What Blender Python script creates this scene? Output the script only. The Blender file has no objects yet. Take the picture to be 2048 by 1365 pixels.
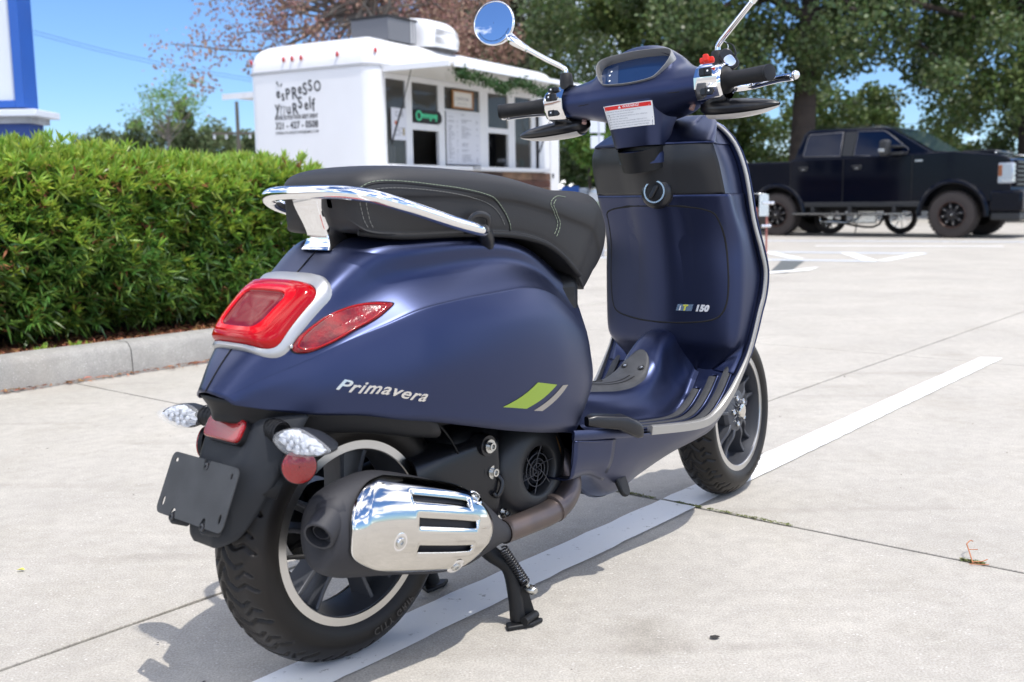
import bpy, bmesh, math, random
import numpy as np
from mathutils import Vector, Matrix, noise
from mathutils.bvhtree import BVHTree
random.seed(7); RNG = np.random.default_rng(7)
S = bpy.context.scene
R = math.radians

# ------------------------------------------------------------------ camera
CAM_H, CAM_P, CAM_R, CAM_F = .8129, .1371, .0146, 2100.06 / 2048 * 36
fwd = Vector((0, math.cos(CAM_P), -math.sin(CAM_P))); up0 = Vector((0, math.sin(CAM_P), math.cos(CAM_P))); rt0 = Vector((1, 0, 0))
rt = rt0 * math.cos(CAM_R) - up0 * math.sin(CAM_R); up = rt0 * math.sin(CAM_R) + up0 * math.cos(CAM_R)
cd = bpy.data.cameras.new('camera'); cam = bpy.data.objects.new('camera', cd); S.collection.objects.link(cam)
M = Matrix((rt, up, -fwd)).transposed().to_4x4(); M.translation = Vector((0, 0, CAM_H)); cam.matrix_world = M
cd.sensor_width = 36; cd.lens = CAM_F; cd.clip_end = 3000; cd.clip_start = .05
cd.dof.use_dof = True; cd.dof.focus_distance = 2.25; cd.dof.aperture_fstop = 5.2
S.camera = cam
S.view_settings.view_transform = 'Standard'; S.view_settings.look = 'None'
S.view_settings.exposure = 0.66; S.view_settings.gamma = 1; S.view_settings.use_curve_mapping = False

# ------------------------------------------------------------------ world and sun
sun_dir = Vector((.245, -.275, .93)).normalized()
W = bpy.data.worlds.new('World'); S.world = W; W.use_nodes = True
nt = W.node_tree; nt.nodes.clear()
def wn(t, **k):
    n = nt.nodes.new(t)
    for a, b in k.items(): setattr(n, a, b)
    return n
sky = wn('ShaderNodeTexSky', sky_type='NISHITA', sun_disc=False)
sky.sun_elevation = math.asin(sun_dir.z); sky.sun_rotation = math.atan2(sun_dir.x, sun_dir.y)
sky.air_density = 1.0; sky.dust_density = .15; sky.ozone_density = 2.0; sky.altitude = 10
bg = wn('ShaderNodeBackground'); bg.inputs['Strength'].default_value = .15
wo = wn('ShaderNodeOutputWorld')
tc = wn('ShaderNodeTexCoord'); mp = wn('ShaderNodeMapping'); mp.inputs['Scale'].default_value = (1, 1, 2.6)
ns = wn('ShaderNodeTexNoise'); ns.inputs['Scale'].default_value = 2.1; ns.inputs['Detail'].default_value = 8; ns.inputs['Roughness'].default_value = .58
rp = wn('ShaderNodeValToRGB'); rp.color_ramp.elements[0].position = .485; rp.color_ramp.elements[1].position = .61; mp.inputs['Location'].default_value = (28.2735, 22.1970, 27.6697)
mx = wn('ShaderNodeMix', data_type='RGBA'); ti = wn('ShaderNodeMix', data_type='RGBA', blend_type='MULTIPLY'); ti.inputs['Factor'].default_value = 1; ti.inputs['B'].default_value = (.40, .54, .76, 1)
nt.links.new(tc.outputs['Generated'], mp.inputs[0]); nt.links.new(mp.outputs[0], ns.inputs['Vector'])
nt.links.new(ns.outputs['Fac'], rp.inputs[0]); nt.links.new(rp.outputs['Color'], mx.inputs['Factor'])
nt.links.new(sky.outputs[0], ti.inputs['A']); nt.links.new(ti.outputs['Result'], mx.inputs['A']); mx.inputs['B'].default_value = (15, 14.8, 14.6, 1)
nt.links.new(mx.outputs['Result'], bg.inputs['Color']); nt.links.new(bg.outputs[0], wo.inputs[0])
sl = bpy.data.lights.new('sun', 'SUN'); sl.energy = 2.7; sl.angle = R(.53); sl.color = (1, .955, .89)
so = bpy.data.objects.new('sun', sl); S.collection.objects.link(so); so.rotation_euler = sun_dir.to_track_quat('Z', 'Y').to_euler()
so.location = (3, -3, 8)

# ------------------------------------------------------------------ materials
MATS = {}
def srgb(r, g, b):
    f = lambda c: (c / 255 / 12.92) if c / 255 <= .04045 else ((c / 255 + .055) / 1.055) ** 2.4
    return (f(r), f(g), f(b))
def mat(name, col, rough=.5, metal=0., coat=0., coat_r=.1, bump=0., bscale=200., var=0., vscale=8., trans=0., spec=.5, emis=None, alpha=1., col2=None, transl=0., island=0., sss=0, detail=4, ior=None, scratch=0):
    if name in MATS: return MATS[name]
    m = bpy.data.materials.new(name); m.use_nodes = True; MATS[name] = m
    t = m.node_tree; p = t.nodes['Principled BSDF']; L = t.links.new
    p.inputs['Base Color'].default_value = (*col, 1); p.inputs['Roughness'].default_value = rough; p.inputs['Metallic'].default_value = metal
    p.inputs['Coat Weight'].default_value = coat; p.inputs['Coat Roughness'].default_value = coat_r
    p.inputs['Transmission Weight'].default_value = trans; p.inputs['Specular IOR Level'].default_value = spec; p.inputs['Alpha'].default_value = alpha
    if ior: p.inputs['IOR'].default_value = ior
    if emis: p.inputs['Emission Color'].default_value = (*emis[0], 1); p.inputs['Emission Strength'].default_value = emis[1]
    tcn = t.nodes.new('ShaderNodeTexCoord')
    if var or col2:
        n = t.nodes.new('ShaderNodeTexNoise'); n.inputs['Scale'].default_value = vscale; n.inputs['Detail'].default_value = 6; L(tcn.outputs['Object'], n.inputs['Vector'])
        mxx = t.nodes.new('ShaderNodeMix'); mxx.data_type = 'RGBA'
        c2 = col2 if col2 else tuple(max(0, c * (1 - var)) for c in col)
        mxx.inputs['A'].default_value = (*col, 1); mxx.inputs['B'].default_value = (*c2, 1)
        r_ = t.nodes.new('ShaderNodeMapRange'); r_.inputs[1].default_value = .35; r_.inputs[2].default_value = .65
        L(n.outputs['Fac'], r_.inputs[0]); L(r_.outputs[0], mxx.inputs['Factor']); L(mxx.outputs['Result'], p.inputs['Base Color'])
        r2 = t.nodes.new('ShaderNodeMapRange'); r2.inputs[3].default_value = max(0, rough - .06); r2.inputs[4].default_value = min(1, rough + .06)
        L(n.outputs['Fac'], r2.inputs[0]); L(r2.outputs[0], p.inputs['Roughness'])
    if island:
        g = t.nodes.new('ShaderNodeNewGeometry'); hs = t.nodes.new('ShaderNodeHueSaturation'); hs.inputs['Color'].default_value = (*col, 1)
        a = t.nodes.new('ShaderNodeMapRange'); a.inputs[3].default_value = 1 - island; a.inputs[4].default_value = 1 + island
        L(g.outputs['Random Per Island'], a.inputs[0]); L(a.outputs[0], hs.inputs['Value'])
        w = t.nodes.new('ShaderNodeTexWhiteNoise'); w.noise_dimensions = '1D'; L(g.outputs['Random Per Island'], w.inputs['W'])
        b = t.nodes.new('ShaderNodeMapRange'); b.inputs[3].default_value = .5 - .035; b.inputs[4].default_value = .5 + .035
        L(w.outputs['Value'], b.inputs[0]); L(b.outputs[0], hs.inputs['Hue']); L(hs.outputs[0], p.inputs['Base Color'])
    if bump:
        n = t.nodes.new('ShaderNodeTexNoise'); n.inputs['Scale'].default_value = bscale; n.inputs['Detail'].default_value = detail; L(tcn.outputs['Object'], n.inputs['Vector'])
        bn = t.nodes.new('ShaderNodeBump'); bn.inputs['Strength'].default_value = bump; bn.inputs['Distance'].default_value = .001; L(n.outputs['Fac'], bn.inputs['Height']); L(bn.outputs[0], p.inputs['Normal'])
    if transl:
        tr = t.nodes.new('ShaderNodeBsdfTranslucent'); ms = t.nodes.new('ShaderNodeMixShader'); ms.inputs[0].default_value = transl
        src = [l.from_socket for l in t.links if l.to_socket == p.inputs['Base Color']]
        if src:
            bright = t.nodes.new('ShaderNodeHueSaturation'); bright.inputs['Value'].default_value = 1.5; L(src[0], bright.inputs['Color']); L(bright.outputs[0], tr.inputs['Color'])
        else: tr.inputs['Color'].default_value = (*[min(1, c * 1.5) for c in col], 1)
        o = t.nodes['Material Output']; L(p.outputs[0], ms.inputs[1]); L(tr.outputs[0], ms.inputs[2]); L(ms.outputs[0], o.inputs['Surface'])
    return m

# ------------------------------------------------------------------ mesh helpers
def smooth_angle(me, deg):
    n = len(me.polygons)
    me.polygons.foreach_set('use_smooth', [True] * n)
    if deg >= 180: return
    bm = bmesh.new(); bm.from_mesh(me); ca = R(deg)
    for e in bm.edges:
        if len(e.link_faces) == 2 and e.calc_face_angle(0) > ca: e.smooth = False
    bm.to_mesh(me); bm.free()
def mk(name, VF, m, parent=None, ang=35, bev=0, seg=2, solid=0, sub=0, soff=-1):
    V, F = VF
    me = bpy.data.meshes.new(name); me.from_pydata([tuple(map(float, v)) for v in V], [], [tuple(int(i) for i in f) for f in F]); me.update()
    if m: me.materials.append(m)
    if ang: smooth_angle(me, ang)
    o = bpy.data.objects.new(name, me); S.collection.objects.link(o)
    if parent: o.parent = parent
    if solid: md = o.modifiers.new('solid', 'SOLIDIFY'); md.thickness = solid; md.offset = soff
    if bev: md = o.modifiers.new('bevel', 'BEVEL'); md.width = bev; md.segments = seg; md.limit_method = 'ANGLE'; md.angle_limit = R(40)
    if sub: md = o.modifiers.new('sub', 'SUBSURF'); md.levels = sub; md.render_levels = sub
    return o
def big(name, V, F, m, parent=None, smooth=False, midx=None):   # fast numpy mesh, F is (n,k)
    me = bpy.data.meshes.new(name); n, k = F.shape
    me.vertices.add(len(V)); me.vertices.foreach_set('co', np.ascontiguousarray(V, dtype=np.float32).ravel())
    me.loops.add(n * k); me.loops.foreach_set('vertex_index', np.ascontiguousarray(F, dtype=np.int32).ravel())
    me.polygons.add(n); me.polygons.foreach_set('loop_start', np.arange(0, n * k, k, dtype=np.int32))
    try: me.polygons.foreach_set('loop_total', np.full(n, k, dtype=np.int32))
    except Exception: pass
    for mm in (m if isinstance(m, (list, tuple)) else [m]): me.materials.append(mm)
    if midx is not None: me.polygons.foreach_set('material_index', midx.astype(np.int32))
    me.update(calc_edges=True)
    if smooth: me.polygons.foreach_set('use_smooth', np.ones(n, dtype=bool))
    o = bpy.data.objects.new(name, me); S.collection.objects.link(o)
    if parent: o.parent = parent
    return o
def cat(*L):
    V = []; F = []
    for v, f in L:
        b = len(V); V += [tuple(p) for p in v]; F += [tuple(i + b for i in q) for q in f]
    return V, F
def empty(name, loc=(0, 0, 0), rz=0, **k):
    o = bpy.data.objects.new(name, None); S.collection.objects.link(o); o.location = loc; o.rotation_euler = (0, 0, rz); o.empty_display_size = .1
    tag(o, **k); return o
def tag(o, label=None, cat_=None, group=None, kind=None):
    if label: o['label'] = label
    if cat_: o['category'] = cat_
    if group: o['group'] = group
    if kind: o['kind'] = kind
    return o
def dup(o, parent=None):
    c = o.copy(); S.collection.objects.link(c); c.parent = parent
    for ch in list(o.children): dup(ch, c)
    return c
def box(x0, x1, y0, y1, z0, z1):
    V = [(x, y, z) for z in (z0, z1) for y in (y0, y1) for x in (x0, x1)]
    return V, [(0, 2, 3, 1), (4, 5, 7, 6), (0, 1, 5, 4), (2, 6, 7, 3), (0, 4, 6, 2), (1, 3, 7, 5)]
def frame(n, hint=(0, 0, 1)):
    n = Vector(n).normalized(); h = Vector(hint)
    if abs(n.dot(h)) > .99: h = Vector((1, 0, 0))
    u = h.cross(n).normalized(); v = n.cross(u); return u, v, n
def prism(poly, o, u, v, n, d):       # polygon in (u,v) at origin o pushed d along n
    o, u, v, n = map(Vector, (o, u, v, n)); k = len(poly)
    A = [o + u * a + v * b for a, b in poly]; B = [p + n * d for p in A]
    return [tuple(p) for p in A + B], [tuple(range(k))[::-1], tuple(range(k, 2 * k))] + [(i, (i + 1) % k, k + (i + 1) % k, k + i) for i in range(k)]
def rrect(w, h, r, n=5, cx=0, cy=0):
    P = []
    for sx, sy, a0 in ((1, 1, 0), (-1, 1, 90), (-1, -1, 180), (1, -1, 270)):
        for i in range(n + 1):
            a = R(a0 + 90 * i / n); P.append((cx + sx * (w / 2 - r) + r * math.cos(a), cy + sy * (h / 2 - r) + r * math.sin(a)))
    return P
def cr(P, n, closed=False):
    P = np.asarray(P, float); k = len(P)
    if closed: Q = np.concatenate([P[-1:], P, P[:2]]); segs = k
    else: Q = np.concatenate([2 * P[:1] - P[1:2], P, 2 * P[-1:] - P[-2:-1]]); segs = k - 1
    out = []
    t = np.arange(n) / n
    for i in range(segs):
        p0, p1, p2, p3 = Q[i:i + 4]
        for s in t: out.append(.5 * ((2 * p1) + (-p0 + p2) * s + (2 * p0 - 5 * p1 + 4 * p2 - p3) * s * s + (-p0 + 3 * p1 - 3 * p2 + p3) * s ** 3))
    if not closed: out.append(P[-1])
    return np.array(out)
def grid(G, ca=False, cb=False, flip=False):
    G = np.asarray(G); a, b = G.shape[:2]; F = []
    for i in range(a if ca else a - 1):
        for j in range(b if cb else b - 1):
            q = (i * b + j, i * b + (j + 1) % b, ((i + 1) % a) * b + (j + 1) % b, ((i + 1) % a) * b + j)
            F.append(q[::-1] if flip else q)
    return G.reshape(-1, 3), F
def surf(ctrl, na=4, nb=4, ca=False, cb=False, flip=False):
    G = cr(ctrl, na, ca); G = np.swapaxes(cr(np.swapaxes(G, 0, 1), nb, cb), 0, 1)
    return grid(G, ca, cb, flip)
def surfG(ctrl, na=4, nb=4, ca=False, cb=False):
    G = cr(ctrl, na, ca); return np.swapaxes(cr(np.swapaxes(G, 0, 1), nb, cb), 0, 1)
def mirY(VF):
    V, F = VF; return [(p[0], -p[1], p[2]) for p in V], [tuple(f)[::-1] for f in F]
def tube(P, r, seg=12, n=6, closed=False, caps=True, sx=1., sy=1., hint=None):
    P = cr(P, n, closed) if n > 1 else np.asarray(P, float)
    k = len(P); rr = np.interp(np.linspace(0, 1, k), np.linspace(0, 1, len(r)), r) if hasattr(r, '__len__') else np.full(k, r)
    T = np.gradient(P, axis=0) if not closed else np.roll(P, -1, 0) - np.roll(P, 1, 0)
    T /= np.linalg.norm(T, axis=1)[:, None] + 1e-12
    u = Vector(hint) if hint else Vector((0, 0, 1)); rows = []
    if abs(u.dot(Vector(T[0]))) > .95: u = Vector((0, 1, 0))
    for i in range(k):
        t = Vector(T[i])
        if hint: u = Vector(hint)
        u = (u - t * u.dot(t)).normalized(); w = t.cross(u)
        rows.append([tuple(Vector(P[i]) + u * (math.cos(2 * math.pi * j / seg) * rr[i] * sx) + w * (math.sin(2 * math.pi * j / seg) * rr[i] * sy)) for j in range(seg)])
    V, F = grid(rows, closed, True); V = [tuple(v) for v in V]
    if caps and not closed: F = F + [tuple(range(seg)), tuple(range(len(V) - seg, len(V)))[::-1]]
    return V, F
def lathe(prof, o, ax, seg=48, cap0=False, cap1=False):   # prof (r, h)
    u, v, n = frame(ax); o = Vector(o)
    rows = [[tuple(o + n * h + (u * math.cos(2 * math.pi * j / seg) + v * math.sin(2 * math.pi * j / seg)) * r) for j in range(seg)] for r, h in prof]
    V, F = grid(rows, False, True); V = [tuple(p) for p in V]; F = list(F)
    if cap0: F.append(tuple(range(seg))[::-1])
    if cap1: F.append(tuple(range(len(V) - seg, len(V))))
    return V, F
def cyl(a, b, r, seg=20, r2=None):
    a = Vector(a); b = Vector(b); L = (b - a).length
    return lathe([(r, 0), (r if r2 is None else r2, L)], a, b - a, seg, True, True)
def ball(c, r, seg=16, sx=1, sy=1, sz=1):
    prof = [(math.sin(math.pi * i / (seg // 2)), -math.cos(math.pi * i / (seg // 2))) for i in range(seg // 2 + 1)]
    V, F = lathe([(max(a, 1e-4), b) for a, b in prof], (0, 0, 0), (0, 0, 1), seg)
    return [(c[0] + x * r * sx, c[1] + y * r * sy, c[2] + z * r * sz) for x, y, z in V], F
def text_vf(s, size=1., extrude=0., shear=0., bold=0., align='LEFT', spacing=1., res=3):
    cu = bpy.data.curves.new('t', 'FONT'); cu.body = s; cu.size = size; cu.extrude = extrude; cu.shear = shear; cu.offset = bold; cu.align_x = align; cu.space_character = spacing; cu.resolution_u = res
    ob = bpy.data.objects.new('t', cu); S.collection.objects.link(ob)
    dg = bpy.context.evaluated_depsgraph_get(); me = ob.evaluated_get(dg).to_mesh()
    V = [tuple(v.co) for v in me.vertices]; F = [tuple(p.vertices) for p in me.polygons]
    ob.evaluated_get(dg).to_mesh_clear(); bpy.data.objects.remove(ob); bpy.data.curves.remove(cu)
    return V, F
def place(VF, o, u, v, n=None):
    o, u, v = Vector(o), Vector(u), Vector(v); n = Vector(n) if n else u.cross(v).normalized()
    return [tuple(o + u * a + v * b + n * c) for a, b, c in VF[0]], VF[1]
# ------------------------------------------------------------------ palette
M_blue = mat('satin_midnight_blue_paint', (.022, .033, .092), rough=.355, metal=.90, spec=.6, bump=.02, bscale=900, coat=.5, coat_r=.38)
M_seam = mat('panel_gap_black', (.004, .004, .005), rough=.8)
M_satin = mat('satin_silver_trim', (.36, .35, .33), rough=.36, metal=.6)
M_chrome = mat('chrome', (.86, .86, .87), rough=.035, metal=1.)
M_chrome2 = mat('chrome_slightly_hazed', (.66, .64, .60), rough=.07, metal=1., bump=.012, bscale=60)
M_rubber = mat('black_rubber', (.013, .013, .014), spec=.3, rough=.55, bump=.15, bscale=600)
M_mat = mat('grey_ribbed_rubber_mat', (.055, .057, .062), rough=.6, bump=.1, bscale=500, var=.3, vscale=30)
M_tyre = mat('tyre_rubber', (.0085, .0078, .0075), spec=.3, rough=.46, bump=.12, bscale=700, col2=(.014, .0115, .010), vscale=9)
M_black = mat('matt_black_plastic', (.009, .0095, .011), spec=.3, rough=.48, bump=.12, bscale=1200)
M_blackg = mat('dark_satin_plastic', (.012, .012, .014), rough=.3, bump=.03, bscale=800)
M_flap = mat('charcoal_grained_plastic', (.016, .018, .022), spec=.3, rough=.50, bump=.2, bscale=1500, var=.12, vscale=20)
M_wheel = mat('graphite_wheel_paint', (.070, .074, .086), rough=.42, metal=.5)
M_rim = mat('machined_rim_edge', (.62, .61, .59), rough=.30, metal=1.)
M_seat = mat('seat_vinyl', (.016, .016, .0175), rough=.56, bump=.35, bscale=420, spec=.45)
M_seatside = mat('seat_side_vinyl', (.010, .010, .011), spec=.3, rough=.55, bump=.3, bscale=500)
M_thread = mat('pale_green_thread', (.26, .31, .22), rough=.8)
M_threadg = mat('grey_thread', (.18, .18, .17), rough=.8)
M_muff = mat('matt_grey_exhaust_coating', (.030, .030, .035), rough=.62, metal=.25, bump=.15, bscale=700)
M_pipe = mat('heat_stained_steel_pipe', (.115, .098, .098), rough=.40, metal=.8, col2=(.165, .128, .115), vscale=12)
M_bolt = mat('zinc_bolt', (.6, .6, .58), rough=.25, metal=1., bump=.1, bscale=300)
M_redlens = mat('red_lens', (.36, .0010, .003), rough=.10, coat=.12, coat_r=.02, spec=.3)
M_reddeep = mat('dark_red_lens', (.15, .0008, .002), rough=.10, spec=.2)
M_redmid = mat('mid_red_lens', (.27, .0012, .004), rough=.14, coat=.3, coat_r=.02, bump=.3, bscale=260, col2=(.12, .0008, .003), vscale=60)
M_redrefl = mat('red_reflector', (.30, .003, .005), rough=.18, coat=1., coat_r=.03, bump=1., bscale=420)
M_clear = mat('clear_lens_facets', (.60, .62, .66), rough=.3, metal=.25, bump=1., bscale=150, detail=1)
M_lime = mat('lime_decal', srgb(128, 150, 52), rough=.4)
M_greydec = mat('grey_decal', srgb(150, 145, 138), rough=.42, metal=.4)
M_white = mat('label_white', (.80, .80, .80), rough=.45)
M_red = mat('label_red', (.72, .02, .015), rough=.4)
M_ink = mat('label_ink_grey', (.32, .33, .35), rough=.6)
M_screen = mat('instrument_screen', (.012, .03, .085), rough=.10, spec=.6)
M_screen2 = mat('instrument_screen_lighter', (.045, .065, .12), rough=.12)
M_redsw = mat('red_switch', (.75, .03, .012), rough=.35)
M_copper = mat('pinkish_fitting', (.45, .28, .25), rough=.4, metal=.4)
M_mirror = mat('mirror_glass', (.86, .88, .92), rough=.01, metal=1.)
# ------------------------------------------------------------------ ground, slabs, kerb, paint
A1 = R(50.3); E1 = Vector((math.cos(A1), math.sin(A1), 0)); E2 = Vector((E1.y, -E1.x, 0)); A0 = Vector((-.909, 1.753, 0)); J0 = Vector((.288, 2.815, 0))
ORG = A0 + E1 * (J0 - A0).dot(E1)          # joint crossing: s = 0 along E1, o = 0 across E2
def lot(s, o, z=0): return tuple(ORG + E1 * s + E2 * o + Vector((0, 0, z)))
def conc(name, base, dark, seed, sc=1.):
    m = bpy.data.materials.new(name); m.use_nodes = True; t = m.node_tree; p = t.nodes['Principled BSDF']; L = t.links.new
    g = t.nodes.new('ShaderNodeTexCoord').outputs['Object']
    def nz(s, d, r=.5, ty='FBM'):
        n = t.nodes.new('ShaderNodeTexNoise'); n.inputs['Scale'].default_value = s; n.inputs['Detail'].default_value = d; n.inputs['Roughness'].default_value = r; L(g, n.inputs['Vector']); return n.outputs['Fac']
    def rmp(src, a, b, c0=(0, 0, 0, 1), c1=(1, 1, 1, 1)):
        n = t.nodes.new('ShaderNodeValToRGB'); n.color_ramp.elements[0].position = a; n.color_ramp.elements[1].position = b; n.color_ramp.elements[0].color = c0; n.color_ramp.elements[1].color = c1; L(src, n.inputs[0]); return n.outputs['Color']
    def mixc(f, a, b, bt='MIX'):
        n = t.nodes.new('ShaderNodeMix'); n.data_type = 'RGBA'; n.blend_type = bt
        for k, v in (('Factor', f), ('A', a), ('B', b)):
            if hasattr(v, 'links') or hasattr(v, 'is_output'): L(v, n.inputs[k])
            elif k == 'Factor': n.inputs[k].default_value = v
            else: n.inputs[k].default_value = (*v, 1)
        return n.outputs['Result']
    big_ = rmp(nz(1.3 * sc, 6, .6), .35, .68)
    c = mixc(big_, base, dark)
    mid = rmp(nz(22, 5, .65), .38, .66); c = mixc(mid, c, tuple(x * .80 for x in dark))
    n = t.nodes.new('ShaderNodeMix'); n.data_type = 'RGBA'; n.inputs['Factor'].default_value = .45; L(c, n.inputs['B']); L(mixc(big_, base, dark), n.inputs['A']); c = n.outputs['Result']
    # pale worn aggregate flecks
    mpn = t.nodes.new('ShaderNodeMapping'); L(g, mpn.inputs[0]); mpn.inputs['Rotation'].default_value = (0, 0, .5); mpn.inputs['Scale'].default_value = (1, 2.0, 1)
    vo = t.nodes.new('ShaderNodeTexVoronoi'); vo.inputs['Scale'].default_value = 68; vo.inputs['Randomness'].default_value = 1; L(mpn.outputs[0], vo.inputs['Vector'])
    fl = rmp(vo.outputs['Distance'], .10, .22, (1, 1, 1, 1), (0, 0, 0, 1)); gate = rmp(nz(16, 4, .7), .46, .60)
    mm = t.nodes.new('ShaderNodeMath'); mm.operation = 'MULTIPLY'; L(fl, mm.inputs[0]); L(gate, mm.inputs[1])
    m2 = t.nodes.new('ShaderNodeMath'); m2.operation = 'MULTIPLY'; m2.inputs[1].default_value = .75; L(mm.outputs[0], m2.inputs[0])
    c = mixc(m2.outputs[0], c, (.80, .78, .75))
    fine = rmp(nz(240, 4, .75), .32, .70, (.64, .64, .64, 1), (1.20, 1.20, 1.20, 1)); c = mixc(1., c, fine, 'MULTIPLY')
    st = rmp(nz(.8, 4, .55), .62, .80); c = mixc(st, c, (.34, .31, .265)); wv = rmp(nz(3.4, 7, .72), .48, .66, (1, 1, 1, 1), (.93, .925, .91, 1)); c = mixc(1., c, wv, 'MULTIPLY')
    pk = t.nodes.new('ShaderNodeTexVoronoi'); pk.inputs['Scale'].default_value = 9; L(g, pk.inputs['Vector'])
    pit = rmp(pk.outputs['Distance'], .012, .022, (1, 1, 1, 1), (0, 0, 0, 1)); c = mixc(pit, c, (.10, .09, .08))
    dv = t.nodes.new('ShaderNodeTexVoronoi'); dv.inputs['Scale'].default_value = 1.35; wn_ = t.nodes.new('ShaderNodeTexNoise'); wn_.inputs['Scale'].default_value = 7; wn_.inputs['Detail'].default_value = 5; L(g, wn_.inputs['Vector'])
    av = t.nodes.new('ShaderNodeMix'); av.data_type = 'RGBA'; av.inputs['Factor'].default_value = .12; L(g, av.inputs['A']); L(wn_.outputs['Color'], av.inputs['B']); L(av.outputs['Result'], dv.inputs['Vector'])
    oil = rmp(dv.outputs['Distance'], .03, .13, (.80, .79, .77, 1), (1, 1, 1, 1)); c = mixc(1., c, oil, 'MULTIPLY')
    wv2 = t.nodes.new('ShaderNodeTexNoise'); wv2.inputs['Scale'].default_value = 2.2; wv2.inputs['Detail'].default_value = 6; m3 = t.nodes.new('ShaderNodeMapping'); m3.inputs['Rotation'].default_value = (0, 0, -.88); m3.inputs['Scale'].default_value = (.35, 3.0, 1); L(g, m3.inputs[0]); L(m3.outputs[0], wv2.inputs['Vector'])
    tyr = rmp(wv2.outputs['Fac'], .60, .72, (1, 1, 1, 1), (.88, .875, .87, 1)); c = mixc(1., c, tyr, 'MULTIPLY')
    L(c, p.inputs['Base Color']); p.inputs['Roughness'].default_value = .85; p.inputs['Specular IOR Level'].default_value = .3
    bn = t.nodes.new('ShaderNodeBump'); bn.inputs['Strength'].default_value = .5; bn.inputs['Distance'].default_value = .002; L(nz(260, 6, .7), bn.inputs['Height']); L(bn.outputs[0], p.inputs['Normal'])
    return m
M_conc = conc('parking_concrete', (.500, .470, .420), (.415, .390, .350), 1)
M_kerb = conc('kerb_concrete', (.40, .385, .355), (.30, .29, .27), 2, 2.5)
M_soil = mat('joint_dirt', (.035, .032, .028), rough=1, bump=.5, bscale=200)
g = mk('ground', ([(-600, -600, -.014), (600, -600, -.014), (600, 900, -.014), (-600, 900, -.014)], [(0, 1, 2, 3)]), mat('distant_ground', (.34, .33, .31), rough=.95, var=.25, vscale=.05), ang=0)
tag(g, kind='structure')
lotE = empty('parking_lot', kind='structure')
srow = [-9.1, -6.0, -2.95, 0, 2.857, 6.02, 9.1, 12.2, 15.3, 18.4, 21.5, 24.6, 27.7]
ocol = [-2.72, 0, 3.05, 6.1, 9.15, 12.2, 15.3, 18.4, 21.5]
slab_m = None
gp = .0055
def wob(P, amp=.0012):
    return [(p[0] + (random.random() - .5) * 2 * amp, p[1] + (random.random() - .5) * 2 * amp, p[2]) for p in P]
def slab(s0, s1, o0, o1):
    near = s0 < 7 and o0 < 4
    k = 60 if near else 1
    P = []
    for a, b in (((s0 + gp, o0 + gp), (s1 - gp, o0 + gp)), ((s1 - gp, o0 + gp), (s1 - gp, o1 - gp)), ((s1 - gp, o1 - gp), (s0 + gp, o1 - gp)), ((s0 + gp, o1 - gp), (s0 + gp, o0 + gp))):
        for i in range(k):
            f = i / k; P.append(lot(a[0] + (b[0] - a[0]) * f, a[1] + (b[1] - a[1]) * f))
    if near: P = wob(P)
    n = len(P); B = [(p[0], p[1], -.02) for p in P]
    F = [tuple(range(n))[::-1]] + [(i, (i + 1) % n, n + (i + 1) % n, n + i) for i in range(n)]
    return mk('concrete_slab', (P + B, F), M_conc, lotE, ang=30, bev=.002 if near else 0)
for i in range(len(srow) - 1):
    for j in range(len(ocol) - 1): slab(srow[i], srow[i + 1], ocol[j], ocol[j + 1])
for i in range(len(srow) - 1):   # beyond the kerb line end, behind the planting bed
    if srow[i] > 6: slab(srow[i], srow[i + 1], -6.2, -2.72); slab(srow[i], srow[i + 1], -12, -6.2)
dj = [tag(mk('joint_dirt', box(0, 1, 0, 1, 0, 1), M_soil, lotE), None)]
bpy.data.objects.remove(dj[0])
# painted line
wl0, wl1 = Vector((-.446, 1.691, 0)), Vector((2.281, 5.051, 0)); wr0, wr1 = Vector((.194, 2.308, 0)), Vector((2.369, 5.011, 0))
dL = (wl1 - wl0).normalized(); dR = (wr1 - wr0).normalized()
def paint_mat(name, col, wear):
    m = mat(name, col, rough=.62, bump=.35, bscale=260)
    t = m.node_tree; p = t.nodes['Principled BSDF']; L = t.links.new; tcn = t.nodes.new('ShaderNodeTexCoord')
    n = t.nodes.new('ShaderNodeTexNoise'); n.inputs['Scale'].default_value = 38; n.inputs['Detail'].default_value = 8; n.inputs['Roughness'].default_value = .75; L(tcn.outputs['Object'], n.inputs['Vector'])
    r_ = t.nodes.new('ShaderNodeValToRGB'); r_.color_ramp.elements[0].position = wear; r_.color_ramp.elements[1].position = wear + .04; L(n.outputs['Fac'], r_.inputs[0])
    mm = t.nodes.new('ShaderNodeMix'); mm.data_type = 'RGBA'; mm.inputs['A'].default_value = (*col, 1); mm.inputs['B'].default_value = (.40, .39, .37, 1); L(r_.outputs['Color'], mm.inputs['Factor']); L(mm.outputs['Result'], p.inputs['Base Color'])
    return m
M_paint = paint_mat('white_road_paint', (.80, .80, .79), .61)
M_paintb = paint_mat('blue_white_road_paint', (.62, .70, .82), .66)
def stripe(name, L0, L1, R0, R1, m, n=60, z=.0035, w=.0024, parent=None):
    P = []
    for a, b in ((L0, L1), (R1, R0)):
        for i in range(n + 1):
            q = a.lerp(b, i / n); P.append((q.x + random.uniform(-w, w), q.y + random.uniform(-w, w), z))
    P.pop()
    P.append((R0.x, R0.y, z))
    return mk(name, (P, [tuple(range(len(P)))[::-1]]), m, parent, ang=0)
def on_s(p, d, s): return p + d * ((s - (p - ORG).dot(E1)) / d.dot(E1))
line = tag(empty('painted_line'), kind='structure')
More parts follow.
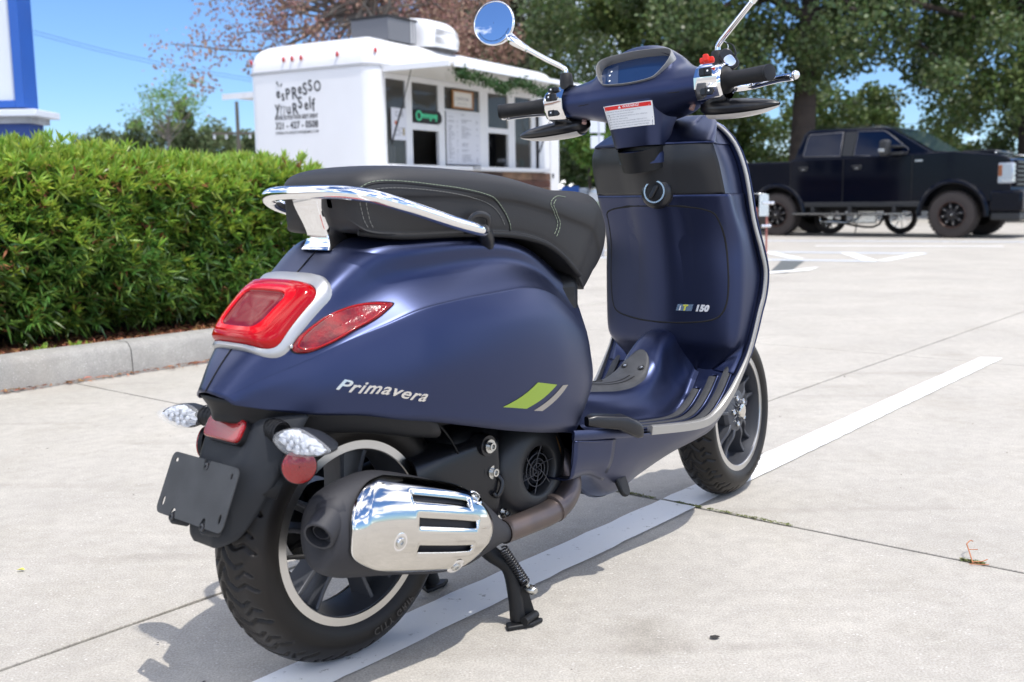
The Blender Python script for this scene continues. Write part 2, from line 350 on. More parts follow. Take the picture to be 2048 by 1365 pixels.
for s0, s1 in ((-6, -2.955), (-2.945, -.005), (.005, 2.852)):
    e = min(s1, 2.66 + .0)
    stripe('paint_strip', on_s(wl0, dL, s0), wl1 if s1 > 2 else on_s(wl0, dL, s1), on_s(wr0, dR, s0), wr1 if s1 > 2 else on_s(wr0, dR, s1), M_paint, parent=line)
def poly_ground(name, pts, m, z=.004, parent=None): return mk(name, ([(x, y, z) for x, y in pts], [tuple(range(len(pts)))]), m, parent, ang=0)
# kerb
KO = -2.73; kerbE = tag(empty('kerb'), kind='structure')
cuts = [-9, -5.8, -2.72, .30, 3.2]
def kerb_block(a, b):
    prof = [(0, -.02), (.008, .115), (.028, .142), (.05, .15), (.15, .15), (.152, -.02)]
    rows = []
    n = max(2, int((b - a) / .05))
    for i in range(n + 1):
        s = a + .003 + (b - a - .006) * i / n
        rows.append([lot(s, KO - p[0] + random.uniform(-.0012, .0012), p[1] + random.uniform(-.001, .001)) for p in prof])
    V, F = grid(rows); k = len(prof); V = [tuple(v) for v in V]
    F = list(F) + [tuple(range(k)), tuple(range(len(V) - k, len(V)))[::-1]]
    mk('kerb_block', (V, F), M_kerb, kerbE, ang=50)
for a, b in zip(cuts[:-1], cuts[1:]): kerb_block(a, b)
def kerb_return(o0, o1):
    prof = [(0, -.02), (.008, .115), (.028, .142), (.05, .15), (.15, .15), (.152, -.02)]
    rows = [[lot(3.352 - p[0], o0 + (o1 - o0) * i / 20, p[1] + random.uniform(-.001, .001)) for p in prof] for i in range(21)]
    V, F = grid(rows); k = len(prof); V = [tuple(v) for v in V]
    mk('kerb_block', (V, list(F) + [tuple(range(k)), tuple(range(len(V) - k, len(V)))[::-1]]), M_kerb, kerbE, ang=50)
kerb_return(KO, KO - 1.9)
slab(3.36, 6.02, -6.2, -2.72); slab(3.36, 6.02, -12, -6.2)
# mulch bed
M_mulch = mat('red_brown_mulch', (.16, .065, .030), rough=.95, bump=1., bscale=60, col2=(.085, .04, .022), vscale=40)
bed = mk('planting_bed', ([lot(-9, KO - .15, .11), lot(3.2, KO - .15, .11), lot(3.2, KO - 1.9, .14), lot(-9, KO - 1.9, .14), lot(-9, KO - .15, -.02), lot(3.2, KO - .15, -.02), lot(3.2, KO - 1.9, -.02), lot(-9, KO - 1.9, -.02)], [(3, 2, 1, 0), (0, 1, 5, 4), (1, 2, 6, 5), (2, 3, 7, 6), (3, 0, 4, 7)]), M_mulch, ang=0)
tag(bed, kind='structure')
def chips(name, n, sfun, L, Wd, m, kind='stuff', flat=.35):
    P = np.array([sfun() for _ in range(n)]); yaw = RNG.uniform(0, 6.28, n); pit = RNG.normal(0, flat, n)
    d = np.stack([np.cos(yaw) * np.cos(pit), np.sin(yaw) * np.cos(pit), np.sin(pit)], 1); s = np.stack([-np.sin(yaw), np.cos(yaw), RNG.normal(0, .3, n)], 1)
    l = RNG.uniform(L[0], L[1], n)[:, None]; w = RNG.uniform(Wd[0], Wd[1], n)[:, None]; bow = np.zeros((n, 3)); bow[:, 2] = l[:, 0] * .15
    V = np.stack([P - d * l, P - s * w + bow, P + d * l, P + s * w + bow], 1).reshape(-1, 3)
    o = big(name, V, np.arange(4 * n).reshape(n, 4), m); tag(o, kind=kind); return o
M_chip = mat('mulch_chip', (.30, .13, .06), rough=.9, island=.6, transl=.15)
def in_bed(): return lot(random.uniform(-1.5, 3.15), KO - .155 - abs(random.gauss(0, .25)), .115 + random.random() * .025)
tag(chips('mulch', 9000, in_bed, (.012, .035), (.002, .006), M_chip), 'red brown bark mulch strewn under the green hedge', 'mulch')
# ------------------------------------------------------------------ the scooter
AZ = .7287
SC = empty('motor_scooter', (-.3145, 1.8011, 0), math.pi / 2 - AZ, label='matt midnight blue motor scooter parked on its centre stand across the white line', cat_='scooter')
K_S = Vector((-math.sin(R(26)), 0, math.cos(R(26)))); O_S = Vector((1.28, 0, .229)); M_S = Matrix.Translation(O_S) @ Matrix.Rotation(.139, 4, K_S) @ Matrix.Translation(-O_S)
def st(VF): return [tuple(M_S @ Vector(p)) for p in VF[0]], VF[1]      # turned with the handlebar
# --- rear body shell
cols = [
 [(-.249,0,.517),(-.249,.012,.516),(-.247,.022,.514),(-.245,.030,.512),(-.242,.036,.510),(-.239,.041,.507),(-.236,.045,.503),(-.232,.046,.499)],
 [(-.215,0,.560),(-.213,.030,.560),(-.208,.050,.556),(-.200,.064,.549),(-.192,.075,.540),(-.187,.083,.525),(-.184,.086,.508),(-.185,.085,.487)],
 [(-.165,0,.610),(-.163,.045,.610),(-.156,.075,.604),(-.143,.096,.588),(-.130,.113,.568),(-.125,.124,.540),(-.125,.128,.510),(-.130,.122,.476)],
 [(-.110,0,.655),(-.108,.055,.655),(-.100,.090,.648),(-.085,.113,.625),(-.070,.133,.596),(-.062,.151,.560),(-.060,.158,.515),(-.060,.153,.467)],
 [(-.060,0,.695),(-.058,.060,.695),(-.045,.098,.687),(-.030,.122,.655),(-.010,.148,.618),(0,.172,.570),(0,.180,.515),(0,.174,.453)],
 [(0,0,.738),(.005,.070,.740),(.015,.114,.722),(.030,.136,.683),(.050,.163,.640),(.060,.190,.585),(.060,.198,.520),(.060,.187,.441)],
 [(.080,0,.752),(.080,.090,.750),(.090,.131,.728),(.100,.146,.693),(.120,.173,.650),(.140,.202,.590),(.140,.209,.520),(.140,.197,.421)],
 [(.200,0,.752),(.200,.100,.748),(.200,.137,.730),(.210,.150,.702),(.220,.178,.657),(.230,.208,.595),(.230,.214,.510),(.230,.202,.398)],
 [(.330,0,.742),(.320,.100,.738),(.320,.136,.720),(.320,.149,.700),(.320,.176,.658),(.320,.206,.590),(.320,.213,.500),(.320,.202,.378)],
 [(.440,0,.715),(.420,.095,.708),(.410,.126,.692),(.410,.143,.670),(.410,.164,.633),(.405,.196,.570),(.405,.206,.480),(.405,.193,.362)],
 [(.540,0,.665),(.530,.080,.648),(.520,.110,.628),(.510,.130,.603),(.505,.150,.570),(.500,.174,.520),(.495,.183,.440),(.455,.179,.350)],
 [(.600,0,.600),(.590,.060,.598),(.580,.090,.580),(.575,.105,.560),(.570,.120,.530),(.565,.131,.490),(.560,.139,.430),(.500,.141,.345)],
 [(.630,0,.520),(.625,.030,.520),(.620,.050,.510),(.615,.060,.500),(.610,.070,.480),(.600,.080,.450),(.595,.085,.410),(.540,.090,.340)]]
half = np.array(cols)
for i, k in ((3, .3), (4, .7), (5, 1), (6, 1), (7, 1), (8, 1), (9, .9), (10, .6)):
    half[i, 3, 1] -= .011 * k; half[i, 3, 2] -= .010 * k; half[i, 4, 1] += .002 * k; half[i, 4, 2] -= .006 * k
ins = half[:, 4] * .80 + half[:, 5] * .20
for i, k in ((3, .3), (4, .7), (5, 1), (6, 1), (7, 1), (8, 1), (9, .9), (10, .6)): ins[i, 1] += .005 * k
half = np.concatenate([half[:, :5], ins[:, None], half[:, 5:]], 1)
def full(ctrl):                         # rows: left bottom ... spine ... right bottom
    r = ctrl * np.array([1, -1, 1]); return np.concatenate([ctrl[:, :0:-1], r], 1)
body_ctrl = full(half)
BV, BF = surf(body_ctrl, 7, 6)
body = mk('rear_body', (BV, BF), M_blue, SC, ang=180, solid=.004, soff=1 if False else -1)
bvh = BVHTree.FromPolygons([tuple(v) for v in BV], [tuple(f) for f in BF])
def hit(bv, o, d):
    loc, n, i, dist = bv.ray_cast(Vector(o), Vector(d))
    if loc is None: return None
    n = n if n.dot(Vector(d)) < 0 else -n
    return loc, n
def on_side(x, z, off=.001, bv=None):
    h = hit(bv or bvh, (x, -.6, z), (0, 1, 0))
    if not h: return (x, -.2, z)
    return tuple(h[0] + h[1] * off)
def decal(name, VF, m, parent, off0=.0005, off1=.003, **k):     # VF: (x,z,depth01)
    V = [on_side(a, b, off0 + (off1 - off0) * c) for a, b, c in VF[0]]
    return mk(name, (V, VF[1]), m, parent, **k)
# spine seam and rear edge lip
tg = cr(half[:7, 0], 8); mk('seam', tube([(p[0] - .0005, 0, p[2] + .0003) for p in tg[::4]], .0012, 6, 4), M_seam, SC)
# tail underside tray
tail_rows = []
for w_, dz in ((.985, .006), (.96, -.022), (.80, -.034), (0, -.036)):
    tail_rows.append([(p[0] + .005 + (.02 if w_ < .98 else 0), p[1] * w_, p[2] + dz) for p in half[:6, 8]])
tr_ = np.array(tail_rows)
fullt = np.concatenate([tr_[:, ::-1] * np.array([1, 1, 1]), tr_ * np.array([1, -1, 1])], 1)
c0 = np.array([[(-.249 + .004 + (.0 if i == 0 else .012), 0, .505 + dz) for i, dz in enumerate((.006, -.020, -.032, -.034))]]).reshape(4, 1, 3)
fullt = np.concatenate([fullt[:, :6], c0, fullt[:, 6:]], 1)
mk('tail_tray', surf(fullt, 3, 3), M_black, SC, ang=180, solid=.003)
# --- lettering, stripes on the cowl
TV, TF = text_vf('Primavera', size=.058, extrude=.5, shear=.62, bold=.0009, res=4, spacing=1.10)
w_t = max(v[0] for v in TV)
L0 = Vector((-.105, .5165)); L1 = Vector((.045, .4805)); ld = (L1 - L0); ls = ld.length / w_t
def script(v):
    a, b, c = v; t = a / w_t; q = L0 + ld * t + Vector((0, 1)) * (b * ls * .80) + Vector((.0, -.002 * math.sin(t * 9)))
    return (q.x, q.y, .5 + c)
decal('lettering', ([script(v) for v in TV], TF), mat('badge_silver', (.75, .74, .72), rough=.22, metal=1.), SC, .0003, .0035, ang=30)
def strip_patch(P, name, m):
    a, b, c, d = [np.array(p) for p in P]; n = 14; V = []; F = []
    for i in range(n + 1):
        for j in range(7):
            s = i / n; t = j / 6; bow = math.sin(math.pi * t) * .004
            q = (a * (1 - s) + b * s) * (1 - t) + (d * (1 - s) + c * s) * t; V.append((q[0] + bow, q[1] - bow * .8, 1))
    for i in range(n):
        for j in range(6): F.append((i * 7 + j, i * 7 + j + 1, (i + 1) * 7 + j + 1, (i + 1) * 7 + j))
    decal(name, (V, F), m, SC, 0, .0009, ang=180)
strip_patch([(.303, .476), (.362, .463), (.276, .431), (.213, .444)], 'lime_stripe', M_lime)
strip_patch([(.381, .459), (.400, .457), (.322, .419), (.296, .424)], 'grey_stripe', M_greydec)
# --- side lenses
lens2d = [(-.150,.580),(-.147,.587),(-.135,.600),(-.118,.612),(-.096,.625),(-.069,.635),(-.042,.641),(-.014,.644),(.008,.643),(.018,.640),(.006,.631),(-.019,.617),(-.052,.605),(-.083,.591),(-.111,.580),(-.132,.574),(-.146,.575)]
def lens_mesh(sgn=-1, grow=1., dome=.004, off=.0012):
    P = cr(np.array([(a, b, 0) for a, b in lens2d]), 3, True)[:, :2]; c = P.mean(0); rows = []
    for s, h in ((grow, 0), (grow * .985, .5), (.93, .9), (.75, 1.), (.4, 1.), (.02, 1.)):
        rows.append([on_side(*(c + (p - c) * s), off + dome * h) for p in P])
    V, F = grid(rows, False, True)
    return ([(a, b * (-sgn), c_) for a, b, c_ in V], F) if sgn > 0 else (V, F)
for sgn in (-1, 1):
    ln = mk('side_lens', lens_mesh(sgn), M_redmid, SC, ang=180)
    v, f = lens_mesh(sgn, 1.035, 0, .0006); mk('lens_gasket', (v, f), M_seam, ln, ang=180)
    P = cr(np.array([(a, b, 0) for a, b in lens2d]), 3, True)[:, :2]; c = P.mean(0)
    if sgn < 0:
        mk('lens_rib', tube([on_side(*(c + (p - c) * .88), .005) for p in P[::2]], .0013, 6, 2, closed=True), M_redlens, ln, ang=180)
        b_ = on_side(-.150, .583, .006); mk('screw', ball(b_, .0035, 10, 1, .6, 1), M_bolt, ln, ang=180)
# --- tail light: bezel, outer lens, inner lens
TLN = Vector((-.69, 0, .724))
def tl(y, t, h): # t along the slope, h out of the body surface
    y = y if abs(y) > 2e-4 else 2.3e-4
    base = Vector((-.178, y, .598)).lerp(Vector((-.108, y, .665)), t)
    r_ = bvh.ray_cast(base + TLN * .15, -TLN)
    q = r_[0] if r_[0] is not None else base - TLN * (6.5 * y * y)
    return q + TLN * h
def tl_loop(wt, wb, t0, t1, r, h, bow=.05, n=8, m=6):
    Lt = .097; cs = []
    def edge_(a, b): return [tuple(Vector(a).lerp(Vector(b), i / m)) for i in range(1, m)]
    c = [(wt, t1 * Lt), (-wt, t1 * Lt), (-wb, t0 * Lt), (wb, t0 * Lt)]; pts = []
    for i in range(4):
        C0, P0, N0 = Vector(c[i]), Vector(c[i - 1]), Vector(c[(i + 1) % 4])
        a = C0 + (P0 - C0).normalized() * r; b = C0 + (N0 - C0).normalized() * r; nx = N0 + (C0 - N0).normalized() * r
        for j in range(n + 1): s_ = j / n; pts.append(tuple(a * (1 - s_) ** 2 + C0 * 2 * s_ * (1 - s_) + b * s_ * s_))
        pts += edge_(b, nx)
    out = []
    for y, u in pts:
        t = u / Lt; k = 1 - (y / max(wt, wb)) ** 2; t += bow * k * (1 if t > .5 else -1) * min(1, abs(t - .5) * 2); out.append(tl(y, t, h))
    return out
def loops(Ls, cap=True):
    Ls = [np.array([tuple(p) for p in l]) for l in Ls]
    if cap:
        base_ = Ls[-1]; c = base_.mean(0)
        for k in (.75, .5, .25, .02): Ls.append(c + (base_ - c) * k)
    V, F = grid(Ls, False, True); return [tuple(v) for v in V], list(F)
TLT = mk('tail_light', loops([tl_loop(.103, .090, -.24, 1.44, .036, -.006), tl_loop(.103, .090, -.24, 1.44, .036, .004), tl_loop(.100, .087, -.22, 1.40, .034, .0075), tl_loop(.094, .083, -.16, 1.20, .028, .0075), tl_loop(.092, .081, -.14, 1.17, .028, .002)], False), mat('tail_light_bezel_silver', (.42, .42, .42), rough=.36, metal=.6), SC, ang=50)
mk('outer_lens', loops([tl_loop(.093, .082, -.15, 1.19, .028, .001), tl_loop(.092, .081, -.14, 1.17, .028, .013), tl_loop(.088, .077, -.11, 1.12, .026, .0180), tl_loop(.080, .070, -.05, 1.03, .024, .0200), tl_loop(.076, .066, -.03, .99, .024, .0200)], False), M_redlens, TLT, ang=40)
mk('light_guide', loops([tl_loop(.076, .066, -.03, .99, .024, .0198), tl_loop(.072, .062, 0, .95, .022, .0220), tl_loop(.062, .053, .07, .86, .020, .0220), tl_loop(.059, .050, .09, .84, .018, .0190)], False), mat('light_guide_red', (.55, .004, .008), rough=.1, spec=.3), TLT, ang=30)
mk('inner_lens', loops([tl_loop(.059, .050, .09, .84, .018, .0188), tl_loop(.055, .047, .12, .81, .016, .0170), tl_loop(.040, .034, .25, .68, .010, .0170, 0)]), M_reddeep, TLT, ang=180)
mk('lens_strip', loops([tl_loop(.0935, .0825, -.155, 1.195, .028, .001), tl_loop(.0938, .0828, -.158, 1.198, .028, .0075)], False), M_reddeep, TLT, ang=40)
# --- grab rail and bracket
railP = [(.238,-.146,.751),(.205,-.160,.757),(.14,-.166,.771),(.075,-.167,.788),(.02,-.163,.803),(-.015,-.142,.815),(-.036,-.10,.822),(-.045,-.05,.824),(-.047,0,.824)]
railP = railP + [(x, -y, z) for x, y, z in railP[-2::-1]]
GR = mk('grab_rail', tube(railP, .0115, 16, 8), M_chrome, SC, ang=180)
bw = [(-.044,.036,.820),(-.040,.033,.800),(-.028,.028,.772),(-.020,.028,.752),(-.022,.034,.736),(-.026,.038,.728)]
bf = [(-.018,.036,.822),(-.008,.033,.800),(.008,.029,.772),(.020,.029,.752),(.032,.034,.740),(.044,.038,.736)]
rows = []
for (a, b) in zip(bw, bf):
    x0, w, z0 = a; x1, w1, z1 = b
    rows.append([(x0, -w, z0), (x0 - .002, 0, z0), (x0, w, z0), ((x0 + x1) / 2, w * 1.1, (z0 + z1) / 2), (x1, w1, z1), (x1, -w1, z1), ((x0 + x1) / 2, -w * 1.1, (z0 + z1) / 2)])
mk('bracket', surf(np.array(rows), 5, 1, False, False, True) if False else (lambda G: (G[0], list(G[1]) + [tuple(range(7))[::-1]]))(grid(cr(np.array(rows), 5), False, True)), M_chrome, GR, ang=50, bev=.002)
foot = [(-.040,-.028),(-.032,-.036),(.040,-.046),(.050,-.03),(.050,.03),(.040,.046),(-.032,.036),(-.040,.028)]
def sp(x):  # spine height
    return float(np.interp(x, half[:8, 0, 0], half[:8, 0, 2]))
V = []
for dz in (.0, .007):
    for x, y in foot: V.append((x + (.008 if dz else 0), y, sp(x) - .004 + dz - abs(y) * .16))
mk('bracket_foot', (V, [tuple(range(8, 16))] + [(i, (i + 1) % 8, 8 + (i + 1) % 8, 8 + i) for i in range(8)]), M_chrome, GR, ang=30, bev=.0025)
for s in (-1, 1): mk('rail_end_socket', tube([(.232, s * .150, .753), (.25, s * .138, .742), (.262, s * .125, .728)], [.0125, .016, .018], 12, 4), M_blackg, GR, ang=60)
# --- seat
seat_c = [  # Tx,Tz,Bx,Bz,w
 (-.026,.826,-.018,.798,.045),(-.018,.848,-.012,.774,.092),(.012,.862,.006,.758,.117),(.075,.869,.065,.753,.131),(.20,.866,.20,.752,.140),(.32,.855,.32,.747,.146),
 (.42,.836,.405,.730,.149),(.50,.824,.460,.704,.150),(.58,.823,.512,.668,.146),(.628,.805,.544,.648,.130),(.668,.764,.578,.628,.111),(.688,.714,.610,.618,.086),(.682,.664,.632,.617,.056),(.664,.636,.648,.620,.022)]
rows = []
for tx, tz, bx, bz, w in seat_c:
    T = Vector((tx, 0, tz)); B = Vector((bx, 0, bz)); r_ = []
    for f, wf in ((0, 0), (.01, .45), (.05, .78), (.16, .95), (.30, 1.0), (.44, 1.0), (.50, .975), (.60, .965), (.80, .955), (.97, .93), (1.02, .86), (1.0, 0)):
        q = T.lerp(B, f); r_.append((q.x, w * wf, q.z))
    rows.append(r_)
seat_half = np.array(rows)
SV, SF = surf(full(seat_half), 6, 4)
SEAT = mk('seat', (SV, SF), M_seat, SC, ang=180)
sbvh = BVHTree.FromPolygons([tuple(v) for v in SV], [tuple(f) for f in SF])
def seam_pts(P, off=.0008):
    out = []
    for x, z in P:
        h = hit(sbvh, (x, -.5, z), (0, 1, 0)); out.append(tuple(h[0] + h[1] * off) if h else None)
    return [p for p in out if p]
G = surfG(full(seat_half), 6, 4); nb = G.shape[1]; mid = nb // 2
def gpt(i, j): return tuple(G[i, j])
def stitch(name, P, m, gap=.35, r=.0006, L=.0055):
    P = np.array(P); d = np.concatenate([[0], np.cumsum(np.linalg.norm(np.diff(P, axis=0), axis=1))]); parts = []
    for s in np.arange(0, d[-1] - L, L * (1 + gap)):
        a = [np.interp(s, d, P[:, k]) for k in range(3)]; b = [np.interp(s + L, d, P[:, k]) for k in range(3)]
        parts.append(tube([a, b], r, 5, 1))
    return mk(name, cat(*parts), m, SEAT, ang=60)
def side_path(P, off):
    P = cr(np.array([(a, b, 0) for a, b in P]), 10); return seam_pts([(p[0], p[1]) for p in P], off)
sp1 = [(-.013,.824),(.004,.835),(.033,.838),(.076,.836),(.129,.831),(.186,.825),(.240,.816),(.275,.805),(.299,.784),(.314,.763),(.320,.748)]
sp2 = [(-.009,.817),(.007,.826),(.036,.829),(.075,.828),(.128,.824),(.186,.817),(.237,.807),(.269,.795),(.289,.779),(.303,.760)]
mk('piping', tube(side_path(sp1, -.0002)[::3], .0016, 6, 3), M_seatside, SEAT, ang=180)
stitch('stitching', side_path([(x, z + .003) for x, z in sp1], .001), M_thread)
stitch('stitching', side_path(sp2, .001), M_threadg)
sp3 = [(-.008,.806),(-.006,.791),(-.003,.776),(.003,.763)]
stitch('stitching', side_path(sp3, .001), M_threadg); stitch('stitching', side_path([(x + .007, z) for x, z in sp3], .001), M_threadg)
sp4 = [(.476,.809),(.450,.8115),(.430,.807),(.420,.797),(.433,.781),(.445,.766),(.445,.752),(.436,.735)]
stitch('stitching', side_path(sp4, .001), M_thread); stitch('stitching', side_path([(x + .008, z - .002) for x, z in sp4[2:]], .001), M_thread)
mk('seat_hinge_tab', tube([(.20,-.140,.752),(.205,-.146,.775),(.225,-.147,.782),(.25,-.146,.775),(.255,-.139,.752)], .006, 8, 4, sx=.5), M_blackg, SEAT, ang=60)
mk('seat_gasket', tube([(-.005,-.09,.757),(.065,-.121,.749),(.20,-.132,.748),(.32,-.138,.742),(.405,-.141,.725),(.460,-.142,.699),(.505,-.138,.668),(.536,-.127,.654)], .006, 8, 5), M_rubber, SC, ang=180)
# --- legshield and floor sheet
rim = [(1.10,0,1.000),(1.10,.08,.988),(1.108,.14,.942),(1.118,.172,.868),(1.133,.189,.750),(1.150,.201,.680),(1.163,.207,.625),(1.155,.208,.570),(1.138,.207,.530),(1.10,.203,.437),(1.045,.197,.363),(1.010,.192,.328),(.975,.189,.305),(.930,.188,.292),(.85,.189,.295),(.70,.190,.313),(.53,.191,.341),(.43,.192,.357)]
rim = np.array(rim)
rimc = cr(rim, 6)
def floor_x(x):   # sheet height on the floor part
    P = rimc[9 * 6:]; return float(np.interp(-x, -P[:, 0], P[:, 2]))
rows = []
for p in rimc:
    rows.append([(p[0] - (.006 if p[2] > .4 else 0) * (1 - f * f), p[1] * f * -1, p[2] - .002) for f in np.linspace(-1, 1, 13)])
FV, FF = grid(rows, flip=True)
shield = mk('front_panel', (FV, FF), M_blue, SC, ang=180)
fbvh = BVHTree.FromPolygons([tuple(v) for v in FV], [tuple(f) for f in FF])
# outer front apron, faintly convex
rows = []
for p in rimc[:11 * 6:3]:
    rows.append([(p[0] + .012 + .085 * (1 - f * f) * min(1, max(.1, (p[2] - .30) * 2.5)), p[1] * f, p[2]) for f in np.linspace(-1, 1, 13)])
mk('front_apron', grid(rows, flip=False), M_blue, SC, ang=180, solid=.004)
# silver edge trim
tp = [tuple(p + np.array([0, -.003, 0])) for p in rim]; tp = [(x, y if y < 0 else -y, z) for x, y, z in [(a, -b, c) for a, b, c in rim]]
left = [(x, -y, z) for x, y, z in tp[1:]][::-1]
def trim_mesh(P, n=6):
    P = cr(np.array(P), n); rows = []
    T = np.gradient(P, axis=0); T /= np.linalg.norm(T, axis=1)[:, None]
    for p, t in zip(P, T):
        t = Vector(t); out = Vector((0, 1 if p[1] > 0 else -1, 0)) if abs(p[1]) > .12 else Vector((0, p[1] / .12, 1 - abs(p[1]) / .12)).normalized()
        out = (out - t * out.dot(t)).normalized(); nrm = t.cross(out)
        q = Vector(p)
        k_ = .42 if p[2] > .42 else (.85 if p[2] < .32 else .85 - .43 * (p[2] - .32) / .10)
        sec = [(a_ * k_, b_ * k_) for a_, b_ in ((.006, -.011), (.006, .009), (.002, .0125), (-.006, .0125), (-.010, .006), (-.010, -.010), (-.002, -.013))]
        rows.append([tuple(q + out * a + nrm * b) for a, b in sec])
    V, F = grid(rows, False, True); k = 7; V = [tuple(v) for v in V]
    return V, list(F) + [tuple(range(k)), tuple(range(len(V) - k, len(V)))[::-1]]
endR = [(.43,-.192,.357)]
mk('edge_trim', trim_mesh([p for p in left[1:]] + tp[:-2]), M_satin, SC, ang=45)
# side skirt below the floor, rear corner panel separate
low = [(.43,[(.193,.347),(.190,.335),(.187,.30),(.178,.262),(.12,.258)]),(.50,[(.193,.335),(.190,.322),(.184,.285),(.168,.256),(.10,.242)]),(.56,[(.192,.326),(.190,.314),(.182,.272),(.158,.228),(.10,.205)]),(.61,[(.192,.319),(.188,.308),(.179,.258),(.147,.200),(.09,.172)]),(.66,[(.191,.313),(.187,.302),(.175,.250),(.143,.190),(.09,.162)]),(.72,[(.190,.306),(.186,.297),(.172,.250),(.142,.205),(.09,.178)]),(.83,[(.188,.294),(.184,.284),(.170,.255),(.150,.232),(.08,.205)]),(.93,[(.188,.289),(.183,.280),(.170,.262),(.152,.245),(.08,.228)]),(.99,[(.190,.305),(.186,.298),(.175,.280),(.158,.262),(.08,.245)]),(1.05,[(.196,.355),(.192,.350),(.182,.335),(.162,.315),(.08,.29)]),(1.11,[(.203,.44),(.199,.435),(.19,.42),(.17,.40),(.08,.38)])]
LC = np.array([[(x, w, z) for w, z in pts] for x, pts in low])
for s in (-1, 1):
    c = LC * np.array([1, s, 1]); mk('lower_skirt', surf(c, 5, 5, flip=(s < 0)), M_blue, SC, ang=180, solid=.003)
    c2 = LC[:3].copy(); c2[:, :4, 1] += .0035; c2[2, :, 0] = .565; c2[:, 0, 2] -= .006; c2 = c2[:, :4] * np.array([1, s, 1])
    mk('rear_corner_panel', surf(c2, 5, 5, flip=(s < 0)), M_blue, SC, ang=180, solid=.003)
    mk('skirt_trim', tube([(.428, s * .195, .350), (.50, s * .196, .340), (.60, s * .196, .327), (.66, s * .194, .318)], .011, 8, 5, sx=1.0, sy=.35), M_blue, SC, ang=60)
mk('skirt_underside', surf(np.array([[(p[4][0] if False else x, s * .10, pts[4][1] - (0 if s else .0)) for s in (-1, -.5, 0, .5, 1)] for (x, pts), p in zip(low, LC)]), 4, 2), M_black, SC, ang=180)
for s in (-1,): # rubber drain plug on the skirt
    P = [(-.013, .028), (0, .036), (.013, .028), (.016, 0), (.012, -.028), (0, -.036), (-.012, -.028), (-.016, 0)]
    pc = cr(np.array([(a, b, 0) for a, b in P]), 3, True)[:, :2]
    mk('rubber_plug', prism([tuple(p) for p in pc], (.628, -.158, .212), (1, 0, .05), (0, .45, .9), (0, -.85, .35), .012), M_rubber, SC, ang=40, bev=.003)
# --- central tunnel
tx = [(.50,.425,.16),(.57,.418,.155),(.63,.404,.140),(.68,.394,.116),(.73,.387,.100),(.78,.381,.092),(.84,.381,.088),(.89,.394,.086),(.925,.418,.084),(.952,.447,.082),(.980,.470,.08),(1.015,.482,.078),(1.06,.486,.075)]
rows = []
for x, zt, wb in tx:
    fz = floor_x(x) if x < 1.03 else floor_x(1.03) + (x - 1.03) * 1.2
    h = zt - fz; hk = min(1, max(0, (x - .90) / .08)); rows.append([(x, w, z) for w, z in ((0, zt), (.030 - .008 * hk, zt - .002), (.050 - .014 * hk, zt - .014 + .004 * hk), (.060 - .014 * hk, zt - .032), (.068 - .008 * hk + .35 * max(0, wb - .088), zt - h * .62), (wb * .92, fz + h * .16), (wb, fz + .004), (wb + .012, fz - .002))])
TC = np.array(rows); TG = surf(full(TC), 6, 5)
mk('tunnel', TG, M_blue, SC, ang=180)
tbvh = BVHTree.FromPolygons([tuple(v) for v in TG[0]], [tuple(f) for f in TG[1]])
def drop(bv, x, y, off=0., z0=.7):
    h = hit(bv, (x, y, z0), (0, 0, -1)); return tuple(h[0] + h[1] * off) if h else (x, y, .3)
# mat on tunnel
def mat_half(s): return .048 * (1 if s < .8 else math.sqrt(max(0, 1 - ((s - .8) / .2) ** 2)) * .98 + .02)
rows = []
for i in range(31):
    s = 1 - (1 - i / 30) ** 1.8; x = .60 + (.945 - .60) * s
    rows.append([drop(tbvh, x, mat_half(s) * f, .0045 if abs(f) < .99 else -.001) for f in np.linspace(-1, 1, 17)])
TM = mk('tunnel_mat', grid(rows, flip=True), M_mat, SC, ang=180)
for yy in (-.028, -.016): mk('mat_groove', tube([drop(tbvh, x, yy, .0048) for x in np.linspace(.70, .87, 7)], .0022, 6, 3, sx=.3), M_rubber, TM, ang=180)
for x, y in ((.905, .022), (.905, -.024)):
    p = drop(tbvh, x, y, .0045); n = Vector((-.45, 0, .9)).normalized()
    mk('screw_recess', lathe([(.0085, .0012), (.0075, .0016), (.006, -.002)], p, n, 16, False, True), M_rubber, TM, ang=50); mk('screw', lathe([(.005, -.001), (.0045, .0022), (.002, .0015)], p, n, 12, False, True), M_bolt, TM, ang=50)
mk('mat_emblem', tube([drop(tbvh, x, .012 + .004 * math.sin(x * 260), .0056) for x in np.linspace(.70, .80, 26)], .0012, 5, 2), M_rubber, TM, ang=180)
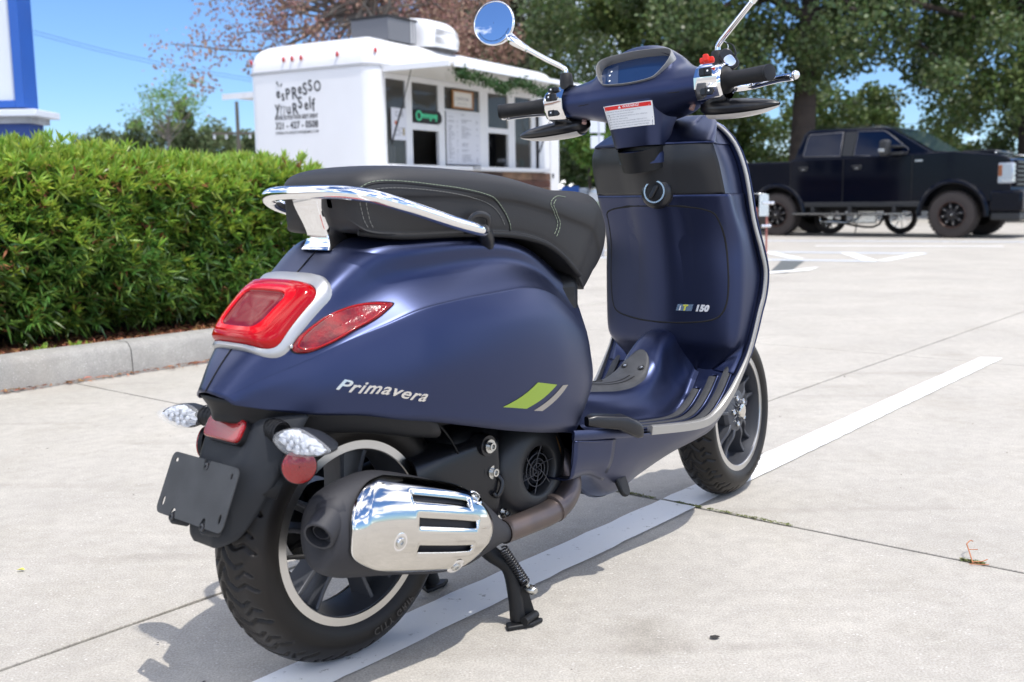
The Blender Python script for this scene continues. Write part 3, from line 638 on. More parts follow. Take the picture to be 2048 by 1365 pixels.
# floor strips
for s in (-1, 1):
    for y0, y1, xe, ze in ((.099, .099, .995, .345), (.130, .130, 1.025, .37), (.160, .163, 1.052, .395)):
        P = []
        path = [p for p in rimc if .655 <= p[0] <= xe + .04 and p[2] < ze + .012][::-1]
        path = [p for p in path if p[0] < 1.0 or p[2] > .30]
        for p in path[::2]: P.append((p[0], s * (y0 + (y1 - y0) * (p[0] - .65) / .4), p[2]))
        if len(P) < 4: continue
        Pn = np.array(P); T = np.gradient(Pn, axis=0); T /= np.linalg.norm(T, axis=1)[:, None]; N = np.stack([-T[:, 2], 0 * T[:, 0], T[:, 0]], 1)
        rows = [[tuple(q + n * h + np.array([0, s * w, 0])) for w, h in ((-.0095, -.002), (-.009, .0035), (-.003, .0045), (.003, .0045), (.009, .0035), (.0095, -.002))] for q, n in zip(Pn, N)]
        V, F = grid(rows, False, False, flip=(s > 0)); mk('floor_strip', (V, F), M_mat, SC, ang=60)
        rr = [tuple(q + n * .001 + np.array([0, s * .0125, 0])) for q, n in zip(Pn, N)]
        a = Pn[-1] + T[-1] * .006
        mk('strip_ridge', tube([*rr, tuple(a + np.array([0, s * .011, 0])), tuple(a + np.array([0, -s * .002, 0]))], .0026, 8, 2), M_blue, SC, ang=180)
# --- glovebox bulge
gz = [ # z, xc, x at .1, w_edge, x_edge, x_shield
 (.996,1.085,1.092,.080,1.094,1.100),(.980,1.035,1.055,.120,1.068,1.104),(.955,.965,1.005,.148,1.020,1.108),(.932,.930,.962,.163,.985,1.112),
 (.926,.926,.958,.166,.981,1.112),(.905,.928,.956,.174,.981,1.116),(.880,.933,.958,.179,.988,1.118),(.845,.946,.972,.181,1.000,1.122),(.812,.960,.985,.182,1.012,1.128),
 (.8112,.9604,.9854,.182,1.0125,1.128),(.770,.980,1.002,.184,1.030,1.132),(.700,1.000,1.022,.186,1.056,1.145),(.620,1.012,1.030,.189,1.060,1.155),(.540,1.018,1.034,.188,1.060,1.140),(.480,1.022,1.036,.184,1.058,1.118),(.455,1.026,1.039,.178,1.060,1.108),(.435,1.036,1.050,.165,1.068,1.098),(.410,1.050,1.062,.140,1.072,1.085),(.385,1.062,1.070,.110,1.070,1.070)]
def rimw(z):
    P = rimc[:60]; P = P[P[:, 2] > .365]; i = np.argsort(P[:, 2]); return float(np.interp(z, P[i, 2], P[i, 0])), float(np.interp(z, P[i, 2], P[i, 1]))
rows = []
for z, xc, xm, w, xe, xs in gz:
    k = min(w * .55, .1); nar = 1 if z > .8 else .55
    rows.append([(xc, 0, z), (xc + (xm - xc) * (.10 if z > .80 else .06), .022, z), (xc + (xm - xc) * (.42 if z > .8 else .3), .045, z), (xm - .004, .075, z), (xm + .002, .105 * min(1, w / .16), z), (xm + (xe - xm) * .45, w * .82, z), (xe, w, z), (xe + (xs - xe) * .45, min(w + .004, rimw(z)[1] - .010), z), (rimw(z)[0] - .004, rimw(z)[1] - .016, z)])
GC = np.array(rows)
top_c, up_c, lo_c = GC[:5], GC[4:9, :7], GC[9:]
for s_ in (-1, 1): mk('glovebox_side', surf(GC[4:9, 6:] * np.array([1, s_, 1]), 5, 4, flip=(s_ > 0)), M_blue, SC, ang=180)
mk('shield_top_cowl', surf(full(top_c), 6, 4), M_blue, SC, ang=180, solid=.003)
GU = surf(full(up_c), 5, 4); mk('upper_glovebox_panel', GU, mat('black_glovebox_plastic', (.020, .021, .024), rough=.42, bump=.1, bscale=1100), SC, ang=180, solid=.003)
GL = surf(full(lo_c), 6, 4); mk('lower_glovebox_panel', GL, M_blue, SC, ang=180, solid=.003)
gub = BVHTree.FromPolygons([tuple(v) for v in GU[0]], [tuple(f) for f in GU[1]]); glb = BVHTree.FromPolygons([tuple(v) for v in GL[0]], [tuple(f) for f in GL[1]])
def on_glove(y, z, off, bv=None):
    h = hit(bv or glb, (.5, y, z), (1, 0, 0)); return tuple(h[0] + h[1] * off) if h else (1.02, y, z)
door2 = cr(np.array([(a, b, 0) for a, b in [(.150,.772),(.08,.784),(0,.786),(-.08,.784),(-.143,.772),(-.160,.745),(-.168,.68),(-.172,.60),(-.165,.545),(-.14,.516),(-.08,.505),(0,.502),(.08,.505),(.14,.516),(.160,.540),(.166,.60),(.162,.68),(.158,.745)]]), 5, True)[:, :2]
dc = np.array([0, .645])
rows = [[on_glove(*(dc + (p - dc) * s), o_) for p in door2] for s, o_ in ((.993, -.001), (.991, .0014), (.985, .0022), (.85, .0022), (.6, .0022), (.3, .0022), (.01, .0022))]
GD = mk('glovebox_door', grid(rows, False, True, flip=False), M_blue, SC, ang=60)
mk('door_gap', tube([on_glove(p[0], p[1], .0006) for p in door2[::2]], .0036, 6, 2, closed=True), M_seam, SC, ang=180)
mk('panel_gap', tube([on_glove(y, .809, .0) for y in np.linspace(-.165, .165, 15)], .0012, 6, 3), M_seam, SC, ang=180)
# badge on the door: slanted plate and figures
def onb(a, b, c): return on_glove(-.045 - a, .533 + b, .003 + c)
sh = .35
bp_ = [(0, 0), (.038, 0), (.038 + .016 * sh, .016), (.016 * sh, .016)]
mk('badge_plate', ([onb(a, b, 0) for a, b in bp_] + [onb(a, b, .003) for a, b in bp_], [(0, 1, 2, 3)[::-1], (4, 5, 6, 7)] + [(i, (i + 1) % 4, 4 + (i + 1) % 4, 4 + i) for i in range(4)]), mat('badge_pale_blue', (.30, .42, .58), rough=.25, metal=.6), GD, ang=30)
v, f = text_vf('T', size=.018, extrude=.0006, bold=.0010, shear=.3); mk('badge_letter', ([onb(a + .016, b + .002, c + .0042) for a, b, c in v], f), mat('badge_yellow', (.62, .60, .08), rough=.3), GD, ang=0)
v, f = text_vf('i', size=.016, extrude=.0006, bold=.0006, shear=.3); mk('badge_letter', ([onb(a + .008, b + .002, c + .0042) for a, b, c in v], f), M_white, GD, ang=0)
v, f = text_vf('150', size=.0205, extrude=.0012, bold=.0012, shear=.3, spacing=1.1); mk('badge_figures', ([onb(a + .047, b + .001, c + .002) for a, b, c in v], f), mat('badge_figure_white', (.62, .63, .66), rough=.3), GD, ang=0)
# ignition and bag hook
ip = Vector(on_glove(-.027, .818, .0, gub)); inn = Vector((-1, -.15, .05)).normalized()
IG = mk('ignition_lock', lathe([(.040, -.012), (.039, .002), (.033, .008), (.0265, .010)], ip, inn, 36, False, True), M_blackg, SC, ang=50)
mk('lock_ring', lathe([(.0270, .008), (.0270, .0130), (.0232, .0130), (.0225, .009)], ip, inn, 40), M_bolt, IG, ang=40)
mk('lock_barrel', lathe([(.0215, .006), (.0215, .0105), (.019, .0115)], ip, inn, 32, False, True), M_black, IG, ang=40)
u_, v_, n_ = frame(inn); mk('lock_knob', prism(rrect(.034, .010, .004), ip + inn * .011, u_ * .5 + v_ * .87, v_ * .5 - u_ * .87, inn, .008), M_blackg, IG, ang=40, bev=.002)
hp = Vector(on_glove(.018, .886, 0, gub)); mk('bag_hook', cat(ball(tuple(hp + Vector((-.018, 0, 0))), .0105, 16), cyl(hp, hp + Vector((-.018, 0, 0)), .006)), M_blackg, SC, ang=60); mk('hook_recess', lathe([(.018, .001), (.015, .002), (.012, -.006)], hp, (-1, 0, .1), 24, False, True), M_seam, SC, ang=60)
# shroud between panel and column
mk('column_shroud', surf(np.array([[(1.0 + a * .085 * (1 if abs(math.cos(t)) > -1 else 1) - .0, 0, 0) for t in (0,)] for a in (0, 1)]), 1, 1) if False else lathe([(.061, -.030), (.061, -.010), (.059, -.003), (.054, .0), (.045, .0)], (.953, 0, .917), (-.10, 0, 1), 40, False, True), M_blue, SC, ang=60)
# passenger footrest folded at the skirt corner
fr = [(.495,-.180,.366),(.52,-.192,.364),(.56,-.204,.354),(.592,-.214,.340),(.606,-.220,.322)]
for s_ in (-1, 1):
    secs = [(.490, .180, .366, .010, .010), (.505, .186, .367, .016, .013), (.560, .203, .357, .019, .014), (.575, .208, .352, .023, .018), (.600, .217, .340, .025, .019), (.612, .222, .333, .018, .013)]
    rows = []
    for x, y, z, a_, b_ in secs:
        rows.append([(x + p[0] * .42, s_ * (y - p[0] * .9), z + p[1]) for p in rrect(2 * a_, 2 * b_, min(a_, b_) * .55, 3)])
    V, F = grid(np.array(rows), False, True, flip=(s_ > 0)); V = [tuple(v) for v in V]; k_ = len(rows[0])
    mk('footrest', (V, list(F) + [tuple(range(k_)), tuple(range(len(V) - k_, len(V)))]), M_blackg, SC, ang=35)
# --- wheels
def tread(theta, s, n, mir=1):
    # groove depth 0..1 as function of angle (radians) and cross position s in [-1,1]
    per = 2 * math.pi / n; D = np.zeros(theta.shape)
    segs = []   # polylines in (u, s): u in periods
    main = [(0.02, .05), (.42, .13), (.62, .34), (.50, .56), (.72, .80)]
    second = [(.52, -.02), (.86, .16), (1.06, .36), (.96, .52)]
    short = [(.30, .40), (.16, .56), (.30, .72)]
    for side in (1, -1):
        off = 0 if side > 0 else .5
        for pl, w in ((main, .060), (second, .048), (short, .040)):
            for a, b in zip(pl[:-1], pl[1:]): segs.append((a[0] + off, a[1] * side, b[0] + off, b[1] * side, w))
    u = (theta / per)
    asp = 2.1     # s unit vs period unit in metres handled by weights
    for (u0, s0, u1, s1, w) in segs:
        for k in (-1, 0, 1):
            du = (u % 1.0) - (u0 + k)
            ex, ey = u1 - u0, (s1 - s0) * 1.0; L2 = ex * ex + ey * ey
            t = np.clip((du * ex + (s - s0) * ey) / L2, 0, 1)
            d = np.hypot(du - t * ex, (s - s0) - t * ey)
            D = np.maximum(D, np.clip((w - d) / .022 + .5, 0, 1) if False else 1 - np.clip((d - w * .50) / .024, 0, 1))
    return D
def tyre_mesh(c, Ro, Wd, Rr, n, na=760, turned=False, cut=None):
    # cross-section: bead to bead
    ss = np.concatenate([np.linspace(-1.42, -1.0, 7)[:-1], np.linspace(-1, 1, 51), np.linspace(1, 1.42, 7)[1:]])
    th = np.linspace(0, 2 * np.pi, na, endpoint=False); TH, SS = np.meshgrid(th, ss, indexing='ij')
    a = np.clip(SS, -1, 1) * R(66)
    hw = Wd / 2; crown = .052
    Y = np.sin(a) / math.sin(R(66)) * hw * .965; Rad = Ro - crown * (1 - np.cos(a)) / (1 - math.cos(R(66))) * .72
    ext = np.clip(np.abs(SS) - 1, 0, .42) / .42
    Rsh = Ro - crown * .72
    Rad = np.where(ext > 0, Rsh + (Rr - Rsh) * ext, Rad); Y = np.where(ext > 0, np.sign(SS) * hw * (.965 + .05 * np.sin(ext * math.pi * .8) - .16 * ext ** 2), Y)
    D = tread(TH, SS, n) * (np.abs(SS) < .9); D = D * .0048
    Rad = Rad - D; Y = Y - np.sign(Y) * D * np.clip(np.abs(SS), 0, 1) * .6
    rib = (np.abs(ext - .42) < .05) * .0012 + (np.abs(ext - .9) < .06) * .0015; Y = Y + np.sign(SS) * rib
    V = np.stack([c[0] + Rad * np.cos(TH), c[1] + Y, c[2] + Rad * np.sin(TH)], -1)
    a_, b_ = V.shape[:2]; idx = np.arange(a_ * b_).reshape(a_, b_)
    nx = np.roll(idx, -1, 0); F = np.stack([idx[:, :-1], nx[:, :-1], nx[:, 1:], idx[:, 1:]], -1).reshape(-1, 4)[:, ::-1]
    V = V.reshape(-1, 3)
    if turned: Mx = np.array(M_S); V = V @ Mx[:3, :3].T + Mx[:3, 3]
    return V, F
def T_(vf, turned): return st(vf) if turned else vf
def wheel(name, c, Ro, Wd, turned, hub_out, n):
    Wp = empty(name); Wp.parent = SC
    for k in ('label', 'category'):
        if k in Wp: del Wp[k]
    V, F = tyre_mesh(c, Ro, Wd, .162, n, turned=turned); big('tyre', V, F, M_tyre, Wp, smooth=True)
    yo = -.0505 if not turned else -.046
    cx, cy, cz = c
    ax = (0, -1, 0)
    o = (cx, 0, cz)
    h = -yo
    def P(vf): return T_(vf, turned)
    mk('rim', P(cat(lathe([(.160, -h + .001), (.158, -h + .010), (.143, -h + .016), (.138, 0), (.143, h - .016), (.146, h - .003), (.1555, h - .001)], o, ax, 96))), M_wheel, Wp, ang=50)
    mk('rim_edge', P(cat(lathe([(.1475, h - .004), (.1468, h), (.1482, h + .0015), (.1665, h + .0005), (.1685, h - .002), (.1670, h - .006)], o, ax, 128), lathe([(.151, -h + .003), (.150, -h), (.1515, -h - .0015), (.1665, -h - .0005), (.1685, -h + .002)], o, ax, 128))), M_rim, Wp, ang=35)
    hy = hub_out
    mk('hub', P(cat(lathe([(.030, -.03), (.058, -.02), (.062, hy - .012), (.056, hy - .002), (.034, hy + .004), (.022, hy + .004)], o, ax, 48, True, True))), M_wheel, Wp, ang=35)
    # paired spokes
    for i in range(5):
        a0 = 2 * math.pi * i / 5 + (.35 if turned else .2)
        for sgn in (-1, 1):
            pts = []
            for r, da, w, d0, d1 in ((.030, .34, .012, -.012, hy - .004), (.070, .24, .0105, -.010, hy + .000), (.110, .19, .0090, -.012, h - .020), (.148, .18, .0095, -.018, h - .016)):
                a = a0 + sgn * da; cr_, sr = math.cos(a), math.sin(a); tx_, tz_ = -sr, cr_
                pts.append([(cx + cr_ * r - tx_ * w, -d0, cz + sr * r - tz_ * w), (cx + cr_ * r + tx_ * w, -d0, cz + sr * r + tz_ * w), (cx + cr_ * r + tx_ * w * .45, -d1, cz + sr * r + tz_ * w * .45), (cx + cr_ * r - tx_ * w * .45, -d1, cz + sr * r - tz_ * w * .45)])
            G = cr(np.array(pts), 4); V_, F_ = grid(G, False, True, flip=True); mk('spoke', P(([tuple(v) for v in V_], list(F_) + [(0, 1, 2, 3), (len(V_) - 1, len(V_) - 2, len(V_) - 3, len(V_) - 4)])), M_wheel, Wp, ang=40, bev=.002)
    return Wp
RW = wheel('rear_wheel', (0, 0, .236), .236, .122, False, .030, 21)
FW = wheel('front_wheel', (1.34, 0, .229), .229, .112, True, .040, 21)
mk('valve_stem', tube([(-.150, -.030, .225), (-.120, -.038, .222), (-.100, -.046, .220)], [.004, .004, .005], 10, 3), M_rubber, RW, ang=60)
# sidewall lettering, faintly raised
def arc_text(s, c, y, r, a0, size, m, par, turned=False):
    V, F = text_vf(s, size=size, extrude=.0006, spacing=1.25); out = []
    for a, b, z in V:
        th = a0 + a / r; rr = r + b; out.append((c[0] + rr * math.cos(th), y - z, c[2] + rr * math.sin(th)))
    mk('sidewall_lettering', T_((out, [f[::-1] for f in F]), turned), m, par, ang=0)
M_raised = mat('raised_rubber', (.055, .050, .046), rough=.45)
arc_text('CITY GRIP', (0, 0, .236), -.0635, .183, R(-83), .018, M_raised, RW); arc_text('110/70-12  M/C', (1.34, 0, .229), -.0585, .178, R(-85), .014, M_raised, FW, True)
# front hub details
for i in range(5):
    a = 2 * math.pi * i / 5 + .6; x, z = 1.34 + .036 * math.cos(a), .229 + .036 * math.sin(a)
    mk('wheel_bolt', st(cat(lathe([(.0078, .036), (.0078, .048), (.0055, .050), (.0030, .048)], (x, 0, z), (0, -1, 0), 14, False, True))), M_bolt, FW, ang=40)
    mk('wheel_bolt', cat(lathe([(.009, .028), (.009, .040), (.007, .043)], (x - 1.34, 0, z + .007), (0, -1, 0), 14, False, True)), M_bolt, RW, ang=40)
for i in range(15):
    a = 2 * math.pi * i / 15; c_, s_ = math.cos(a), math.sin(a)
    mk('hub_fin', st(tube([(1.34 + .020 * c_, -.046, .229 + .020 * s_), (1.34 + .050 * c_, -.038, .229 + .050 * s_)], [.0035, .002], 6, 1)), M_wheel, FW, ang=60)
mk('hub_cap', st(lathe([(.020, .040), (.020, .054), (.018, .058), (.012, .060)], (1.34, 0, .229), (0, -1, 0), 32, False, True)), M_chrome2, FW, ang=40)
mk('brake_disc', st(lathe([(.100, -.050), (.100, -.054), (.062, -.054), (.062, -.050), (.1, -.050)], (1.34, 0, .229), (0, -1, 0), 64)), M_rim, FW, ang=40)
mk('suspension_arm', st(tube([(1.34, .068, .229), (1.30, .082, .27), (1.235, .075, .33), (1.22, .05, .42)], [.028, .024, .022, .026], 14, 5)), M_wheel, SC, ang=180)
mk('steering_column', st(tube([(1.225, .03, .40), (1.15, .0, .55), (.98, 0, .90)], [.03, .028, .026], 14, 3)), M_black, SC, ang=180)
mk('shock_absorber', st(tube([(1.36, .075, .26), (1.31, .07, .36), (1.27, .06, .46)], .022, 14, 3)), M_bolt, SC, ang=60)
cal = mk('brake_caliper', st(box(1.365, 1.425, .038, .085, .275, .335)), M_black, SC, ang=30, bev=.008)
# front mudguard
rows = []
for i in range(25):
    a = R(70 + 105 * i / 24); w = .074 if 2 < i < 22 else .06
    rows.append([(1.34 + (.262 - .035 * abs(f) ** 3) * math.cos(a), w * f, .235 + (.262 - .035 * abs(f) ** 3) * math.sin(a)) for f in np.linspace(-1, 1, 11)])
mk('front_mudguard', st(grid(rows)), M_blue, SC, ang=180, solid=.003)
# rear inner wheel arch
rows = []
for i in range(22):
    a = R(25 + 125 * i / 21); rows.append([(.0 + (.262 - .03 * abs(f) ** 3) * math.cos(a), .105 * f, .236 + (.262 - .03 * abs(f) ** 3) * math.sin(a)) for f in np.linspace(-1, 1, 9)])
mk('inner_wheel_arch', grid(rows), M_black, SC, ang=180, solid=.003)
mk('under_seat_tub', cat(box(.10, .56, -.12, .12, .40, .66)), M_black, SC, ang=30, bev=.03)
# --- engine
EN = mk('engine_case', cat(box(.20, .44, -.095, .10, .20, .38)), M_black, SC, ang=30, bev=.03, seg=3)
mk('swing_arm', tube([(.30, .055, .27), (.15, .085, .25), (.0, .095, .236)], [.075, .06, .06], 18, 5, sx=1, sy=.55), M_black, EN, ang=180)
mk('belt_cover', cat(box(-.06, .42, .09, .15, .17, .32)), M_flap, EN, ang=30, bev=.03, seg=3)
mk('engine_shroud', surf(np.array([[(x, y0, z1), (x, -.115 + o, z1 - .005), (x, -.128 + o, z1 - .03), (x, -.128 + o, z0 + .03), (x, -.11 + o, z0), (x, y0, z0)] for x, y0, z0, z1, o in ((.12, -.04, .25, .345, .045), (.17, -.04, .23, .355, .03), (.24, -.04, .21, .365, .012), (.285, -.04, .20, .37, .0), (.30, -.04, .21, .36, .02))]), 5, 4), M_blackg, EN, ang=180)
fc = (.392, -.07, .281); ax = (0, -1, 0)
FAN = mk('fan_cover', lathe([(.104, 0), (.104, .035), (.098, .052), (.085, .064), (.066, .070), (.052, .071), (.048, .067), (.047, .045)], fc, ax, 64), mat('fan_cover_plastic', (.018, .019, .021), rough=.42, bump=.15, bscale=1200), EN, ang=180)
mk('fan_duct', tube([(.45, -.09, .25), (.50, -.085, .22), (.53, -.08, .215)], [.06, .045, .03], 16, 4, sy=.5), M_black, EN, ang=180)
mk('fan_backplate', lathe([(.047, .02), (.001, .02)], fc, ax, 32), M_seam, FAN, ang=0)
M_grill = mat('grille_plastic', (.05, .05, .055), rough=.35)
def fp(r, a, h): return (fc[0] + r * math.cos(a), fc[1] - h, fc[2] + r * math.sin(a))
for r in (.013, .022, .033): mk('grille_ring', tube([fp(r, 2 * math.pi * i / 24, .063) for i in range(24)], .0011, 6, 1, closed=True), M_grill, FAN, ang=180)
for i in range(6):
    a = i * math.pi / 3 + .3; mk('grille_bar', tube([fp(.004, a + 1.0, .063), fp(.02, a + .25, .063), fp(.048, a, .065)], .0011, 6, 4), M_grill, FAN, ang=180)
for i in range(11):
    a = i * 2 * math.pi / 11; mk('fan_blade', prism([(.014, -.001), (.043, -.001), (.043, .001), (.014, .001)], fp(0, 0, .022), (math.cos(a), 0, math.sin(a)), (-math.sin(a), 0, math.cos(a)), (-math.sin(a) * .4, -1, math.cos(a) * .4), .016), M_wheel, FAN, ang=0)
for x, y, z in ((.262, -.128, .352), (.272, -.125, .300), (.318, -.110, .208), (.50, -.125, .185)):
    mk('engine_bolt', cat(lathe([(.013, 0), (.013, .003), (.0075, .003), (.0075, .010), (.0045, .010), (.0035, .005)], (x, y, z), ax, 18, False, True)), M_bolt, EN, ang=40)
mk('hose_clip', tube([(.278, -.128, .296), (.285, -.137, .280), (.278, -.138, .262), (.272, -.134, .255), (.266, -.13, .262)], .005, 8, 5), M_blackg, EN, ang=180)
mk('bolt_boss', cat(*[lathe([(.022, -.03), (.020, .0)], (x, y, z), ax, 18, False, True) for x, y, z in ((.262, -.126, .352), (.272, -.122, .30))]), M_blackg, EN, ang=40)
# rear drum/calliper shapes behind the wheel
mk('hub_carrier', cat(lathe([(.075, -.055), (.078, -.085), (.05, -.105), (.02, -.11)], (0, 0, .236), ax, 36, False, True)), mat('cast_aluminium', (.42, .41, .39), rough=.5, metal=.8, bump=.3, bscale=300), EN, ang=50)
mk('brake_cable', tube([(.0, .09, .20), (-.05, .10, .17), (-.02, .10, .12), (.06, .10, .12), (.15, .11, .17)], .006, 8, 5), M_rubber, EN, ang=180)
# --- exhaust
EX = mk('muffler', surf(np.array([[ (cx_ + ry * 0 + dx * math.sin(t), cy_ + ry * math.cos(t), cz_ + rz * math.sin(t)) for t in np.linspace(0, 2 * math.pi, 16, endpoint=False)] for cx_, cy_, cz_, ry, rz, dx in
     ((-.158,-.150,.300,.012,.018,0),(-.160,-.150,.300,.036,.048,.006),(-.148,-.150,.298,.050,.064,.014),(-.110,-.150,.294,.056,.078,.020),(-.06,-.150,.288,.060,.084,.022),(.02,-.150,.266,.060,.081,.022),(.10,-.150,.240,.058,.076,.022),(.165,-.150,.220,.050,.064,.020),(.215,-.150,.205,.036,.042,.014),(.262,-.150,.191,.021,.021,.006),(.285,-.150,.186,.0205,.0205,.005))]), 5, 3, cb=True, flip=True), M_muff, SC, ang=180)
mk('end_cap', lathe([(.012, 0), (.001, .002)], (-.158, -.150, .300), (-1, 0, 0), 16), M_muff, EX)
tip = mk('tail_pipe', cat(lathe([(.026, -.04), (.026, .032), (.0245, .034), (.0210, .034), (.0200, 0), (.0200, -.02)], (-.152, -.170, .316), (-.86, -.34, -.38), 32)), M_muff, EX, ang=40)
mk('pipe_bore', lathe([(.0185, 0), (.001, 0)], (-.152, -.170, .316), (-.86, -.34, -.38), 20), M_seam, EX, ang=0)
mk('bore_ring', lathe([(.012, .010), (.014, .024), (.0125, .024), (.0105, .010)], (-.152, -.170, .316), (-.86, -.34, -.38), 24), M_muff, EX, ang=40)
mk('pipe_collar', lathe([(.032, -.035), (.031, -.014), (.026, -.006)], (-.152, -.170, .316), (-.86, -.34, -.38), 28), M_muff, EX, ang=180)
mk('header_pipe', tube([(.272, -.150, .189), (.34, -.150, .190), (.41, -.150, .194), (.455, -.148, .208), (.485, -.140, .235), (.49, -.12, .28), (.46, -.08, .33)], [.0235, .0235, .0245, .0255, .024, .022, .02], 20, 6), M_pipe, EX, ang=180)
mk('pipe_joint', lathe([(.0235, -.007), (.0285, -.005), (.0285, .005), (.0235, .007)], (.425, -.149, .199), (1, .02, .22), 28), M_pipe, EX, ang=50)
# heat shield: patch of the muffler surface, lifted, with slots
axd = Vector((.215 + .115, 0, .205 - .297)).normalized(); ax0 = Vector((-.115, -.150, .297)); axu = Vector((-axd.z, 0, axd.x))
QC = cr(np.array([(-.03, .060, 0), (0, .0685, 0), (.05, .0725, 0), (.14, .0715, 0), (.22, .068, 0), (.29, .058, 0), (.34, .045, 0)]), 10)
def hs(s, a, off):      # s along the axis in metres, a angle from straight out (-y) upwards
    p = ax0 + axd * s; q = np.interp(s, QC[:, 0], QC[:, 1])
    ry, rz = q * .86, q * 1.17
    return tuple(p + Vector((0, -math.cos(a) * (ry + off), 0)) + axu * (math.sin(a) * (rz + off)))
slots = [(.098, .235, R(36), R(44)), (.108, .252, R(10), R(19)), (.115, .248, R(-17), R(-9))]
def inside(s, a):
    for s0, s1, a0, a1 in slots:
        ss0 = s0 + (R(40) - a) * 0
        if s0 <= s <= s1 and a0 <= a <= a1: return True
    return False
E0c = cr(np.array([(R(a_), b_, 0) for a_, b_ in ((-48, .190), (-44, .135), (-38, .035), (-28, -.008), (-8, -.020), (15, -.024), (38, -.016), (58, .008), (70, .04), (80, .09))]), 8)
E1c = cr(np.array([(R(a_), b_, 0) for a_, b_ in ((-48, .232), (-42, .252), (-30, .280), (-12, .308), (12, .318), (34, .306), (54, .280), (70, .245), (80, .21))]), 8)
def edge(a):   # start and end of the shield along s for angle a
    s0 = np.interp(a, E0c[:, 0], E0c[:, 1]); s1 = np.interp(a, E1c[:, 0], E1c[:, 1])
    return s0, s1
aa = np.unique(np.concatenate([np.linspace(R(-46), R(78), 60)] + [[a0 - .02, a0, a1, a1 + .02] for _, _, a0, a1 in slots])); nS = 80
V = []; F = []
for i, a in enumerate(aa):
    s0, s1 = edge(a)
    for j in range(nS + 1):
        s = s0 + (s1 - s0) * j / nS; e = min(j, nS - j) / nS; ee = min(i, len(aa) - 1 - i) / len(aa)
        off = .010 * min(1, e * 14) ** .5 * min(1, ee * 14) ** .5
        for q0, q1, b0, b1 in slots:      # pressed lips above each slot
            dd = max(max(b0 - a, a - b1, 0) * .07, q0 - s, s - q1, 0)
            off += -.0028 * max(0, 1 - dd / .006)
        V.append(hs(s, a, off))
for i in range(len(aa) - 1):
    for j in range(nS):
        a = (aa[i] + aa[i + 1]) / 2; s0, s1 = edge(a); s = s0 + (s1 - s0) * (j + .5) / nS
        if not inside(s, a): F.append((i * (nS + 1) + j, i * (nS + 1) + j + 1, (i + 1) * (nS + 1) + j + 1, (i + 1) * (nS + 1) + j))
HS = mk('heat_shield', (V, F), M_chrome2, EX, ang=180, solid=.0022, soff=1)
for s, a in ((.068, R(-6)), (.262, R(52)), (.226, R(-36))):
    p = Vector(hs(s, a, .010)); n = (Vector(hs(s, a, .02)) - p).normalized()
    mk('bolt_seat', lathe([(.0165, .0005), (.0125, .0030), (.0105, .0008), (.009, .0004)], p, n, 28, False, True), M_chrome, HS, ang=180)
    mk('shield_bolt', lathe([(.0085, 0), (.0085, .004), (.0070, .0055), (.0035, .0055), (.003, .003)], p, n, 20, False, True), M_bolt, HS, ang=40)
# --- centre stand
ST = mk('centre_stand', cat(tube([(.235, -.105, .185), (.262, -.125, .145), (.285, -.150, .115), (.293, -.158, .06), (.296, -.162, .012)], [.016, .016, .014, .014, .015], 14, 5)), M_black, SC, ang=60)
mk('stand_leg', tube([(.235, .085, .185), (.262, .095, .145), (.295, .10, .10), (.315, .102, .05), (.325, .10, .014)], [.016, .016, .014, .014, .015], 14, 5), M_black, ST, ang=60)
mk('cross_tube', cyl((.235, -.12, .185), (.235, .12, .185), .016), M_black, ST, ang=50)
mk('stand_foot', prism([(-.030, -.008), (.020, -.020), (.052, -.010), (.040, .010), (-.020, .014)], (.290, -.168, .001), (.96, -.26, 0), (.26, .96, 0), (0, 0, 1), .009), M_black, ST, ang=30, bev=.003)
mk('stand_foot', prism([(-.030, -.014), (.020, -.014), (.045, .0), (.030, .016), (-.020, .014)], (.325, .10, .001), (1, 0, 0), (0, 1, 0), (0, 0, 1), .009), M_black, ST, ang=30, bev=.003)
mk('stand_web', prism([(0, 0), (.034, .0), (.010, .075), (0, .080)], (.300, -.168, .008), (.95, -.3, 0), (0, 0, 1), (.3, .95, 0), .004), M_black, ST, ang=30)
mk('stand_web', prism([(0, 0), (-.05, .01), (-.01, .095), (0, .10)], (.315, .104, .01), (.95, .3, 0), (0, 0, 1), (-.3, .95, 0), .004), M_black, ST, ang=30)
mk('stand_cross_pin', cyl((.288, -.185, .016), (.330, -.178, .016), .008), M_black, ST, ang=50)
# spring
sa_, sb_ = Vector((.262, -.158, .160)), Vector((.305, -.176, .085)); sn = (sb_ - sa_).normalized(); su, sv, _ = frame(sn)
N_ = 15; P = [tuple(sa_ + (sb_ - sa_) * (i / (N_ * 10)) + (su * math.cos(i * 2 * math.pi / 10) + sv * math.sin(i * 2 * math.pi / 10)) * .0085) for i in range(N_ * 10)]
mk('stand_spring', tube(P, .0018, 6, 1), M_blackg, ST, ang=180)
mk('spring_anchor', cat(cyl(sb_ - sn * .002, sb_ + sn * .016, .004), lathe([(.009, -.008), (.0095, .008), (.006, .014)], sb_ + sn * .016, (0, -1, 0), 14, True, True)), M_bolt, ST, ang=50)
mk('stand_bracket', cat(box(.20, .27, -.10, .08, .175, .225)), M_black, EN, ang=30, bev=.008)
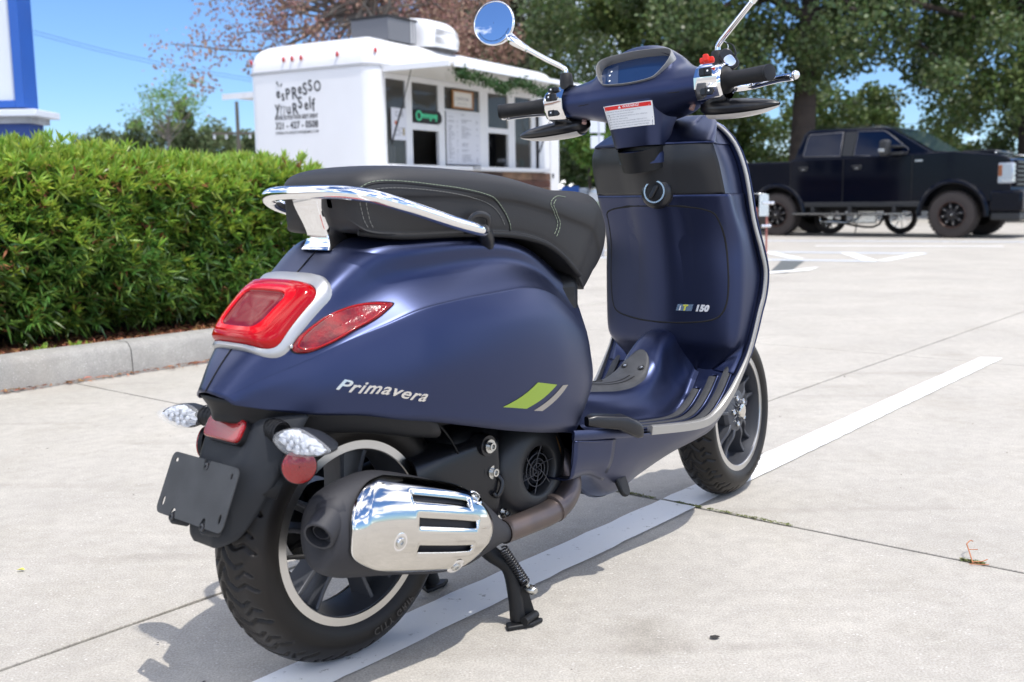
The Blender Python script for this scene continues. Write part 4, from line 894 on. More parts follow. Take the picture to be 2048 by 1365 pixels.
# --- rear mud flap, plate, reflectors, indicators
fl = [(-.165,.492,.120,.070),(-.195,.462,.118,.060),(-.220,.415,.112,.055),(-.243,.365,.100,.052),(-.258,.320,.080,.046),(-.266,.290,.066,.036),(-.264,.276,.054,.024)]
rows = []
for x, z, w, dp in fl:
    rows.append([(x + dp * max(0, abs(f) - .55) / .45 * (1.0), w * (f if abs(f) <= .8 else math.copysign(.8 + (abs(f) - .8) * .75, f)), z + .012 * max(0, abs(f) - .6) / .4) for f in np.linspace(-1, 1, 13)])
FLP = mk('mud_flap', surf(np.array(rows), 5, 2, flip=True), M_flap, SC, ang=180, solid=.004)
mk('flap_side_stay', tube([(-.14, -.112, .478), (-.02, -.15, .455), (.06, -.17, .436)], .004, 8, 4, sx=1.4, sy=.5), M_black, SC, ang=180)
pn = Vector((-.917, 0, .398)); pu = Vector((0, -1, 0)); pv = Vector((.398, 0, .917)); pc = Vector((-.2735, 0, .363))   # plate: u to the right, v up
def plate_poly():
    W2, H2, r = .094, .0505, .012; P = []
    def arc(cx, cy, a0, a1, rr, n=5): return [(cx + rr * math.cos(R(a0 + (a1 - a0) * i / n)), cy + rr * math.sin(R(a0 + (a1 - a0) * i / n))) for i in range(n + 1)]
    P += arc(W2 - r, H2 - r, 0, 90, r) + [(.016, H2), (.013, H2 - .004)] + arc(.006, H2 - .010, 0, -180, .0065) + [(-.003, H2)]
    P += arc(-W2 + r, H2 - r, 90, 180, r) + arc(-W2 + r, -H2 + r, 180, 270, r)
    P += [(-.052, -H2), (-.050, -H2 + .008)] + arc(-.044, -H2 + .010, 180, 0, .005, 4) + [(-.036, -H2), (.034, -H2), (.036, -H2 + .008)] + arc(.042, -H2 + .010, 180, 0, .005, 4) + [(.050, -H2)]
    P += arc(W2 - r, -H2 + r, 270, 360, r)
    return P
def plate_mesh():
    bm = bmesh.new(); P = plate_poly(); vs = [bm.verts.new((a, b, 0)) for a, b in P]; es = [bm.edges.new((vs[i], vs[(i + 1) % len(vs)])) for i in range(len(vs))]
    holes = [(-.078, .038, .0045, .0035), (.078, .036, .003, .005), (-.080, -.030, .0035, .008), (.080, -.030, .0035, .008)]
    for cx, cy, a, b in holes:
        hv = [bm.verts.new((cx + a * math.cos(2 * math.pi * i / 12), cy + b * math.sin(2 * math.pi * i / 12), 0)) for i in range(12)]
        es += [bm.edges.new((hv[i], hv[(i + 1) % 12])) for i in range(12)]
    bmesh.ops.triangle_fill(bm, use_beauty=True, use_dissolve=False, edges=es)
    V = [tuple(v.co) for v in bm.verts]; bm.verts.index_update(); F = [tuple(v.index for v in f.verts) for f in bm.faces]; bm.free(); return V, F
pm = place(plate_mesh(), pc, pu, pv, pn)
PL = mk('licence_plate_bracket', pm, mat('plate_bracket_black', (.030, .031, .034), rough=.42, bump=.35, bscale=500, var=.25, vscale=25), SC, ang=0, solid=.0018, soff=0)
for a, b in ((.006, .040), (-.045, -.050), (.042, -.050)):
    p = pc + pu * a + pv * b; mk('plate_boss', lathe([(.0105, -.03), (.0105, -.004), (.009, -.002)], p, pn, 16, False, True), M_flap, PL, ang=40); mk('plate_screw', lathe([(.0065, -.002), (.006, .002), (.0025, .0025), (.002, .001)], p, pn, 14, False, True), M_blackg, PL, ang=40)
rn = Vector((-.86, 0, .5)).normalized(); rv = Vector((.5, 0, .86)); ro = Vector((-.214, 0, .452))
RR = mk('oblong_reflector', prism([tuple(p) for p in rrect(.098, .040, .012)], ro - rn * .006, pu, rv, rn, .014), M_redrefl, SC, ang=40, bev=.003, seg=3)
mk('reflector_frame', prism([tuple(p) for p in rrect(.103, .045, .014)], ro - rn * .008, pu, rv, rn, .010), M_black, RR, ang=40)
for s in (-1,1):
    n = Vector((-.50, s * .86, .05)).normalized(); p = Vector((-.172, s * .128, .403)); RD = mk('round_reflector', cat(lathe([(.0265, 0), (.0265, .006), (.024, .008), (.001, .0085)], p, n, 36)), M_redrefl, SC, ang=50)
    mk('reflector_backing', lathe([(.0285, -.004), (.0285, .003), (.0265, .0035)], p, n, 36, True), M_black, RD, ang=50)
    mk('reflector_bracket', tube([tuple(p - n * .004), (-.15, s * .115, .43)], .008, 8, 1), M_black, RD, ang=60)
for s in (-1, 1):
    def ip_(y, a, b): return (-.192 + a, s * y, .452 + b)
    IN = mk('rear_indicator', tube([ip_(.055, .02, .004), ip_(.085, .012, .003), ip_(.108, .006, .001)], [.020, .0175, .016], 16, 3), M_black, SC, ang=180)
    for k in range(4): mk('stalk_rib', lathe([(.0178 - k * .0004, -.0022), (.0192 - k * .0004, 0), (.0178 - k * .0004, .0022)], ip_(.078 + k * .009, .0135 - k * .002, .003), (0, s, 0), 20), M_black, IN, ang=180)
    out = [(.108, -.003), (.119, .009), (.140, .0165), (.165, .0175), (.196, .010), (.222, .001), (.232, -.006), (.222, -.013), (.19, -.020), (.165, -.0225), (.140, -.0215), (.119, -.013)]
    pcr = cr(np.array([(a, b, 0) for a, b in out]), 4, True)[:, :2]; cc = pcr.mean(0)
    def ring_(sc_, dx): return [ip_(*( (cc + (p - cc) * sc_)[[0]].tolist() + [dx] + (cc + (p - cc) * sc_)[[1]].tolist() )) for p in pcr]
    V, F = grid([ring_(.25, .040), ring_(.6, .036), ring_(.9, .020), ring_(1.0, .004), ring_(.99, .0)], False, True, flip=(s > 0)); mk('indicator_body', (V, F), M_flap, IN, ang=180)
    V, F = grid([ring_(1.0, .002), ring_(.995, -.006), ring_(.95, -.014), ring_(.7, -.019), ring_(.3, -.020), ring_(.02, -.020)], False, True, flip=(s > 0)); mk('indicator_lens', (V, F), mat('clear_lens', (.9, .92, .95), rough=.03, alpha=.18, spec=.8), IN, ang=180)
    # faceted reflector inside
    random.seed(3); V = []; F = []
    V2, F2 = grid([ring_(.90, -.003), ring_(.6, -.006), ring_(.3, -.004), ring_(.02, -.006)], False, True, flip=(s > 0)); V2 = [(x + random.uniform(-.0035, .0035), y + random.uniform(-.001, .001), z + random.uniform(-.001, .001)) for x, y, z in V2]
    mk('indicator_reflector', (V2, F2), M_clear, IN, ang=0)
    for r_, n_ in ((.25, 4), (.55, 8)):
        for k in range(n_):
            q = cc + (pcr[int(k * len(pcr) / n_)] - cc) * r_; mk('indicator_bead', ball(ip_(q[0], -.010, q[1]), .0052, 8, .6), M_clear, IN, ang=0)
# --- small underbody parts seen past the front skirt
mk('cable_bundle', tube([(.44, -.12, .36), (.455, -.13, .31), (.47, -.12, .26)], .010, 8, 4), mat('copper_braid', (.45, .25, .10), rough=.4, metal=.8), EN, ang=180)
# --- handlebar cover and controls (all turned with the steering)
hs_sec = {
 0.0: [(.890,1.00),(.874,1.03),(.876,1.052),(.888,1.070),(.922,1.125),(.960,1.156),(1.020,1.148),(1.075,1.10),(1.088,1.04),(1.06,.990),(.98,.982),(.92,.985)],
 .05: [(.890,1.00),(.874,1.03),(.876,1.052),(.888,1.070),(.923,1.120),(.962,1.149),(1.020,1.140),(1.070,1.095),(1.082,1.04),(1.05,.992),(.98,.984),(.92,.986)],
 .09: [(.890,1.004),(.876,1.03),(.878,1.052),(.889,1.068),(.924,1.105),(.966,1.126),(1.018,1.115),(1.052,1.08),(1.058,1.035),(1.03,.997),(.97,.989),(.92,.991)],
 .115:[(.891,1.008),(.878,1.03),(.880,1.052),(.890,1.066),(.918,1.088),(.962,1.103),(1.005,1.095),(1.030,1.07),(1.035,1.032),(1.01,1.001),(.965,.995),(.92,.997)],
 .145:[(.892,1.011),(.879,1.03),(.880,1.051),(.891,1.066),(.915,1.082),(.950,1.088),(.980,1.080),(.995,1.062),(.995,1.033),(.98,1.010),(.95,1.002),(.918,1.002)],
 .178:[(.893,1.014),(.880,1.03),(.881,1.051),(.892,1.066),(.913,1.078),(.937,1.082),(.958,1.076),(.970,1.060),(.970,1.036),(.96,1.018),(.94,1.008),(.915,1.007)]}
ks = sorted(hs_sec); H = [[(x, -y, z) for x, z in hs_sec[y]] for y in ks[::-1]] + [[(x, y, z) for x, z in hs_sec[y]] for y in ks[1:]]
HV = surf(np.array(H), 6, 5, False, True)
bz = [(-.098,.72),(-.090,.88),(-.060,.96),(0,1.0),(.060,.96),(.090,.88),(.098,.72),(.092,.45),(.074,.15),(.055,.03),(0,-.02),(-.055,.03),(-.074,.15),(-.092,.45)]
bzc = cr(np.array([(a, b, 0) for a, b in bz]), 5, True)[:, :2]
def in_poly(p, P):
    c = False
    for i in range(len(P)):
        a, b = P[i], P[i - 1]
        if (a[1] > p[1]) != (b[1] > p[1]) and p[0] < (b[0] - a[0]) * (p[1] - a[1]) / (b[1] - a[1]) + a[0]: c = not c
    return c
HVv = np.array(HV[0]); keep = []
for f in HV[1]:
    cx_, cy_, cz_ = HVv[list(f)].mean(0); t_ = ((cx_ - .884) * .052 + (cz_ - 1.063) * .077) / (.052 ** 2 + .077 ** 2); off_ = (cx_ - .884) * -.83 + (cz_ - 1.063) * .56
    if off_ > -.03 and in_poly((cy_ / .955, (t_ - .5) / .955 + .5), bzc): continue
    keep.append(f)
HVf = HV; HV = (HV[0], keep)
HSC = mk('headset_cover', st((HV[0], HV[1])), M_blue, SC, ang=180)
hbv = BVHTree.FromPolygons([tuple(v) for v in HV[0]], [tuple(f) for f in HVf[1]])
# column below
def colsec(z, w, xr, xf, r=.035):
    pts = []
    for sx, sy, a0 in ((-1, -1, 180), (1, -1, 270), (1, 1, 0), (-1, 1, 90)):
        cx = (xf - r) if sx > 0 else (xr + r); cy = sy * (w - r)
        for i in range(6):
            a = R(a0 + 90 * i / 5); pts.append((cx + r * math.cos(a), cy + r * math.sin(a), z))
    return pts
cz_ = [(.922,.062,.897,.985),(.935,.0635,.893,.990),(.965,.068,.886,1.0),(.995,.074,.880,1.02),(1.018,.084,.876,1.03),(1.032,.104,.877,1.035),(1.042,.125,.882,1.03)]
CV = surf(np.array([colsec(*a) for a in cz_]), 4, 1, False, True, flip=True)
COL = mk('column_cover', st(CV), M_blue, HSC, ang=180)
mk('cover_seam', st(tube([( .8745 + .004 * abs(y) / .12, y, 1.033 - .004 * abs(y) / .12) for y in np.linspace(-.13, .13, 15)], .0010, 6, 2)), M_seam, HSC, ang=180)
cbv = BVHTree.FromPolygons([tuple(v) for v in CV[0]], [tuple(f) for f in CV[1]])
mk('column_neck', st(lathe([(.055, -.03), (.058, .02)], (.945, 0, .905), (-.3, 0, 1), 28)), M_black, HSC, ang=180)
# warning label on the column
lt, lb = Vector((.876, .063, 1.019)), Vector((.892, .058, .967))
def onl(a, b, off):   # a 0..1 left to right, b 0..1 bottom to top
    y = (.0575 + .0055 * b) * (1 - 2 * a) ; z = .966 + .053 * b
    h = hit(cbv, (.7, y, z), (1, 0, 0)); return tuple(h[0] + h[1] * off) if h else (.89, y, z)
def lblpatch(a0, a1, b0, b1, off, n=16): return st(grid([[onl(a0 + (a1 - a0) * i / n, b0 + (b1 - b0) * j / 6, off) for j in range(7)] for i in range(n + 1)], flip=False))
WL = mk('warning_label', lblpatch(0, 1, 0, 1, .0006), M_white, HSC, ang=180)
mk('label_band', lblpatch(.025, .975, .80, .965, .0010), M_red, WL, ang=180)
def ltext(s, size, a, b, m, off=.0014, **k):
    V, F = text_vf(s, size=size, **k); mk('label_text', st(([onl(a + x / .120, b + y / .053, off) for x, y, z in V], F)), m, WL, ang=0)
ltext('WARNING!', .0082, .40, .845, M_white, bold=.0001)
mk('label_triangle', st(([onl(a, b, .0014) for a, b in ((.31, .835), (.375, .835), (.3425, .945))], [(0, 1, 2)])), M_white, WL, ang=0)
for i, s in enumerate(['Read owner manual and all warnings before riding.', 'Wear a helmet, eye protection and gear.', 'Do not ride under influence of alcohol or other substances.', 'Check local laws before riding.', 'Never ride with more than one passenger. Adjust mirrors.', 'Never modify this vehicle. Observe speed limits and road law.', 'Failure to heed may result in injury or death. Keep this label.']):
    ltext(s, .0043, .04, .70 - i * .105, M_ink)
# instrument bezel: loop on the rear slope
def da(y, t, off):     # t 0 bottom..1 top on the sloped face
    x = .884 + .052 * t; z = 1.063 + .077 * t; n = Vector((-.83, 0, .56)); return Vector((x, y, z)) + n * off
bz = [(-.098,.72),(-.090,.88),(-.060,.96),(0,1.0),(.060,.96),(.090,.88),(.098,.72),(.092,.45),(.074,.15),(.055,.03),(0,-.02),(-.055,.03),(-.074,.15),(-.092,.45)]
bzc = cr(np.array([(a, b, 0) for a, b in bz]), 5, True)[:, :2]; bc = np.array([0, .5])
def bl(s, off, wrap=0): return [tuple(da(*(bc + (p - bc) * s), off - .010 * (abs((p[0]) * s) / .1) ** 2 * 0)) for p in bzc]
BZ = mk('instrument_bezel', st(grid([bl(1.0, -.03), bl(1.0, .003), bl(.992, .006), bl(.975, .006), bl(.966, .003), bl(.945, -.020)], False, True, flip=False)), M_satin, HSC, ang=40)
V, F = grid([bl(.950, -.018), bl(.5, -.018), bl(.01, -.018)], False, True); mk('instrument_screen', st((V, F)), M_screen, BZ, ang=180)
mk('screen_side_panel', st(([tuple(da(a, b, -.0170)) for a, b in ((.078, .74), (.052, .84), (.036, .09), (.048, .10), (.072, .38))], [(0, 1, 2, 3, 4)])), M_screen2, BZ, ang=0)
for a, b in ((.066, .66), (.068, .54), (.064, .36)): mk('screen_icon', st(lathe([(.0025, 0), (.001, .0004)], da(a, b, -.0165), (-.83, 0, .56), 10, False, True)), M_white, BZ, ang=0)
# switch housings, grips, levers
for s in (-1, 1):
    def q(x, y, z): return (x, s * y, z)
    sec = [(.886,1.006),(.872,1.028),(.871,1.052),(.884,1.072),(.91,1.084),(.94,1.086),(.965,1.075),(.975,1.05),(.968,1.022),(.945,1.002),(.915,.998)]
    rows = []
    for y, k in ((.170, 1.03), (.178, 1.04), (.200, 1.0), (.222, .95), (.228, .86)):
        c = np.array([.922, 1.044]); rows.append([q(*( (c + (np.array(p) - c) * k)[[0]].tolist() + [y] + (c + (np.array(p) - c) * k)[[1]].tolist())) for p in sec])
    SH = mk('switch_housing', st(grid(np.array(rows), False, True, flip=(s > 0))), M_chrome, HSC, ang=30, bev=.0015)
    for z, h_, x in ((1.062, .018, .874), (1.020, .016, .876)) if s < 0 else ((1.075, .012, .884), (1.056, .017, .871), (1.020, .015, .878)):
        mk('switch_button', st(prism([tuple(p) for p in rrect(.030, h_, .004)], q(x, .198, z), (0, 1, 0), (0, 0, 1), (-1, 0, .12), .006)), M_blackg, SH, ang=30, bev=.002)
        mk('button_mark', st(lathe([(.0024, .0062), (.001, .0068)], q(x, .204, z + .001), (-1, 0, .12), 8, False, True)), M_white, SH, ang=0)
        mk('button_divider', st(prism([tuple(p) for p in rrect(.002, h_, .0008)], q(x - .005, .197, z), (0, 1, 0), (0, 0, 1), (-1, 0, .12), .0022)), M_seam, SH, ang=0)
    if s < 0:
        mk('red_switch', st(cat(prism([tuple(p) for p in rrect(.034, .012, .004)], q(.886, .198, 1.086), (0, 1, 0), (0, 0, 1), (-.9, 0, .5), .007), prism([tuple(p) for p in rrect(.014, .016, .004)], q(.884, .198, 1.088), (0, 1, 0), (0, 0, 1), (-.9, 0, .5), .011))), M_redsw, SH, ang=30, bev=.002)
    g0 = Vector(q(.913, .222, 1.0445)); g1 = Vector(q(.862, .345, 1.040)); gd = (g1 - g0); gl = gd.length
    GP = mk('handgrip', st(lathe([(.010, -.004), (.030, 0), (.030, .006), (.0235, .012), (.0182, .022), (.0165, .05), (.0165, gl - .03), (.0170, gl - .026), (.0170, gl - .003), (.0155, gl)], g0, gd, 28, False, True)), M_rubber, SC, ang=40)
    mk('grip_end', st(lathe([(.0172, gl - .004), (.0178, gl - .001), (.0172, gl + .002), (.0150, gl + .0025)], g0, gd, 28, False, True)), M_black, GP, ang=40)
    LV = mk('brake_lever', st(tube([q(.955, .20, 1.036), q(.985, .225, 1.036), q(1.005, .25, 1.038), q(.985, .29, 1.038), q(.955, .335, 1.037), q(.930, .372, 1.034)], [.010, .0105, .0095, .0085, .0082, .0090], 12, 6, sx=1.0, sy=.6)), M_chrome, SC, ang=180)
    mk('lever_ball', st(ball(q(.926, .378, 1.036), .0095, 14)), M_chrome, LV, ang=180)
    mk('lever_bracket', st(tube([q(.925, .19, 1.03), q(.955, .205, 1.034), q(.975, .222, 1.036)], [.015, .015, .012], 12, 4)), M_chrome, SH, ang=180)
    # front indicator pods beneath the grips
    ps = [(.150, 1.008, .012, .012), (.168, 1.004, .030, .024), (.20, 1.000, .040, .024), (.25, .997, .038, .022), (.295, .996, .028, .017), (.325, .996, .014, .009), (.338, .996, .004, .003)]
    rows = []
    for y, z, wx, hz in ps:
        rows.append([q(.955 - (y - .15) * .10 + wx * math.cos(t), y, z - .014 + hz * math.sin(t) * (1 if math.sin(t) > 0 else .75)) for t in np.linspace(0, 2 * math.pi, 14, endpoint=False)])
    PD = mk('front_indicator_pod', st(surf(np.array(rows), 4, 2, False, True, flip=(s < 0))), M_blackg, SC, ang=180)
    rows2 = []
    for y, z, wx, hz in ps[1:]:
        rows2.append([q(.955 - (y - .15) * .10 + wx * 1.01 * math.cos(t), y, z - .016 + hz * 1.04 * math.sin(t) * .78) for t in np.linspace(math.pi * 1.20, math.pi * 1.85, 9)])
    mk('pod_lens', st(surf(np.array(rows2), 4, 2, flip=(s < 0))), mat('frosted_lens', (.62, .60, .58), rough=.25, spec=.6), PD, ang=180)
    mk('pod_bolt', st(cyl(q(.925, .142, 1.004), q(.918, .140, .992), .006, 14)), M_copper, PD, ang=50)
    # mirrors
    if s > 0: pts = [q(.930, .190, 1.080), q(.930, .190, 1.118), q(.928, .197, 1.132), q(.920, .235, 1.155), q(.912, .285, 1.187), q(.908, .30, 1.197)]; hd = Vector(q(.900, .372, 1.262)); neck = q(.905, .322, 1.213)
    else: pts = [q(.962, .190, 1.080), q(.962, .190, 1.118), q(.960, .196, 1.134), q(.948, .235, 1.165), q(.935, .285, 1.205), q(.925, .315, 1.230)]; hd = Vector(q(.905, .395, 1.290)); neck = q(.915, .335, 1.245)
    nn = (Vector((-.96, -s * .17, .10)) if s > 0 else Vector((-.97, .12, .05))).normalized()
    MR = mk('mirror', st(tube(pts, .0062, 14, 6)), M_chrome, SC, ang=180)
    mk('mirror_boot', st(lathe([(.017, -.045), (.0165, -.02), (.0145, 0), (.012, .003), (.006, .004)], Vector(pts[1]) + Vector((0, 0, -.003)), (0, 0, 1), 20, False, True)), M_rubber, MR, ang=50)
    mk('mirror_neck', st(tube([pts[-2], pts[-1], neck, tuple(hd + (Vector(neck) - hd).normalized() * .047 - nn * .010)], [.0078, .009, .0125, .012], 14, 4)), M_chrome, MR, ang=180)
    nn = (Vector((-.96, -s * .17, .10)) if s > 0 else Vector((-.97, .12, .05))).normalized()
    mk('mirror_head', st(lathe([(.0535, .004), (.055, .0), (.053, -.012), (.040, -.026), (.02, -.033), (.001, -.035)], hd, nn, 48)), M_chrome, MR, ang=180)
    mk('mirror_rim', st(lathe([(.0515, .003), (.053, .006), (.055, .003), (.055, -.001)], hd, nn, 48)), M_chrome, MR, ang=180)
    mk('mirror_glass', st(lathe([(.052, .0028), (.03, .0034), (.001, .0036)], hd, nn, 48)), M_mirror, MR, ang=180)
    if s > 0:
        u_, v_, n_ = frame(nn, (0, 0, 1)); V, F = text_vf('OBJECTS IN MIRROR ARE CLOSER THAN THEY APPEAR', size=.0042, align='CENTER')
        out = []
        for a, b, c in V:
            th = -math.pi / 2 + a / .045; rr = .046 - b; out.append(tuple(hd + nn * .0042 + u_ * (rr * math.cos(th)) + v_ * (rr * math.sin(th))))
        mk('mirror_text', st((out, F)), M_flap, MR, ang=0)
# key and fob hanging from the right mirror stem
KF = tag(mk('key_fob', st(cat(prism([tuple(p) for p in rrect(.030, .050, .012)], (.945, -.222, 1.092), (.45, -.75, .48), (.2, -.5, -.84), (-.85, -.45, .1), .010))), M_blackg, None, ang=30, bev=.003), 'black and chrome key fob hanging on a ring from the right mirror stem', 'key fob')
KF.parent = None; KF.matrix_world = Matrix.Translation((-.3145, 1.8011, 0)) @ Matrix.Rotation(math.pi / 2 - AZ, 4, 'Z')
mk('fob_badge', st(prism([tuple(p) for p in rrect(.022, .026, .009)], (.936, -.228, 1.088), (.45, -.75, .48), (.2, -.5, -.84), (-.85, -.45, .1), .003)), M_chrome, KF, ang=30, bev=.001)
mk('key_ring', st(tube([(.957 + .001 * math.sin(i), -.203 - .014 * math.cos(i * math.pi / 6), 1.122 + .014 * math.sin(i * math.pi / 6)) for i in range(12)], .0012, 6, 2, closed=True)), M_bolt, KF, ang=180)
mk('fob_strap', st(tube([(.957, -.210, 1.132), (.953, -.228, 1.125), (.945, -.238, 1.108), (.94, -.24, 1.098)], .003, 6, 4, sx=.4)), M_rubber, KF, ang=180)
# ------------------------------------------------------------------ food trailer
TRL = empty('food_trailer', (-1.70, 13.5, 0), R(59.5), label='white coffee trailer with raised awning and open serving windows beyond the hedge', cat_='food trailer')
M_tw = mat('trailer_white_gelcoat', (.78, .78, .79), rough=.3, coat=.3, var=.04, vscale=1.5)
M_tg = mat('grey_rub_strip', (.42, .42, .43), rough=.5)
M_alu = mat('white_window_frame', (.74, .74, .75), rough=.4)
M_int = mat('trailer_interior_panel', (.30, .275, .25), rough=.8, var=.2, vscale=2)
M_dark = mat('dark_interior', (.02, .02, .022), rough=.8)
M_glass = mat('tinted_glass', (.10, .095, .085), rough=.06, spec=.5, alpha=.55)
M_inkk = mat('black_vinyl_print', (.03, .03, .032), rough=.6)
L_, W_, RR_ = 4.96, 2.15, .20
def plan(inset=0., n=8):
    P = []
    r = max(.05, RR_ - inset * .6)
    for cx, cy, a0 in ((r + inset, r + inset, 180), (L_ - r - inset, r + inset, 270), (L_ - r - inset, W_ - r - inset, 0), (r + inset, W_ - r - inset, 90)):
        for i in range(n + 1):
            a = R(a0 + 90 * i / n); P.append((cx + r * math.cos(a), cy + r * math.sin(a)))
    return P
X0, X1, Z0, Z1 = .22, 4.30, 1.20, 2.40
# shell: everything but the serving opening
P = plan(); n = len(P)
ring_ = P[9:] + P[:9]      # starts at the far lower corner ... ends at the near corner
path = [(X1, 0.)] + ring_ + [(X0, 0.)]
rows = [[(x, y, z) for x, y in path] for z in (.45, 2.50)]
shellV, shellF = grid(rows, flip=True)
mk('body_shell', cat((list(shellV), shellF), box(X0, X1, -.001, .03, Z1, 2.50), box(X0, X1, .0, .03, 1.12, Z0)), M_tw, TRL, ang=35, solid=0)
rr = []
for z, i in ((2.50, -.006), (2.56, -.004), (2.64, .012), (2.72, .05), (2.78, .11), (2.82, .20), (2.85, .34), (2.875, .60)): rr.append([(x, y, z + (.05 * math.exp(-((x - .9) / .8) ** 2) if z > 2.7 else 0)) for x, y in plan(i)])
V, F = grid(rr, False, True); V = [tuple(v) for v in V]; F = list(F) + [tuple(range(len(V) - n, len(V)))]
mk('roof', (V, F), M_tw, TRL, ang=60)
mk('rub_strip', grid([[(x, y, z) for x, y in plan(i)] for z, i in ((2.475, -.001), (2.475, -.016), (2.505, -.016), (2.505, -.002))], False, True), M_tg, TRL, ang=30)
mk('floor', box(.05, L_ - .05, .05, W_ - .05, .45, .55), M_dark, TRL, ang=0)
mk('inner_wall', cat(box(.2, 4.4, 1.55, 1.6, .55, 2.46), box(.03, .06, .1, 1.6, .55, 2.46), box(4.42, 4.45, .1, 1.6, .55, 2.46)), M_int, TRL, ang=0)
mk('ceiling_panel', box(.1, 4.5, .05, 1.6, 2.46, 2.48), M_int, TRL, ang=0)
# wooden planks below the counter
M_wd = [mat('reclaimed_plank_%s' % k, c, rough=.75, bump=.6, bscale=40, var=.5, vscale=6) for k, c in (('dark', (.055, .026, .018)), ('red', (.12, .045, .028)), ('tan', (.26, .15, .085)), ('brown', (.15, .075, .045)))]
random.seed(11)
for r_ in range(6):
    x = .30; z = .47 + r_ * .118
    while x < 4.64:
        w = min(random.uniform(.35, .95), 4.64 - x)
        mk('plank', box(x + .002, x + w - .002, -.022 - random.random() * .008, -.002, z + .002, z + .115), random.choice(M_wd), TRL, ang=30); x += w
mk('counter_ledge', cat(box(.22, 4.46, -.10, .25, 1.185, 1.215), box(.22, 4.46, -.105, -.07, 1.20, 1.245)), M_alu, TRL, ang=30, bev=.004)
mk('ledge_bracket', box(2.15, 2.32, -.13, -.10, 1.20, 1.25), M_tg, TRL, ang=30)
mk('corner_post', box(4.66, 4.955, -.020, .0, .46, 2.47), M_tw, TRL, ang=30, bev=.01)
mk('post_catch', box(4.70, 4.73, -.04, -.02, 1.10, 1.17), M_dark, TRL, ang=30)
# window frames
def bar(nm, x0, x1, z0, z1, y0=.0, y1=.05): return mk(nm, box(x0, x1, y0, y1, z0, z1), M_alu, TRL, ang=30, bev=.004)
for x0, x1 in ((.225, .262), (.69, .83), (1.45, 1.60), (2.52, 2.75), (3.34, 3.54), (4.05, 4.20)): bar('mullion', x0, x1, Z0 + .02, 2.40)
bar('head_rail', .225, 4.30, 2.33, 2.398, -.01, .045)
for x0, x1, z0, z1 in ((.83, 1.45, 1.71, 1.80), (2.75, 3.34, 1.75, 1.83), (1.60, 2.52, 2.0, 2.03)): bar('transom', x0, x1, z0, z1)
for x0, x1 in ((.262, .69), (.83, 1.45), (1.60, 2.52), (2.75, 3.34), (3.54, 4.05)): bar('bottom_rail', x0, x1, Z0 + .018, Z0 + .05)
bar('side_channel', 4.215, 4.235, 1.22, 2.33, -.03, .0).data.materials[0] = M_dark
for x0, x1, z0, z1 in ((.262, .69, 1.25, 2.33), (.83, 1.45, 1.80, 2.33), (1.60, 2.52, 2.03, 2.33), (2.75, 3.34, 1.83, 2.33), (3.54, 4.05, 1.25, 2.33)): mk('window_pane', box(x0, x1, .022, .028, z0, z1), M_glass, TRL, ang=0)
# signs and boards on the windows
def tt(s, size, x, z, m, y=-.002, par=None, nm='sign_text', **k):
    V, F = text_vf(s, size=size, **k); return mk(nm, place((V, F), (x, y, z), (1, 0, 0), (0, 0, 1), (0, -1, 0)), m, par or TRL, ang=0)
M_board = mat('menu_board_white', (.66, .66, .70), rough=.35); M_gr = mat('menu_print_grey', (.22, .22, .25), rough=.6)
mb = tag(mk('menu_board', box(1.62, 2.50, -.012, .0, 1.27, 2.00), M_board, None, ang=30), 'large white printed menu board fixed between the serving windows', 'menu board')
fs = tag(mk('framed_sign', box(1.79, 2.29, -.015, .0, 2.065, 2.285), mat('sign_card', (.72, .70, .66), rough=.6), None, ang=30), 'small wood framed coffee bar sign above the menu board', 'sign')
ks = tag(mk('key_sign', prism([(0, .10), (.04, .16), (.60, .16), (.66, .10), (.66, .04), (.62, 0), (.05, 0), (0, .05)], (.85, -.012, 1.815), (1, 0, 0), (0, 0, 1), (0, 1, 0), .010), M_dark, None, ang=30), 'black wooden window sign painted with a faintly glowing green key shape', 'sign')
ps = tag(mk('poster', box(.36, .69, -.006, .0, 1.56, 1.97), M_board, None, ang=0), 'white paper poster taped inside the leftmost serving window', 'poster')
TM_ = Matrix.Translation((-1.70, 13.5, 0)) @ Matrix.Rotation(R(59.5), 4, 'Z')
for o in (mb, fs, ks, ps): o.matrix_world = TM_
tt('MENU', .032, 2.0, 1.955, M_gr, -.0135, mb, 'menu_text')
random.seed(5)
for col, x0, wd in ((0, 1.66, .26), (1, 2.0, .46)):
    z = 1.925
    while z > 1.30:
        if random.random() < .82:
            w = random.uniform(.35, 1) * wd; mk('menu_line', box(x0, x0 + w * .62, -.0135, -.0122, z, z + .006), M_gr, mb, ang=0)
            if random.random() < .7: mk('menu_line', box(x0 + wd * .84, x0 + wd * .95, -.0135, -.0122, z, z + .006), M_gr, mb, ang=0)
        else: z -= .012
        z -= .0195
M_oak = mat('pale_oak_frame', (.42, .20, .075), rough=.5, var=.3, vscale=12)
mk('frame_rail', cat(box(1.775, 2.305, -.03, -.001, 2.05, 2.07), box(1.775, 2.305, -.03, -.001, 2.28, 2.30), box(1.775, 1.795, -.03, -.001, 2.07, 2.28), box(2.285, 2.305, -.03, -.001, 2.07, 2.28)), M_oak, fs, ang=30)
tt('COFFEE BAR', .066, 1.84, 2.165, M_gr, -.0165, fs); tt('espresso  tea  more', .032, 1.90, 2.115, M_gr, -.0165, fs)
M_green = mat('green_glow_paint', (.05, .42, .22), rough=.5, emis=((.05, .42, .22), .25))  # green paint with a weak glow of its own, no lamp behind it
